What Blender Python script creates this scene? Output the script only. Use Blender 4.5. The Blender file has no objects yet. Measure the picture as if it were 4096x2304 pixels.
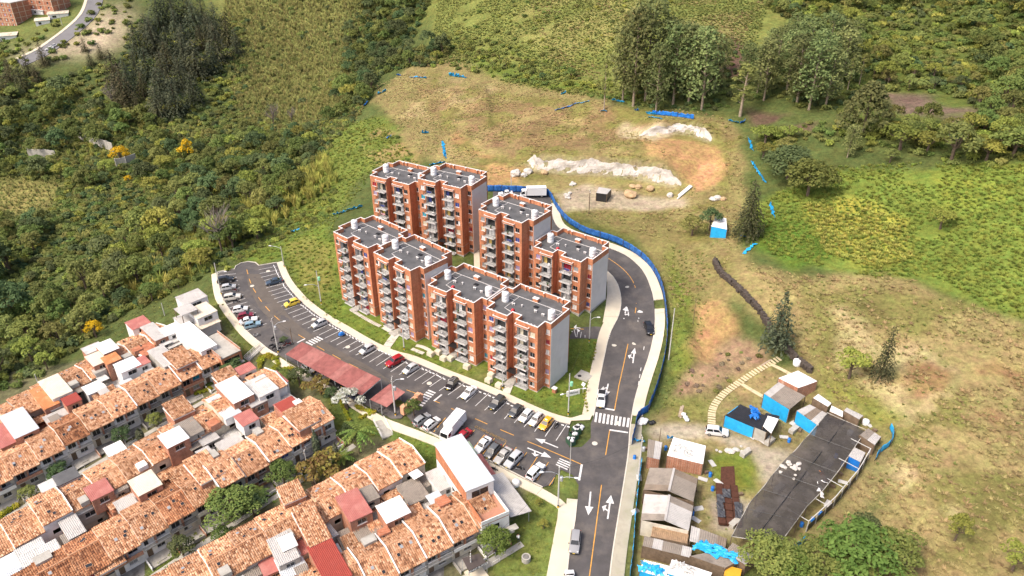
import bpy,bmesh,math,random
import numpy as np
from mathutils import Vector,Matrix
from mathutils.geometry import delaunay_2d_cdt
R=math.radians
scn=bpy.context.scene
C=scn.collection
CAMZ=102.0
FPX,PITCH,ROLL=3083.9,R(30.5137),R(-0.4442)
cam_d=bpy.data.cameras.new('camera')
cam_d.sensor_width=36.0
cam_d.lens=36.0*FPX/4096.0
cam_d.clip_start=1.0
cam_d.clip_end=6000.0
cam=bpy.data.objects.new('camera',cam_d)
C.objects.link(cam)
cam.matrix_world=Matrix.Translation((0,0,CAMZ))@Matrix.Rotation(R(90)-PITCH,4,'X')@Matrix.Rotation(ROLL,4,'Z')
scn.camera=cam
SUN_EL,SUN_AZ=54.0,238.0
world=bpy.data.worlds.new('World')
scn.world=world
world.use_nodes=True
wn=world.node_tree.nodes
sky=wn.new('ShaderNodeTexSky')
sky.sky_type='NISHITA'
sky.sun_disc=False
sky.sun_elevation=R(SUN_EL)
sky.sun_rotation=R(SUN_AZ)
sky.air_density=0.8
sky.dust_density=6.0
sky.ozone_density=0.3
wn['Background'].inputs['Strength'].default_value=0.15
world.node_tree.links.new(sky.outputs[0],wn['Background'].inputs['Color'])
sun_d=bpy.data.lights.new('sun','SUN')
sun_d.energy=1.4
sun_d.angle=R(14)
sun_d.color=(1.0,0.93,0.82)
sun=bpy.data.objects.new('sun',sun_d)
C.objects.link(sun)
_a=R(SUN_AZ)
_s=Vector((math.sin(_a)*math.cos(R(SUN_EL)),math.cos(_a)*math.cos(R(SUN_EL)),math.sin(R(SUN_EL))))
sun.rotation_euler=_s.to_track_quat('Z','Y').to_euler()
scn.view_settings.view_transform='Standard'
scn.view_settings.look='None'
scn.view_settings.gamma=1.0
scn.view_settings.use_curve_mapping=False
scn.view_settings.exposure=0.8
KPX=4096/2576.0
def ray(px,py):
 X=(px*KPX-2048)/FPX
 Y=(py*KPX-1152)/FPX
 a=X*math.cos(ROLL)+Y*math.sin(ROLL)
 up=X*math.sin(ROLL)-Y*math.cos(ROLL)
 return(a,math.cos(PITCH)+up*math.sin(PITCH),-math.sin(PITCH)+up*math.cos(PITCH))
def at(px,py,z):
 d=ray(px,py)
 t=(z-CAMZ)/d[2]
 return(d[0]*t,d[1]*t,z)
def z6(x,y):return(503.1+.21698*x,628.9+.21698*y)
def z8(x,y):return(817.6+.3418*x,966.0+.3418*y)
def z5(x,y):return(1257.9+.21698*x,440.3+.21698*y)
def zc(x,y):return(817.6+.434*x,377.4+.434*y)
def z3(x,y):return(1069.2+.2605*x,628.9+.2605*y)
def z7(x,y):return(.3335*x,966.0+.3335*y)
def zh(x,y):return(471.7+.2604*x,880.5+.2604*y)
def zr(x,y):return(1572.3+.3924*x,880.5+.3924*y)
def za(x,y):return(.26043*x,723.3+.26043*y)
def zb(x,y):return(566.0+.2622*x,1069.2+.2622*y)
def zm(x,y):return(1718.2+.3333*x,483.0+.3333*y)
class MB:
 """collects faces, then builds ONE mesh object"""
 def __init__(s):
  s.v=[];s.f=[];s.m=[];s.uv=[]
  s.mi=0
 def quad(s,*p):
  n=len(s.v);s.v+=[tuple(q)for q in p];s.f.append(tuple(range(n,n+len(p))));s.m.append(s.mi)
 def box(s,c,d,rz=0.0,bot=True,taper=1.0):
  x,y,z=d[0]/2,d[1]/2,d[2]/2
  cs,sn=math.cos(rz),math.sin(rz)
  n=len(s.v)
  for k,(a,b,e)in enumerate(((-1,-1,-1),(1,-1,-1),(1,1,-1),(-1,1,-1),(-1,-1,1),(1,-1,1),(1,1,1),(-1,1,1))):
   t=taper if e>0 else 1.0
   X,Y=a*x*t,b*y*t
   s.v.append((c[0]+X*cs-Y*sn,c[1]+X*sn+Y*cs,c[2]+e*z))
  fs=[(4,5,6,7),(0,1,5,4),(1,2,6,5),(2,3,7,6),(3,0,4,7)]
  if bot:fs.append((3,2,1,0))
  for f in fs:
   s.f.append(tuple(n+i for i in f));s.m.append(s.mi)
  return s
 def bar(s,a,b,w,h=None):
  """a straight bar of square section from a to b"""
  h=h or w
  a,b=Vector(a),Vector(b);d=(b-a)
  if d.length<1e-6:return s
  d.normalize()
  up=Vector((0,0,1))if abs(d.z)<.95 else Vector((1,0,0))
  x=d.cross(up).normalized();y=x.cross(d).normalized()
  n=len(s.v)
  for p in(a,b):
   for i,j in((-1,-1),(1,-1),(1,1),(-1,1)):
    s.v.append(tuple(p+x*i*w/2+y*j*h/2))
  for f in((0,1,5,4),(1,2,6,5),(2,3,7,6),(3,0,4,7),(3,2,1,0),(4,5,6,7)):
   s.f.append(tuple(n+i for i in f));s.m.append(s.mi)
  return s
 def tube(s,pts,rad,k=6,caps=True):
  pts=[Vector(p)for p in pts]
  if not hasattr(rad,'__len__'):rad=[rad]*len(pts)
  n0=len(s.v)
  for i,p in enumerate(pts):
   d=(pts[min(i+1,len(pts)-1)]-pts[max(i-1,0)]).normalized()
   up=Vector((0,0,1))if abs(d.z)<.9 else Vector((1,0,0))
   x=d.cross(up).normalized();y=d.cross(x).normalized()
   for j in range(k):
    a=2*math.pi*j/k
    s.v.append(tuple(p+(x*math.cos(a)+y*math.sin(a))*rad[i]))
  for i in range(len(pts)-1):
   for j in range(k):
    a=n0+i*k+j;b=n0+i*k+(j+1)%k
    s.f.append((a,b,b+k,a+k));s.m.append(s.mi)
  if caps:
   s.f.append(tuple(n0+j for j in range(k))[::-1]);s.m.append(s.mi)
   e=n0+(len(pts)-1)*k
   s.f.append(tuple(e+j for j in range(k)));s.m.append(s.mi)
  return s
 def lathe(s,prof,k=14,c=(0,0,0)):
  n0=len(s.v)
  for r,z in prof:
   for j in range(k):
    a=2*math.pi*j/k
    s.v.append((c[0]+r*math.cos(a),c[1]+r*math.sin(a),c[2]+z))
  for i in range(len(prof)-1):
   for j in range(k):
    a=n0+i*k+j;b=n0+i*k+(j+1)%k
    s.f.append((a,b,b+k,a+k));s.m.append(s.mi)
  s.f.append(tuple(n0+(len(prof)-1)*k+j for j in range(k)));s.m.append(s.mi)
  return s
 def prism(s,poly,z0,z1,bot=False,top=True):
  n=len(poly);a=len(s.v)
  s.v+=[(p[0],p[1],z0)for p in poly]+[(p[0],p[1],z1)for p in poly]
  for i in range(n):
   j=(i+1)%n
   s.f.append((a+i,a+j,a+n+j,a+n+i));s.m.append(s.mi)
  if top:s.f.append(tuple(a+n+i for i in range(n)));s.m.append(s.mi)
  if bot:s.f.append(tuple(a+i for i in range(n))[::-1]);s.m.append(s.mi)
  return s
 def xform(s,M,i0=0):
  for i in range(i0,len(s.v)):s.v[i]=tuple(M@Vector(s.v[i]))
  return s
 def mesh(s,name,mats,smooth=False):
  me=bpy.data.meshes.new(name)
  me.from_pydata(s.v,[],s.f)
  for m in(mats if isinstance(mats,(list,tuple))else[mats]):me.materials.append(m)
  if any(s.m):me.polygons.foreach_set('material_index',s.m)
  if smooth:me.polygons.foreach_set('use_smooth',[True]*len(s.f))
  if s.uv:
   at_=me.attributes.new('tile','FLOAT2','POINT');at_.data.foreach_set('vector',np.array(s.uv,float).ravel())
  me.update()
  return me
 def build(s,name,mats,parent=None,smooth=False,**k):
  return put(name,s.mesh(name,mats,smooth),parent,**k)
def put(name,me,parent=None,loc=None,rz=0.0,**k):
 o=bpy.data.objects.new(name,me);C.objects.link(o)
 if parent is not None:o.parent=parent
 if loc is not None:o.location=loc
 if rz:o.rotation_euler=(0,0,rz)
 tag(o,**k)
 return o
def tag(o,label=None,cat=None,group=None,kind=None):
 if label:o['label']=label
 if cat:o['category']=cat
 if group:o['group']=group
 if kind:o['kind']=kind
 return o
def thing(name,loc,rz,label,cat,group=None):
 o=bpy.data.objects.new(name,None);C.objects.link(o)
 o.empty_display_size=.3
 o.location=loc;o.rotation_euler=(0,0,rz)
 return tag(o,label,cat,group)
KIDS={}
def copy_tree(o,parent=None):
 c=o.copy();C.objects.link(c);c.parent=parent
 for ch in list(o.children):copy_tree(ch,c)
 return c
def ordinal(i):
 return['first','second','third','fourth','fifth','sixth','seventh','eighth','ninth','tenth','eleventh','twelfth','thirteenth','fourteenth','fifteenth','sixteenth','seventeenth','eighteenth','nineteenth','twentieth','twenty-first','twenty-second','twenty-third','twenty-fourth'][i]
def mat(name,col,rough=.8,var=0.0,scale=1.0,bump=0.0,bscale=8.0,rnd=0.0,metal=0.0,spec=.3,dirt=None,dscale=.4,damt=.5,coat=0.0):
 m=bpy.data.materials.new(name);m.use_nodes=True
 nt=m.node_tree;N=nt.nodes;L=nt.links
 b=N['Principled BSDF']
 b.inputs['Roughness'].default_value=rough
 b.inputs['Metallic'].default_value=metal
 b.inputs['Specular IOR Level'].default_value=spec
 if coat:b.inputs['Coat Weight'].default_value=coat;b.inputs['Coat Roughness'].default_value=.08
 src=N.new('ShaderNodeRGB');src.outputs[0].default_value=(*col,1)
 out=src.outputs[0]
 tc=N.new('ShaderNodeTexCoord')
 if dirt:
  n=N.new('ShaderNodeTexNoise');n.inputs['Scale'].default_value=dscale;n.inputs['Detail'].default_value=6;n.inputs['Roughness'].default_value=.7
  L.new(tc.outputs['Object'],n.inputs['Vector'])
  r=N.new('ShaderNodeMapRange');r.inputs[1].default_value=.48;r.inputs[2].default_value=.68;r.inputs[4].default_value=damt
  L.new(n.outputs[0],r.inputs[0])
  mx=N.new('ShaderNodeMix');mx.data_type='RGBA'
  L.new(r.outputs[0],mx.inputs['Factor']);L.new(out,mx.inputs['A']);mx.inputs['B'].default_value=(*dirt,1)
  out=mx.outputs['Result']
 if var:
  n=N.new('ShaderNodeTexNoise');n.inputs['Scale'].default_value=scale;n.inputs['Detail'].default_value=5;n.inputs['Roughness'].default_value=.65
  L.new(tc.outputs['Object'],n.inputs['Vector'])
  r=N.new('ShaderNodeMapRange');r.inputs[1].default_value=.3;r.inputs[2].default_value=.7;r.inputs[3].default_value=1-var;r.inputs[4].default_value=1+var
  L.new(n.outputs[0],r.inputs[0])
  mx=N.new('ShaderNodeVectorMath');mx.operation='SCALE'
  L.new(out,mx.inputs[0]);L.new(r.outputs[0],mx.inputs['Scale']);out=mx.outputs[0]
 if rnd:
  oi=N.new('ShaderNodeObjectInfo')
  r=N.new('ShaderNodeMapRange');r.inputs[3].default_value=1-rnd;r.inputs[4].default_value=1+rnd
  L.new(oi.outputs['Random'],r.inputs[0])
  mx=N.new('ShaderNodeVectorMath');mx.operation='SCALE'
  L.new(out,mx.inputs[0]);L.new(r.outputs[0],mx.inputs['Scale']);out=mx.outputs[0]
 L.new(out,b.inputs['Base Color'])
 if bump:
  n=N.new('ShaderNodeTexNoise');n.inputs['Scale'].default_value=bscale;n.inputs['Detail'].default_value=4
  L.new(tc.outputs['Object'],n.inputs['Vector'])
  bp=N.new('ShaderNodeBump');bp.inputs['Strength'].default_value=bump;bp.inputs['Distance'].default_value=.1
  L.new(n.outputs[0],bp.inputs['Height']);L.new(bp.outputs[0],b.inputs['Normal'])
 return m
def brick_mat(name,c1,c2,mortar,scale=1.0,var=.2,bw=.30,bh=.09,band=None):
 """clay brick with fine mortar lines, mapped along whichever wall it is on"""
 m=bpy.data.materials.new(name);m.use_nodes=True
 nt=m.node_tree;N=nt.nodes;L=nt.links
 b=N['Principled BSDF'];b.inputs['Roughness'].default_value=.9;b.inputs['Specular IOR Level'].default_value=.15
 tc=N.new('ShaderNodeTexCoord');sp=N.new('ShaderNodeSeparateXYZ');L.new(tc.outputs['Object'],sp.inputs[0])
 ad=N.new('ShaderNodeMath');ad.operation='ADD';L.new(sp.outputs['X'],ad.inputs[0]);L.new(sp.outputs['Y'],ad.inputs[1])
 cb=N.new('ShaderNodeCombineXYZ');L.new(ad.outputs[0],cb.inputs['X']);L.new(sp.outputs['Z'],cb.inputs['Y'])
 bt=N.new('ShaderNodeTexBrick');L.new(cb.outputs[0],bt.inputs['Vector'])
 bt.inputs['Color1'].default_value=(*c1,1);bt.inputs['Color2'].default_value=(*c2,1);bt.inputs['Mortar'].default_value=(*mortar,1)
 bt.inputs['Scale'].default_value=1.0;bt.inputs['Brick Width'].default_value=bw*scale;bt.inputs['Row Height'].default_value=bh*scale;bt.inputs['Mortar Size'].default_value=.012*scale
 n=N.new('ShaderNodeTexNoise');n.inputs['Scale'].default_value=.55;n.inputs['Detail'].default_value=7;n.inputs['Roughness'].default_value=.7
 L.new(tc.outputs['Object'],n.inputs['Vector'])
 r=N.new('ShaderNodeMapRange');r.inputs[1].default_value=.3;r.inputs[2].default_value=.7;r.inputs[3].default_value=1-var;r.inputs[4].default_value=1+var
 L.new(n.outputs[0],r.inputs[0])
 mx=N.new('ShaderNodeVectorMath');mx.operation='SCALE';L.new(bt.outputs['Color'],mx.inputs[0]);L.new(r.outputs[0],mx.inputs['Scale'])
 mp=N.new('ShaderNodeMapping');mp.inputs['Scale'].default_value=(1.6,1.6,.12);L.new(tc.outputs['Object'],mp.inputs[0])
 n2=N.new('ShaderNodeTexNoise');n2.inputs['Scale'].default_value=1.0;n2.inputs['Detail'].default_value=5;L.new(mp.outputs[0],n2.inputs['Vector'])
 r2=N.new('ShaderNodeMapRange');r2.inputs[1].default_value=.35;r2.inputs[2].default_value=.7;r2.inputs[3].default_value=1.08;r2.inputs[4].default_value=.78;L.new(n2.outputs[0],r2.inputs[0])
 m3=N.new('ShaderNodeVectorMath');m3.operation='SCALE';L.new(mx.outputs[0],m3.inputs[0]);L.new(r2.outputs[0],m3.inputs['Scale'])
 L.new(m3.outputs[0],b.inputs['Base Color'])
 bp=N.new('ShaderNodeBump');bp.inputs['Strength'].default_value=.5;bp.inputs['Distance'].default_value=.02
 L.new(bt.outputs['Fac'],bp.inputs['Height']);bp.invert=True
 L.new(bp.outputs[0],b.inputs['Normal'])
 return m
M={}
M['brick']=brick_mat('brick',(.56,.205,.095),(.48,.16,.07),(.45,.29,.20),1.4,.24)
M['brick_old']=brick_mat('brick_old',(.46,.17,.09),(.36,.12,.06),(.50,.40,.32),1.6,.25)
M['brick_far']=brick_mat('brick_far',(.42,.17,.10),(.38,.14,.08),(.45,.26,.18),2.0,.12)
M['white']=mat('white_paint',(.78,.77,.75),.6,.06,2.0,dirt=(.45,.42,.38),dscale=.8,damt=.35)
M['cap']=mat('white_coping',(.70,.67,.65),.6,.12,3.0)
M['endwall']=mat('grey_render',(.64,.62,.60),.85,.05,.5,dirt=(.52,.50,.48),dscale=.3,damt=.35)
M['greywall']=mat('grey_stucco',(.52,.51,.50),.85,.07,1.0)
M['cream']=mat('cream_render',(.62,.57,.47),.8,.1,1.2,dirt=(.28,.24,.19),dscale=.7,damt=.5)
M['concrete']=mat('concrete',(.40,.38,.34),.9,.14,1.2,.2,12,dirt=(.22,.2,.17),dscale=.5,damt=.5)
M['concrete_dark']=mat('stained_concrete',(.20,.19,.18),.9,.25,.8,dirt=(.07,.065,.06),dscale=.6,damt=.7)
M['walk']=mat('pale_pavement',(.60,.53,.41),.9,.1,1.0,.2,10,dirt=(.38,.33,.26),dscale=.25,damt=.5)
M['kerb']=mat('kerb_concrete',(.55,.51,.44),.9,.12,1.5)
M['membrane']=mat('roof_membrane',(.095,.095,.098),.75,.22,.5,.1,6,dirt=(.16,.155,.15),dscale=.35,damt=.35)
M['black']=mat('black_metal',(.018,.018,.02),.5)
M['dark']=mat('dark_interior',(.012,.012,.014),.9)
M['alu']=mat('aluminium',(.55,.55,.56),.4,metal=.6)
M['plastic_white']=mat('white_plastic',(.80,.80,.80),.35,.03,2.0)
M['tank_lid']=mat('tank_lid',(.62,.62,.63),.4)
M['red']=mat('red_dish',(.65,.05,.06),.4)
M['glass']=mat('window_glass',(.02,.022,.025),.08,spec=.6)
M['glass_light']=mat('bright_glass',(.30,.32,.34),.12,spec=.6)
for k_,c_ in dict(cream=(.62,.56,.42),white=(.68,.67,.66),red=(.30,.012,.03),blue=(.05,.07,.25),violet=(.33,.25,.40),teal=(.02,.30,.42),grey=(.28,.28,.28),yellow=(.55,.40,.12),pink=(.65,.35,.38)).items():
 M['curtain_'+k_]=mat('curtain_'+k_,c_,.25,.15,9.0,spec=.5)
M['asphalt']=mat('asphalt',(.080,.074,.074),.85,.2,.35,.25,30,dirt=(.135,.118,.106),dscale=.22,damt=.8)
M['asphalt_old']=mat('worn_asphalt',(.115,.098,.084),.88,.14,.5,.2,30,dirt=(.085,.076,.07),dscale=.2,damt=.6)
M['paint']=mat('road_paint_white',(.66,.65,.64),.7,.12,2.0,dirt=(.22,.21,.2),dscale=1.6,damt=.65)
M['paint_y']=mat('road_paint_yellow',(.66,.33,.06),.7,.12,2.0,dirt=(.2,.13,.06),dscale=1.5,damt=.5)
M['paint_faded']=mat('faded_yellow_paint',(.30,.19,.07),.8,.2,3.0,dirt=(.08,.065,.05),dscale=2.0,damt=.8)
M['pole']=mat('pole_concrete',(.50,.49,.47),.8,.1,2.0)
M['wood']=mat('weathered_wood',(.17,.12,.08),.85,.3,2.0)
M['bark']=mat('bark',(.13,.095,.07),.9,.3,2.0)
M['bark_pale']=mat('pale_bark',(.34,.27,.20),.9,.3,1.5)
M['yellow']=mat('yellow_band',(.75,.45,.02),.6)
M['galv']=mat('galvanised',(.52,.54,.56),.45,.06,1.0,metal=.5)
M['green_box']=mat('transformer_green',(.25,.62,.38),.5)
# ================================================================ TERRAIN
TOW={1:(-42.28,169.98,19.61,-41.52,7),2:(-30.93,159.34,19.59,-43.23,7),3:(-18.05,149.12,16.83,-36.59,6),4:(-5.04,139.75,16.58,-35.76,6),5:(-7.46,172.72,24.03,-37.41,7),6:(5.61,162.81,18.96,-36.88,5),7:(-37.38,194.8,24.06,-31.07,7),8:(-23.58,185.77,26.75,-30.27,7)}
PW,PS,PWL,PDF,PD,PDB=15.89,1.46,5.42,2.68,6.99,2.75
TBASE={t:v[2]-(2.5*v[4]+1.2)for t,v in TOW.items()}
ctl=[]
def cp(px,py,z):ctl.append(at(px,py,z))
for q in[(545,690),(712,660),(625,665),(620,760),(800,790),(700,860),(900,880),(1000,1000),(1150,1040),(1300,1090),(1100,1080),(1480,1090),(1430,1170),(870,960),(1020,1050),(1250,1170),(1545,1060),(660,720),(880,960),(1010,910),(1120,945),(1240,990),(1380,1050)]:cp(*q,0)
for t,(x,y,z,yw,n)in TOW.items():
 c,s=math.cos(R(yw)),math.sin(R(yw))
 for u,v in((2,-2),(14,-2),(15,7),(2,8)):
  ctl.append((x+u*c-v*s,y+u*s+v*c,TBASE[t]))
for q in[(1500,1449,-1.5),(1500,1300,-.6),(1440,1449,-1.4),(1560,1449,-1.4),(1580,1250,-.4),(1560,960,.6),(1590,880,1.6),(1600,800,3.0),(1600,740,4.2),(1570,680,5.2),(1660,800,3.2),(1660,880,1.9),(1620,1000,.5),(1500,850,1.6),(1450,900,1.0),(1460,1000,.3),(1590,630,6.2),(1500,590,7.2),(1400,520,8.2),(1340,490,8.6),(1270,485,8.6),(1000,1130,-2.0),(1080,1090,-.6),(1300,1250,-1.0),(1340,1330,-1.6),(1180,1200,-2.2),(1200,1400,-2.6),(900,1100,-2.8),(960,1090,-2.4),(800,1200,-3.8),(600,1300,-5.0),(450,1430,-5.8),(900,1449,-4.0),(700,1449,-4.8),(750,1000,-2.4),(640,930,-2.4),(560,900,-3.2),(500,1050,-4.4),(300,1150,-6.0),(120,1240,-7.5),(0,1350,-8.0),(100,1449,-7.5),(300,1400,-6.6),(-200,1300,-9.5),(350,850,-5.0),(180,950,-6.5),(0,1050,-8.0),(-200,1150,-9.5),(540,760,-1.2),(480,720,-3.5),(590,880,-2.0),(700,920,-1.4),(880,1030,-1.4),(200,1600,-7),(900,1700,-4),(1500,1700,-2),(700,610,-1),(850,560,2.0),(760,560,-3),(600,570,-8),(420,650,-10),(300,600,-14),(100,750,-14),(200,830,-10),(0,900,-12),(-300,900,-14),(0,600,-17),(-300,600,-18),(250,400,-14),(450,450,-15),(600,380,-13),(750,430,-8),(860,420,1),(800,300,-8),(430,230,-4),(200,280,-10),(-200,300,-10),(60,130,6),(-200,100,4),(100,60,14),(250,60,14),(600,150,2),(650,30,14),(850,60,10),(900,200,-2),(1000,90,9),(-300,0,18),(300,-60,30),(930,300,5),(1000,200,10),(1200,190,13),(1250,250,12),(1100,300,9.5),(1300,330,12),(1150,390,9),(1000,400,6),(1250,440,8.6),(1450,300,14),(1600,280,17),(1650,380,14),(1500,490,8.6),(1650,480,9.0),(1420,460,8.6),(1780,480,11),(1800,560,10.5),(1700,600,8.0),(1740,720,6.5),(1720,830,4.2),(1850,340,18),(1100,150,13.5),(1300,120,20.5),(1500,180,21),(1500,60,32),(1200,30,27),(1050,30,19),(1750,60,35),(1650,180,25.5),(1400,-60,42),(1900,-60,46),(1900,300,21),(2050,300,24),(1900,160,30),(2200,250,27),(2400,260,28),(2200,100,36),(2500,100,37),(2500,-60,52),(2800,200,33),(2800,-60,53),(1950,480,15),(2100,420,19),(2400,430,24),(2600,420,28),(2150,600,14),(2400,620,17),(2700,700,20),(2000,700,12),(1860,720,9.5),(2200,780,12),(2500,850,13),(2800,900,14),(1960,880,6.0),(1850,920,3.6),(2150,960,6.8),(2400,1050,9),(2700,1100,10),(1800,1080,1.5),(2000,1000,3.6),(1680,1060,.7),(1650,1130,.3),(1750,1250,.2),(1950,1200,1.8),(2100,1080,3.6),(1700,1400,-.8),(1900,1400,.6),(2100,1300,2.5),(2300,1250,5.5),(2200,1449,2.0),(2500,1300,7.5),(2550,1449,6),(2800,1400,9),(1640,1300,-.4),(2000,1650,0),(2500,1700,5)]:
 cp(*q)
ctl+=[(-700,100,-20),(-700,500,30),(-600,900,90),(0,900,170),(0,560,110),(300,700,160),(700,800,180),(700,300,60),(500,100,20),(0,20,-4),(-300,20,-14),(300,20,4),(-300,560,50),(-450,300,0)]
ctl=np.array(ctl)
def tps_fit(P,reg=2.0):
 n=len(P);S=100.0
 X=P[:,:2]/S
 d=np.linalg.norm(X[:,None]-X[None],axis=2)
 K=np.where(d>0,d*d*np.log(d+1e-12),0)+np.eye(n)*reg*1e-3
 A=np.zeros((n+3,n+3));A[:n,:n]=K;A[:n,n]=1;A[:n,n+1:]=X;A[n:,:n]=A[:n,n:].T
 b=np.zeros(n+3);b[:n]=P[:,2]
 return X,np.linalg.solve(A,b),S
TX,TWt,TS=tps_fit(ctl)
def tps(x,y):
 x=np.asarray(x,float).ravel()/TS;y=np.asarray(y,float).ravel()/TS
 out=np.empty(len(x))
 for i in range(0,len(x),20000):
  a,b=x[i:i+20000],y[i:i+20000]
  d2=(a[:,None]-TX[None,:,0])**2+(b[:,None]-TX[None,:,1])**2
  out[i:i+20000]=(0.5*d2*np.log(d2+1e-12))@TWt[:-3]+TWt[-3]+a*TWt[-2]+b*TWt[-1]
 return out
def vnoise(x,y,sc,seed):
 rng=np.random.RandomState(seed);G=rng.rand(64,64)
 x=np.asarray(x)/sc;y=np.asarray(y)/sc
 i=np.floor(x).astype(int);j=np.floor(y).astype(int);fx=x-i;fy=y-j
 fx=fx*fx*(3-2*fx);fy=fy*fy*(3-2*fy)
 g=lambda a,b:G[a%64,b%64]
 return(g(i,j)*(1-fx)*(1-fy)+g(i+1,j)*fx*(1-fy)+g(i,j+1)*(1-fx)*fy+g(i+1,j+1)*fx*fy)-.5
def fbm(x,y,sc,seed,o=3):
 return sum(vnoise(x,y,sc/2**k,seed+k)/2**k for k in range(o))
def axis(fine0,fine1,step,far0,far1):
 a=list(np.arange(fine0,fine1+.01,step))
 s=step
 while a[-1]<far1:s=min(s*1.06,14);a.append(a[-1]+s)
 s=step
 while a[0]>far0:s=min(s*1.06,14);a.insert(0,a[0]-s)
 return np.array(a)
GX=axis(-112,118,1.0,-900,900)
GY=axis(74,300,1.0,10,1300)
XX,YY=np.meshgrid(GX,GY,indexing='ij')
ZZ=tps(XX,YY).reshape(XX.shape)
ZZ+=.35*fbm(XX,YY,9,3)*np.clip((YY-60)/60,0,1)*np.clip((np.abs(XX-10)-30)/60,.0,1)
ZZ=np.minimum(ZZ,210)
def terr(x,y,A=None):
 A=ZZ if A is None else A
 x=np.clip(np.asarray(x,float),GX[0]+.01,GX[-1]-.01);y=np.clip(np.asarray(y,float),GY[0]+.01,GY[-1]-.01)
 i=np.searchsorted(GX,x)-1;j=np.searchsorted(GY,y)-1
 fx=(x-GX[i])/(GX[i+1]-GX[i]);fy=(y-GY[j])/(GY[j+1]-GY[j])
 return A[i,j]*(1-fx)*(1-fy)+A[i+1,j]*fx*(1-fy)+A[i,j+1]*(1-fx)*fy+A[i+1,j+1]*fx*fy
def gp(px,py,dz=0.0):
 """the place on the ground seen at a picture pixel"""
 d=ray(px,py)
 t=np.arange(40,1500,1.5)
 z=CAMZ+d[2]*t-dz
 g=terr(d[0]*t,d[1]*t)
 k=np.nonzero(z<=g)[0]
 if len(k)==0:k=[len(t)-1]
 a,b=t[max(k[0]-1,0)],t[k[0]]
 for _ in range(14):
  m=(a+b)/2
  if CAMZ+d[2]*m-dz<=float(terr(d[0]*m,d[1]*m)):b=m
  else:a=m
 return Vector((d[0]*b,d[1]*b,float(terr(d[0]*b,d[1]*b))))
def gps(pts):return[gp(*p)for p in pts]
def resample(P,step,closed=False):
 P=[Vector(p[:2])for p in P]
 if closed:P=P+[P[0]]
 out=[]
 for a,b in zip(P,P[1:]):
  n=max(1,int(round((b-a).length/step)))
  out+=[a.lerp(b,i/n)for i in range(n)]
 if not closed:out.append(P[-1])
 return out
def smooth_line(P,it=2):
 P=[Vector(p[:2])for p in P]
 for _ in range(it):
  Q=[P[0]]
  for a,b in zip(P,P[1:]):Q+=[a.lerp(b,.25),a.lerp(b,.75)]
  Q.append(P[-1]);P=Q
 return P
def inpoly(x,y,poly):
 x=np.asarray(x);y=np.asarray(y)
 r=np.zeros(x.shape,bool);n=len(poly)
 for i in range(n):
  x1,y1=poly[i][0],poly[i][1];x2,y2=poly[(i+1)%n][0],poly[(i+1)%n][1]
  if y1==y2:continue
  c=((y1>y)!=(y2>y))&(x<(x2-x1)*(y-y1)/(y2-y1)+x1)
  r^=c
 return r
def line_dist(x,y,P):
 """distance to a polyline and the side (+ left of travel), plus distance along it"""
 best=np.full(np.shape(x),1e9);side=np.zeros(np.shape(x));along=np.zeros(np.shape(x));acc=0
 for a,b in zip(P,P[1:]):
  dx,dy=b[0]-a[0],b[1]-a[1];L2=dx*dx+dy*dy
  t=np.clip(((x-a[0])*dx+(y-a[1])*dy)/L2,0,1)
  ex,ey=x-a[0]-t*dx,y-a[1]-t*dy
  d=np.hypot(ex,ey);k=d<best
  best=np.where(k,d,best);side=np.where(k,np.sign(dx*(y-a[1])-dy*(x-a[0])),side)
  along=np.where(k,acc+t*math.sqrt(L2),along);acc+=math.sqrt(L2)
 return best,side,along,acc
def cut(px_line,h,back=26,soft=1.6):
 P=[gp(*q)for q in px_line]
 d,s,al,tot=line_dist(XX,YY,P)
 up=np.where(s>0,d,-d)
 f=np.clip(up/soft,0,1);f=f*f*(3-2*f)
 g=1-np.clip((up-3)/back,0,1);g=g*g*(3-2*g)
 e=np.clip(np.minimum(al,tot-al)/8,0,1)
 global ZZ
 ZZ=ZZ+h*f*np.where(up>0,g,0)*e
 return P
CUT1=cut([(1320,402),(1345,425),(1400,432),(1500,437),(1600,445),(1680,462),(1722,470)][::1],4.6)
CUT2=cut([(1600,345),(1650,340),(1700,333),(1745,337),(1775,350),(1800,362)],3.2,18)
for _l,_h in(([(1128,215),(1122,300),(1130,345)],.9),([(1240,330),(1235,260),(1228,212)],1.0),([(1240,298),(1180,303),(1130,300)],.7),([(1330,300),(1300,340),(1290,380)],.8),([(1680,262),(1500,250),(1430,262)],.7)):cut(_l,_h,9,.8)
CUT3=cut([(1745,775),(1760,850),(1790,905),(1850,905)][::-1],2.2,12,4)
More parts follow.
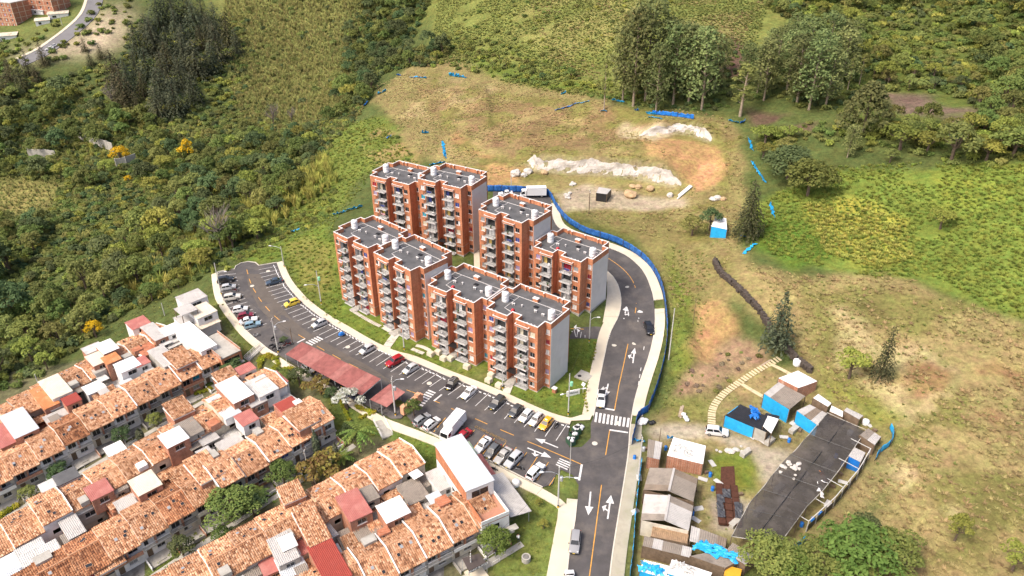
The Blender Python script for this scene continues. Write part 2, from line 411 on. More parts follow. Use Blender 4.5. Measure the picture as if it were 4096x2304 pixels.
# ================================================================ ROADS AND PAVEMENT
def drape(name,poly,mt,dz,step=2.2,kind='structure',parent=None,zfun=None,**k):
 """a sheet laid over the ground inside a closed outline of plan points"""
 B=resample(poly,step,True)
 n=len(B)
 xs=[p.x for p in B];ys=[p.y for p in B]
 gx,gy=np.meshgrid(np.arange(min(xs),max(xs),step),np.arange(min(ys),max(ys),step))
 gx=gx.ravel();gy=gy.ravel()
 ins=inpoly(gx,gy,[(p.x,p.y)for p in B])
 d=line_dist(gx,gy,[(p.x,p.y)for p in B+[B[0]]])[0]if ins.any()else None
 pts=list(B)
 if d is not None:
  for a,b,i,e in zip(gx,gy,ins,d):
   if i and e>step*.55:pts.append(Vector((a,b)))
 v,e_,f,*_=delaunay_2d_cdt(pts,[],[list(range(n))],1,1e-4)
 z=terr([p.x for p in v],[p.y for p in v])+dz
 me=bpy.data.meshes.new(name)
 me.from_pydata([(p.x,p.y,zz)for p,zz in zip(v,z)],[],[tuple(q)for q in f])
 me.materials.append(mt)
 me.update()
 if len(me.polygons)and me.polygons[0].normal.z<0:me.flip_normals()
 return put(name,me,parent,kind=kind,**k)
def offset_line(P,d):
 out=[]
 for i,p in enumerate(P):
  a=P[max(i-1,0)];b=P[min(i+1,len(P)-1)]
  t=(b-a).normalized();out.append(p+Vector((-t.y,t.x))*d)
 return out
def strip(name,P,d0,d1,mt,z0,h,step=2.0,kind='structure',parent=None):
 """a raised band along a plan polyline, between two sideways offsets (+ is left of travel), with real sides"""
 P=resample(P,step)
 A=offset_line(P,d0);B=offset_line(P,d1)
 mb=MB();n=len(P)
 za=terr([p.x for p in A],[p.y for p in A])+z0;zb_=terr([p.x for p in B],[p.y for p in B])+z0
 for i in range(n):
  mb.v+=[(A[i].x,A[i].y,za[i]-.3),(A[i].x,A[i].y,za[i]+h),(B[i].x,B[i].y,zb_[i]+h),(B[i].x,B[i].y,zb_[i]-.3)]
 for i in range(n-1):
  a,b=4*i,4*i+4
  for k in range(3):mb.f.append((a+k,a+k+1,b+k+1,b+k));mb.m.append(0)
 mb.f+=[(0,1,2,3),(4*n-1,4*n-2,4*n-3,4*n-4)];mb.m+=[0,0]
 bm=bmesh.new();me=mb.mesh(name,mt);bm.from_mesh(me);bmesh.ops.recalc_face_normals(bm,faces=bm.faces);bm.to_mesh(me);bm.free()
 return put(name,me,parent,kind=kind)
kerb_up=[z6(*q)for q in[(890,150),(915,220),(950,310),(1000,400),(1090,510),(1170,600),(1290,700),(1400,780),(1510,850),(1650,930),(1830,1040),(2030,1150),(2230,1235)]]+[(1028,906),(1069,923),(1150,957),(1241,992),(1279,1010),(1330,1034),(1385,1056.6),(1433,1068.5)]
kerb_end=[z6(*q)for q in[(205,260),(405,225),(420,190),(480,155),(560,140),(640,150),(680,185),(890,150)]]
kerb_left=[z6(*q)for q in[(205,260),(222,400),(245,520),(280,590),(330,670),(420,790),(530,930),(640,1030),(720,1090),(800,1160)]]+[(700,893)]
kerb_low=[(700,893),(724,906),(771,936),(836,972),(888,1001),(940,1031),(985,1054),(1010,1053),(1018,1040),(1041,1068.6),(1111,1102),(1193,1140),(1262,1174),(1323,1205),(1366,1226),(1390,1218),(1398,1195),(1412,1182),(1440,1195),(1455,1220),(1452,1258)]
KU=smooth_line(gps(kerb_up),1);KE=gps(kerb_end);KL=smooth_line(gps(kerb_left),1);KLo=gps(kerb_low)
island=[(1438,1067),(1486,1065),(1486,1103),(1463,1125),(1433,1126.6),(1427,1113)]
road_l=[(1426,1460),(1433,1393),(1448,1308),(1453,1258)]
road_l2=[(1486,1066),(1497,1040),(1503,985),(1520.7,898),(1531,850),(1541,826),(1556,800),(1563,772),(1563,746),(1555,716),(1538,690),(1500,662),(1450,630),(1400,605),(1370,580),(1345,555),(1300,530),(1240,515)]
road_r=[(1531,1460),(1538.8,1393),(1552.5,1308),(1569.6,1205),(1580,1137),(1583,1079),(1590,1034),(1597,1000),(1612,950),(1634,890),(1645,840),(1648,790),(1643,745),(1635,720),(1626.8,698.5),(1613.8,676.8),(1596.4,659.5),(1577,644),(1555,633.4),(1532,624.7),(1480,607),(1430,590),(1405,574),(1396,561.8),(1389,544),(1388,520),(1385,492),(1375,474),(1310,470),(1240,470)]
RL=gps(road_l);RL2=smooth_line(gps(road_l2),1);RR=smooth_line(gps(road_r),1)
V2=lambda L:[Vector(p[:2])for p in L]
park_poly=V2(KE)+V2(KU)[1:]+V2(gps(island))[1:][::-1][:0]+V2(gps([(1427,1113),(1433,1126.6),(1463,1125),(1486,1103),(1500,1110),(1500,1180),(1455,1220)]))+V2(KLo)[::-1][2:]+V2(KL)[::-1][1:]
drape('parking_asphalt',park_poly,M['asphalt'],.06)
road_poly=V2(RL)+V2(gps([(1456,1215),(1440,1190),(1430,1126),(1463,1125),(1486,1103)]))+V2(RL2)+V2(RR)[::-1]
drape('road',road_poly,M['asphalt'],.068)
ROADS=[[(p.x,p.y)for p in park_poly],[(p.x,p.y)for p in road_poly]]
worn=[(655,690),(690,745),(745,820),(850,880),(960,940),(1010,985),(985,1010),(930,965),(860,930),(760,868),(700,830),(640,760),(615,690)]
drape('worn_lane',smooth_line(gps(worn+worn[:1]),2)[:-1],M['asphalt_old'],.075)
M['walk_old']=mat('old_pavement',(.36,.33,.26),.9,.14,.8,.2,10,dirt=(.20,.20,.11),dscale=.4,damt=.7)
strip('sidewalk',V2(KU),.18,1.8,M['walk'],.06,.13)
strip('kerb',V2(KU),0,.18,M['kerb'],.06,.15)
strip('kerb',V2(KE),0,.25,M['kerb'],.06,.15)
strip('sidewalk',V2(KL),-.18,-1.7,M['walk'],.06,.13)
strip('kerb',V2(KL),0,-.18,M['kerb'],.06,.15)
low_walk=smooth_line(gps([(700,898),(771,941),(836,977),(888,1006),(940,1037),(1005,1068),(1060,1088),(1111,1108),(1193,1145),(1262,1180),(1323,1210),(1372,1234),(1425,1266),(1430,1290),(1417,1360),(1400,1460)]),1)
strip('sidewalk',V2(low_walk),0,-1.7,M['walk'],.06,.12)
strip('kerb',V2(KLo)[9:15],0,-.2,M['kerb'],.06,.15)
strip('sidewalk',V2(RR)[:12],-.2,-2.4,M['walk_old'],.05,.13)
strip('sidewalk',V2(RR)[12:24],-.2,-2.3,M['walk'],.05,.13)
strip('kerb',V2(RR)[:24],0,-.2,M['kerb'],.06,.15)
strip('sidewalk',V2(RR)[24:-8],-.2,-2.3,M['walk'],.06,.13)
strip('kerb',V2(RR)[24:-8],0,-.2,M['kerb'],.06,.15)
strip('sidewalk',V2(RL2)[2:],.2,2.4,M['walk'],.06,.13)
strip('kerb',V2(RL2)[2:],0,.2,M['kerb'],.06,.15)
strip('kerb',V2(RL),0,.2,M['kerb'],.06,.15)
strip('sidewalk',V2(RL),.2,1.9,M['walk'],.05,.13)
corner=[(1400,1057),(1440,1060),(1484,1058),(1497,1030),(1497,985),(1484,985),(1480,1040),(1440,1052)]
drape('sidewalk',V2(gps(corner)),M['walk'],.19)
side_lot=[(1432,848),(1446,826),(1500,822),(1541,826),(1528,856),(1497,853),(1434,853)]
drape('side_parking',V2(gps(side_lot)),M['asphalt'],.09)
plaza=[(1528,690),(1555,716),(1560,746),(1552,780),(1530,812),(1516,812),(1524,770),(1527,740)]
drape('sidewalk',V2(gps(plaza)),M['walk'],.15)
drape('sidewalk',V2(gps([(1192,640),(1206,628),(1208,690),(1193,690)])),M['walk'],.1)
def line_mark(mb,p,q,w,dz=.082):
 a,b=Vector(gp(*p)[:2]),Vector(gp(*q)[:2])
 world_line(mb,a,b,w,dz)
def world_line(mb,a,b,w,dz=.082):
 n=max(1,int((b-a).length/2));t=(b-a).normalized();s=Vector((-t.y,t.x))*w/2
 for i in range(n):
  c,d=a.lerp(b,i/n),a.lerp(b,(i+1)/n)
  Q=[c-s,d-s,d+s,c+s]
  mb.quad(*[(p_.x,p_.y,float(terr(p_.x,p_.y))+dz)for p_ in Q])
def poly_mark(mb,pts,dz=.083):
 mb.quad(*[(p[0],p[1],float(terr(p[0],p[1]))+dz)for p in pts])
def mark(name,mb,m):
 for i,f in enumerate(mb.f):
  a,b,c=(Vector(mb.v[j])for j in f[:3])
  if(b-a).cross(c-a).z<0:mb.f[i]=f[::-1]
 return mb.build(name,m,None,kind='structure')
up_lines=[z6(*a)+z6(*b)for a,b in[((680,232),(885,190)),((692,275),(905,232)),((707,320),(920,268)),((725,360),(940,308)),((747,402),(962,347)),((768,443),(985,385)),((795,487),(1005,425)),((825,528),(1040,465)),((858,570),(1075,503)),((893,612),(1110,545)),((935,655),(1150,583)),((980,697),(1185,622)),((1025,740),(1235,658)),((1075,782),(1285,700)),((1130,825),(1335,740)),((1187,867),(1395,775)),((1250,908),(1455,815)),((1313,950),(1515,855)),((1380,990),(1580,890)),((1447,1027),(1645,928)),((1515,1068),(1712,965)),((1585,1105),(1780,1000)),((1657,1145),(1855,1038)),((1730,1185),(1925,1078)),((1805,1222),(2002,1112)),((1885,1262),(2080,1145)),((1965,1302),(2155,1180)),((2045,1345),(2235,1218)),((2125,1380),(2315,1255)),((2210,1415),(2395,1290))]]
up_lines+=[(1004,943,1043,917),(1024,951,1063,924),(1043,958,1082,932),(1062,966,1100,940)]
up_lines+=[z8(*a)+z8(*b)for a,b in[((770,22),(875,-50)),((840,52),(945,-25)),((905,82),(1020,0)),((970,110),(1075,20)),((1037,137),(1135,45)),((1105,165),(1205,72)),((1175,195),(1270,100)),((1243,222),(1340,130)),((1320,258),(1405,160)),((1393,288),(1475,190)),((1465,318),(1545,225)),((1542,353),(1615,250)),((1620,388),(1700,270)),((1700,418),(1778,300))]]
mb=MB()
stops=[]
for a,b,c,d in up_lines:
 line_mark(mb,(a,b),(c,d),.13)
mark('parking_lines',mb,M['paint'])
mb=MB()
lf=[((215,305),(418,278)),((225,350),(428,318)),((235,400),(440,357)),((240,450),(455,400)),((250,495),(465,440)),((290,590),(505,520)),((305,640),(525,562)),((340,675),(550,605)),((355,718),(580,648)),((385,755),(612,690)),((415,800),(650,728)),((440,850),(685,770)),((500,895),(720,812)),((545,940),(770,855))]
for a,b in lf:line_mark(mb,z6(*a),z6(*b),.13)
mark('parking_lines',mb,M['paint'])
mb=MB()
for a,b in[((800,355),(888,250)),((1020,440),(1100,340)),((1090,480),(1175,375)),((1160,520),(1250,400)),((1235,562),(1330,435)),((1320,595),(1408,468)),((1415,605),(1485,505)),((1480,670),(1562,540)),((1560,710),(1645,578)),((1650,750),(1690,690))]:line_mark(mb,z8(*a),z8(*b),.13)
mark('parking_lines',mb,M['paint_y'])
mb=MB()
for a,b in[((543,230),(557,283)),((570,337),(593,392)),((615,445),(648,498)),((677,550),(718,605)),((760,657),(810,712)),((863,765),(923,818)),((1140,985),(1220,1032)),((1355,1115),(1443,1168)),((1535,1217),(1632,1272)),((1730,1322),(1835,1375))]:line_mark(mb,z6(*a),z6(*b),.16,.09)
for a,b in[((600,45),(680,75)),((928,182),(1018,218)),((1105,257),(1195,297)),((1290,338),(1390,380)),((1490,425),(1890,595)),((2095,340),(2065,525)),((2035,745),(1943,1440)),((800,125),(845,142)),((2165,0),(2130,195))]:line_mark(mb,z8(*a),z8(*b),.16,.09)
yl=V2(smooth_line(gps([(1530,650),(1551,664),(1572,681),(1590,703),(1599.7,727),(1602,755),(1598,790),(1587,825)]),1))
for a,b in zip(yl,yl[1:]):world_line(mb,a,b,.16)
line_mark(mb,(1580,865),(1558,966),.16)
line_mark(mb,z3(1405,762),z3(1640,782),.12,.11)
mark('centre_line',mb,M['paint_y'])
mb=MB()
for k in range(8):
 y0=872+17.5*k
 line_mark(mb,(1620.5-2.6*k,y0),(1618.9-2.6*k,y0+9.5),.15)
for a,b in[((2060,182),(2130,195)),((2095,340),(2230,360)),((1890,595),(1870,712)),((860,80),(802,127)),((680,75),(620,125))]:line_mark(mb,z8(*a),z8(*b),.4,.094)
line_mark(mb,z6(1220,1032),z6(1125,1078),.35,.095)
for q in[((1440,770),(1455,840)),((1475,790),(1465,845)),((1510,795),(1500,850)),((1545,790),(1545,850))]:line_mark(mb,z3(*q[0]),z3(*q[1]),.12,.11)
mark('lane_lines',mb,M['paint'])
def bars(mb,p0,p1,q0,q1,n,duty=.55):
 """zebra: bars across between edge p0-p1 and edge q0-q1"""
 P0,P1,Q0,Q1=(Vector(gp(*p)[:2])for p in(p0,p1,q0,q1))
 for i in range(n):
  a,b=(i+.5-duty/2)/n,(i+.5+duty/2)/n
  poly_mark(mb,[P0.lerp(P1,a),P0.lerp(P1,b),Q0.lerp(Q1,b),Q0.lerp(Q1,a)],.096)
mb=MB();bars(mb,z8(1985,208),z8(2250,255),z8(1975,280),z8(2240,322),9);mark('zebra_crossing',mb,M['paint'])
mb=MB();bars(mb,z8(765,40),z8(660,150),z8(820,62),z8(715,172),7);mark('zebra_crossing',mb,M['paint'])
mb=MB();bars(mb,z6(1215,1075),z6(1370,1000),z6(1290,1115),z6(1440,1035),5);mark('zebra_crossing',mb,M['paint'])
mb=MB();bars(mb,zc(1600,1030),zc(1592,1090),zc(1665,1030),zc(1645,1100),6,.5);mark('zebra_crossing',mb,M['paint'])
mb=MB();bars(mb,z8(1695,600),z8(1730,545),z8(1780,640),z8(1815,580),4,.5);mark('zebra_crossing',mb,M['paint'])
def arrow(tail,head,kind='s',w=.28):
 mb=MB();a,b=Vector(gp(*tail)[:2]),Vector(gp(*head)[:2]);L=(b-a).length;t=(b-a).normalized();s=Vector((-t.y,t.x))
 hl=min(1.9,L*.4)
 world_line(mb,a,b-t*hl,w)
 e=b-t*hl
 poly_mark(mb,[e-s*.75,b,e+s*.75],.09)
 if kind!='s':
  k=1 if kind=='l' else-1
  m_=a+t*L*.3
  world_line(mb,m_,m_+s*k*.7+t*.5,w,.092)
  c=m_+s*k*.6+t*.4
  poly_mark(mb,[c+t*1.0-s*k*.1,c+s*k*.7+t*.45,c-t*.6+s*k*.25],.09)
 return mark('road_arrow',mb,M['paint'])
arrow(z8(1955,795),z8(1938,968));arrow(z8(2080,995),z8(2105,820),'l');arrow(z8(1715,470),z8(1548,403));arrow(z8(1490,472),z8(1665,545),'r')
arrow((1592,914),(1597,876),'l');arrow((1569,803),(1577,770),'r');arrow((1605,810),(1613,775),'s');arrow((1530,966),(1523,998),'r')
arrow(z3(1500,758),z3(1435,748),'s',.2);arrow(z3(1415,790),z3(1510,790),'r',.2)
for q in[z6(605,420),z6(790,248),z6(1320,805),z6(1713,1127),z8(1985,440),z8(2155,290),(1577,722),(1545,869),(1596,865),(1080,965)]:
 P=gp(*q);mb=MB();mb.lathe([(.55,.0),(.55,.035),(.36,.04),(.36,.05)],16)
 mb.build('manhole_cover',M['kerb'],None,loc=(P.x,P.y,P.z+.075),kind='structure')
ws=MB().box((0,0,.07),(.62,.2,.14),taper=.9).mesh('wheel_stop',M['plastic_white'])
WS=[]
for(a,b),(c,d)in zip([(q[0],q[1])for q in up_lines],[(q[2],q[3])for q in up_lines]):
 A,B=gp(a,b),gp(c,d);t=Vector((B-A)[:2]).normalized();s=Vector((-t.y,t.x))
 for k in(-1,1):
  p=Vector(B[:2])-t*.55+s*k*.62
  WS.append((p,math.atan2(s.y,s.x)))
for i,(p,rz)in enumerate(WS):
 put('wheel_stop',ws,None,(p.x,p.y,float(terr(p.x,p.y))+.06),rz,label='low white concrete wheel stop at the head of a kerbside bay',cat='wheel stop',group='wheel stops along the kerb')
# ================================================================ GROUND COLOUR ZONES AND SHEET
col=np.empty(XX.shape+(3,));col[:]=(.085,.105,.032)
_far=np.clip((YY-260)/160,0,1)
jx=XX+5*fbm(XX,YY,14,21)+34*_far*fbm(XX,YY,45,23);jy=YY+5*fbm(XX,YY,14,41)+34*_far*fbm(XX,YY,45,43)
jx2=XX+1.2*fbm(XX,YY,5,61);jy2=YY+1.2*fbm(XX,YY,5,71)
def blur(m,it):
 for _ in range(it):
  m=(m+np.roll(m,1,0)+np.roll(m,-1,0)+np.roll(m,1,1)+np.roll(m,-1,1))/5
 return m
ZONEP={}
def zone(px,c,soft=3,amt=1.0,sharp=False,noise=None):
 global col
 P=[gp(*q)[:2]for q in px]
 m=inpoly(jx2 if sharp else jx,jy2 if sharp else jy,P).astype(float)
 m=blur(m,soft)*amt
 if noise:m=m*np.clip((fbm(XX,YY,noise,91)+.12)*5,0,1)
 m=m[...,None]
 col=col*(1-m)+np.array(c)*m
STRAW=(.30,.235,.10);OLIVE=(.19,.175,.06);GREEN=(.115,.165,.028);LIME=(.22,.25,.035);ORANGE=(.37,.235,.105);SOIL=(.12,.078,.055);DUST=(.38,.315,.22)
zone([(560,-80),(950,-80),(880,60),(840,230),(760,300),(600,250),(560,120)],(.19,.195,.06))
zone([(1040,-80),(2000,-80),(1900,120),(1600,260),(1400,230),(1200,190),(1090,180),(1000,160)],(.155,.172,.046))
zone([(1250,-80),(1700,-80),(1650,80),(1450,160),(1300,90)],(.215,.205,.068),noise=30)
zone([(1700,-80),(1980,-80),(1900,100),(1740,120)],(.225,.21,.075),noise=25)
zone([(1400,190),(1560,230),(1640,260),(1500,250),(1200,200),(1150,150)],(.12,.16,.03),noise=22)
zone([(2000,-100),(2900,-100),(2900,420),(2200,330),(2000,200)],(.10,.125,.03))
zone([(930,270),(960,200),(1010,185),(1230,195),(1420,238),(1600,280),(1840,310),(1900,480),(1880,600),(1900,700),(1700,900),(1690,700),(1600,590),(1440,520),(1220,470),(1140,430),(1060,400)],(.225,.185,.076))
zone([(1050,210),(1230,205),(1240,290),(1120,310),(1000,290)],(.32,.25,.12),noise=12)
zone([(1050,200),(1800,330),(1700,400),(1100,400)],STRAW,noise=10)
zone([(1000,200),(1850,300),(1850,700),(1200,450)],(.17,.16,.045),amt=.75,noise=8)
zone([(1020,215),(1500,270),(1700,330),(1350,400),(1060,300)],(.24,.155,.08),amt=.7,noise=7)
zone([(1120,330),(1300,420),(1340,470),(1220,460)],(.36,.22,.10),noise=9)
zone([(840,560),(700,610),(620,640),(560,700),(545,690),(700,655),(760,760),(900,850),(980,880),(1420,1050),(1480,1040),(1500,860),(1440,860),(1300,900),(1100,860),(900,760)],(.125,.165,.03),2)
zone([(720,610),(800,590),(845,640),(850,720),(800,760),(740,720)],(.20,.195,.05),3)
zone([(990,890),(1120,900),(1250,970),(1180,960)],(.24,.215,.085),3,noise=7)
zone([(830,540),(940,420),(1060,400),(950,290),(860,320),(780,420),(700,520),(760,590)],(.135,.165,.035))
zone([(900,330),(1060,340),(1060,420),(940,410)],(.26,.20,.08),noise=10)
zone([(1330,455),(1260,470),(1440,530),(1700,540),(1780,500),(1720,440),(1560,455)],(.25,.21,.085))
zone([(1390,490),(1480,470),(1620,490),(1720,490),(1720,520),(1520,530),(1410,525)],DUST,2)
zone([(1680,345),(1790,370),(1830,420),(1800,470),(1745,460),(1690,410),(1620,390),(1580,340)],ORANGE,2)
zone([(1745,380),(1800,400),(1815,450),(1770,470),(1735,430)],(.42,.25,.12),1)
zone([(1240,430),(1330,420),(1310,460),(1230,462)],ORANGE,2)
zone([(1560,300),(1680,330),(1640,355),(1560,345)],(.40,.33,.2),2)
zone([(1440,540),(1560,540),(1700,570),(1760,680),(1770,780),(1690,830),(1660,680),(1560,590)],(.20,.17,.065),2)
zone([(1690,620),(1740,720),(1730,950),(1690,1000),(1680,850)],(.145,.175,.035),2)
zone([(1735,770),(1790,760),(1850,830),(1840,880),(1780,930),(1730,900)],ORANGE,2)
zone([(1880,700),(2300,760),(2640,900),(2640,1100),(2200,900)],(.20,.185,.06),noise=16)
zone([(1740,930),(1850,850),(1940,880),(1900,930),(1780,1010),(1700,1000)],(.27,.185,.11),2)
zone([(1870,660),(2000,700),(2300,700),(2500,790),(2900,900),(2900,1700),(1950,1700),(2000,1400),(2200,1300),(2250,1100),(2050,950),(1960,850),(1850,760)],(.275,.22,.095))
zone([(2000,700),(2900,800),(2900,1600),(2100,1500)],(.18,.165,.055),noise=13)
zone([(2050,760),(2400,900),(2300,1200),(2600,1300),(2300,1400)],(.38,.31,.155),noise=9)
zone([(2250,850),(2576,950),(2576,1130),(2300,1010)],(.25,.165,.075),noise=11)
zone([(1900,520),(2050,430),(2300,420),(2900,430),(2900,860),(2500,780),(2330,700),(2200,710),(2060,680),(1960,640)],(.155,.20,.038))
zone([(2020,520),(2130,490),(2280,560),(2300,660),(2200,690),(2080,640)],(.32,.30,.055),3)
zone([(2260,690),(2100,600),(2200,650),(2260,720)],(.24,.15,.08),3)
zone([(2350,430),(2576,470),(2576,600),(2400,560)],(.19,.235,.04),noise=14)
zone([(1880,560),(2030,560),(2080,650),(2000,690),(1900,640)],(.09,.145,.022))
zone([(1880,262),(2060,300),(2040,335),(1920,325)],SOIL,3,noise=14)
zone([(2200,230),(2460,240),(2480,300),(2420,320),(2280,290)],(.16,.115,.085),3,noise=16)
zone([(1800,80),(1850,140),(1850,200),(1790,190)],SOIL,2)
zone([(1610,1050),(1850,960),(2050,900),(2080,1000),(2200,1060),(2230,1200),(2080,1360),(1900,1400),(1600,1460),(1600,1200)],(.22,.185,.08),2)
zone([(1630,1075),(1740,1060),(1840,1100),(2000,1140),(1980,1230),(1920,1210),(1880,1130),(1800,1105),(1640,1105)],(.36,.31,.235),1,sharp=True)
zone([(1780,1145),(1820,1130),(1880,1140),(1920,1180),(1900,1240),(1830,1250),(1790,1200)],(.145,.17,.03),1,sharp=True)
zone([(1780,1250),(1840,1250),(1900,1280),(1840,1350),(1790,1340)],(.33,.29,.23),1,sharp=True)
zone([(1660,1000),(1800,1010),(1780,1080),(1650,1070)],(.17,.165,.05),2)
zone([(1820,960),(1930,900),(1960,930),(1900,1000),(1850,1010)],(.27,.21,.095),1)
zone([(2050,980),(2130,960),(2250,1040),(2200,1070)],(.20,.20,.05),2)
zone([(-400,1000),(200,900),(560,780),(720,890),(1010,1075),(1100,1110),(1290,1190),(1420,1270),(1380,1700),(-400,1700)],(.14,.135,.07),1)
zone([(1010,1080),(1110,1110),(1110,1190),(1060,1190),(960,1090)],(.115,.15,.03),1,sharp=True)
zone([(1330,1220),(1420,1265),(1395,1460),(1230,1460),(1240,1340),(1290,1310)],(.135,.165,.04),1,sharp=True)
zone([(1385,1225),(1400,1195),(1412,1184),(1440,1196),(1454,1222),(1450,1256),(1400,1235)],(.14,.165,.04),1,sharp=True)
zone([(830,990),(950,1040),(990,1080),(950,1100),(880,1100),(700,1250),(640,1290),(540,1300),(420,1449),(340,1449),(560,1260),(700,1180),(820,1090)],(.10,.13,.03),1,sharp=True)
zone([(640,900),(700,905),(830,985),(880,1030),(840,1060),(800,980),(720,960)],(.10,.12,.03),1,sharp=True)
zone([(440,780),(560,750),(640,880),(600,900),(540,800)],(.12,.14,.04),1)
zone([(0,430),(170,470),(100,530),(-100,560)],(.25,.22,.075))
zone([(100,100),(200,60),(330,90),(250,140),(130,150)],(.42,.34,.24),2)
zone([(0,40),(160,20),(210,30),(120,100),(20,90)],(.15,.17,.05),2)
for P_,h_ in((CUT1,4.6),(CUT2,3.2)):
 d_,s_,al_,tot_=line_dist(XX,YY,P_)
 m_=((d_<1.2)&(al_>3)&(al_<tot_-2)).astype(float)
 m_=blur(m_,1)[...,None]
 col=col*(1-m_)+np.array((.46,.42,.37))*m_*.3+col*m_*.7
v_=(1+.16*fbm(XX,YY,6,5))[...,None]
col=np.clip(col*v_,.005,.9)
under=np.zeros(XX.shape)
for P_ in ROADS:under=np.maximum(under,inpoly(XX,YY,P_))
GROUND=ZZ-.25*under
gm=bpy.data.meshes.new('ground')
nx,ny=XX.shape
idx=np.arange(nx*ny).reshape(nx,ny)
F_=np.stack([idx[:-1,:-1],idx[1:,:-1],idx[1:,1:],idx[:-1,1:]],-1).reshape(-1,4)
gm.vertices.add(nx*ny);gm.vertices.foreach_set('co',np.stack([XX,YY,GROUND],-1).ravel())
gm.loops.add(F_.size);gm.loops.foreach_set('vertex_index',F_.ravel())
gm.polygons.add(len(F_));gm.polygons.foreach_set('loop_start',np.arange(0,F_.size,4));gm.polygons.foreach_set('loop_total',np.full(len(F_),4))
gm.polygons.foreach_set('use_smooth',np.ones(len(F_),bool))
gm.update();gm.validate()
ca=gm.color_attributes.new('zone','FLOAT_COLOR','POINT')
ca.data.foreach_set('color',np.concatenate([col,np.ones(col.shape[:2]+(1,))],-1).ravel().astype(np.float32))
def ground_mat():
 m=bpy.data.materials.new('ground_cover');m.use_nodes=True
 nt=m.node_tree;N=nt.nodes;L=nt.links;b=N['Principled BSDF']
 b.inputs['Roughness'].default_value=.95;b.inputs['Specular IOR Level'].default_value=.1
 a=N.new('ShaderNodeVertexColor');a.layer_name='zone'
 tc=N.new('ShaderNodeTexCoord')
 def noise(sc,det=6,ro=.65):
  n=N.new('ShaderNodeTexNoise');n.inputs['Scale'].default_value=sc;n.inputs['Detail'].default_value=det;n.inputs['Roughness'].default_value=ro
  L.new(tc.outputs['Object'],n.inputs['Vector']);return n
 n1=noise(.9,7,.75);n2=noise(.13,5,.6);n3=noise(.35,6,.7)
 def rng(n,a0,a1,o0,o1):
  r=N.new('ShaderNodeMapRange');r.inputs[1].default_value=a0;r.inputs[2].default_value=a1;r.inputs[3].default_value=o0;r.inputs[4].default_value=o1
  L.new(n.outputs[0],r.inputs[0]);return r
 r1=rng(n1,.3,.72,.52,1.42);r2=rng(n2,.35,.65,.84,1.16)
 s1=N.new('ShaderNodeVectorMath');s1.operation='SCALE';L.new(a.outputs[0],s1.inputs[0]);L.new(r1.outputs[0],s1.inputs['Scale'])
 s2=N.new('ShaderNodeVectorMath');s2.operation='SCALE';L.new(s1.outputs[0],s2.inputs[0]);L.new(r2.outputs[0],s2.inputs['Scale'])
 hs=N.new('ShaderNodeHueSaturation');r3=rng(n3,.35,.65,.475,.525);L.new(r3.outputs[0],hs.inputs['Hue']);hs.inputs['Saturation'].default_value=1.0
 L.new(s2.outputs[0],hs.inputs['Color'])
 L.new(hs.outputs[0],b.inputs['Base Color'])
 bp=N.new('ShaderNodeBump');bp.inputs['Strength'].default_value=.8;bp.inputs['Distance'].default_value=.35
 L.new(n1.outputs[0],bp.inputs['Height']);L.new(bp.outputs[0],b.inputs['Normal'])
 return m
gm.materials.append(ground_mat())
ground=put('ground',gm,None,kind='structure')
# ================================================================ APARTMENT TOWERS
rnd=random.Random(11)
def wall(mb,p0,p1,z0,z1,holes=(),depth=.16):
 """vertical wall face from p0 to p1 (outside is to the right of travel) with real openings and reveals; holes = (a0, a1, h0, h1)"""
 p0,p1=Vector(p0),Vector(p1);L=(p1-p0).length;t=(p1-p0)/L;n=Vector((-t.y,t.x))
 P=lambda a,z,d=0:(p0.x+t.x*a+n.x*d,p0.y+t.y*a+n.y*d,z)
 xs=sorted({0.0,L}|{h[0]for h in holes}|{h[1]for h in holes});zs=sorted({z0,z1}|{h[2]for h in holes}|{h[3]for h in holes})
 for a,b in zip(xs,xs[1:]):
  for c,d in zip(zs,zs[1:]):
   if any(h[0]<=(a+b)/2<=h[1]and h[2]<=(c+d)/2<=h[3]for h in holes):continue
   mb.quad(P(a,c),P(b,c),P(b,d),P(a,d))
 for a,b,c,d in holes:
  mb.quad(P(a,c),P(b,c),P(b,c,depth),P(a,c,depth));mb.quad(P(b,d),P(a,d),P(a,d,depth),P(b,d,depth))
  mb.quad(P(a,d),P(a,c),P(a,c,depth),P(a,d,depth));mb.quad(P(b,c),P(b,d),P(b,d,depth),P(b,c,depth))
def ring_offset(poly,d):
 n=len(poly);out=[]
 for i in range(n):
  a,b,c=(Vector(poly[(i+k)%n])for k in(-1,0,1))
  t1=(b-a).normalized();t2=(c-b).normalized();n1=Vector((-t1.y,t1.x));n2=Vector((-t2.y,t2.x))
  den=1+n1.dot(n2)
  out.append(b+(n1+n2)*(d/max(den,.2)))
 return out
def frame_mesh(w,h,name='window'):
 mb=MB();f=.05
 for(cx,cz,sx,sz)in((0,f/2,w,f),(0,h-f/2,w,f),(-w/2+f/2,h/2,f,h-2*f),(w/2-f/2,h/2,f,h-2*f),(0,h/2,f,h-2*f)):
  mb.box((cx,.09,cz),(sx,.06,sz))
 return mb.mesh(name,M['alu'])
def pane_mesh(w,h,m1,m2):
 mb=MB()
 mb.quad((-w/2+.02,.11,.02),(0,.11,.02),(0,.11,h-.02),(-w/2+.02,.11,h-.02));mb.mi=1
 mb.quad((0,.105,.02),(w/2-.02,.105,.02),(w/2-.02,.105,h-.02),(0,.105,h-.02))
 return mb.mesh('pane',[m1,m2])
def sill_mesh(w):return MB().box((0,.02,-.05),(w+.16,.24,.09)).mesh('sill',M['cap'])
WIN={}
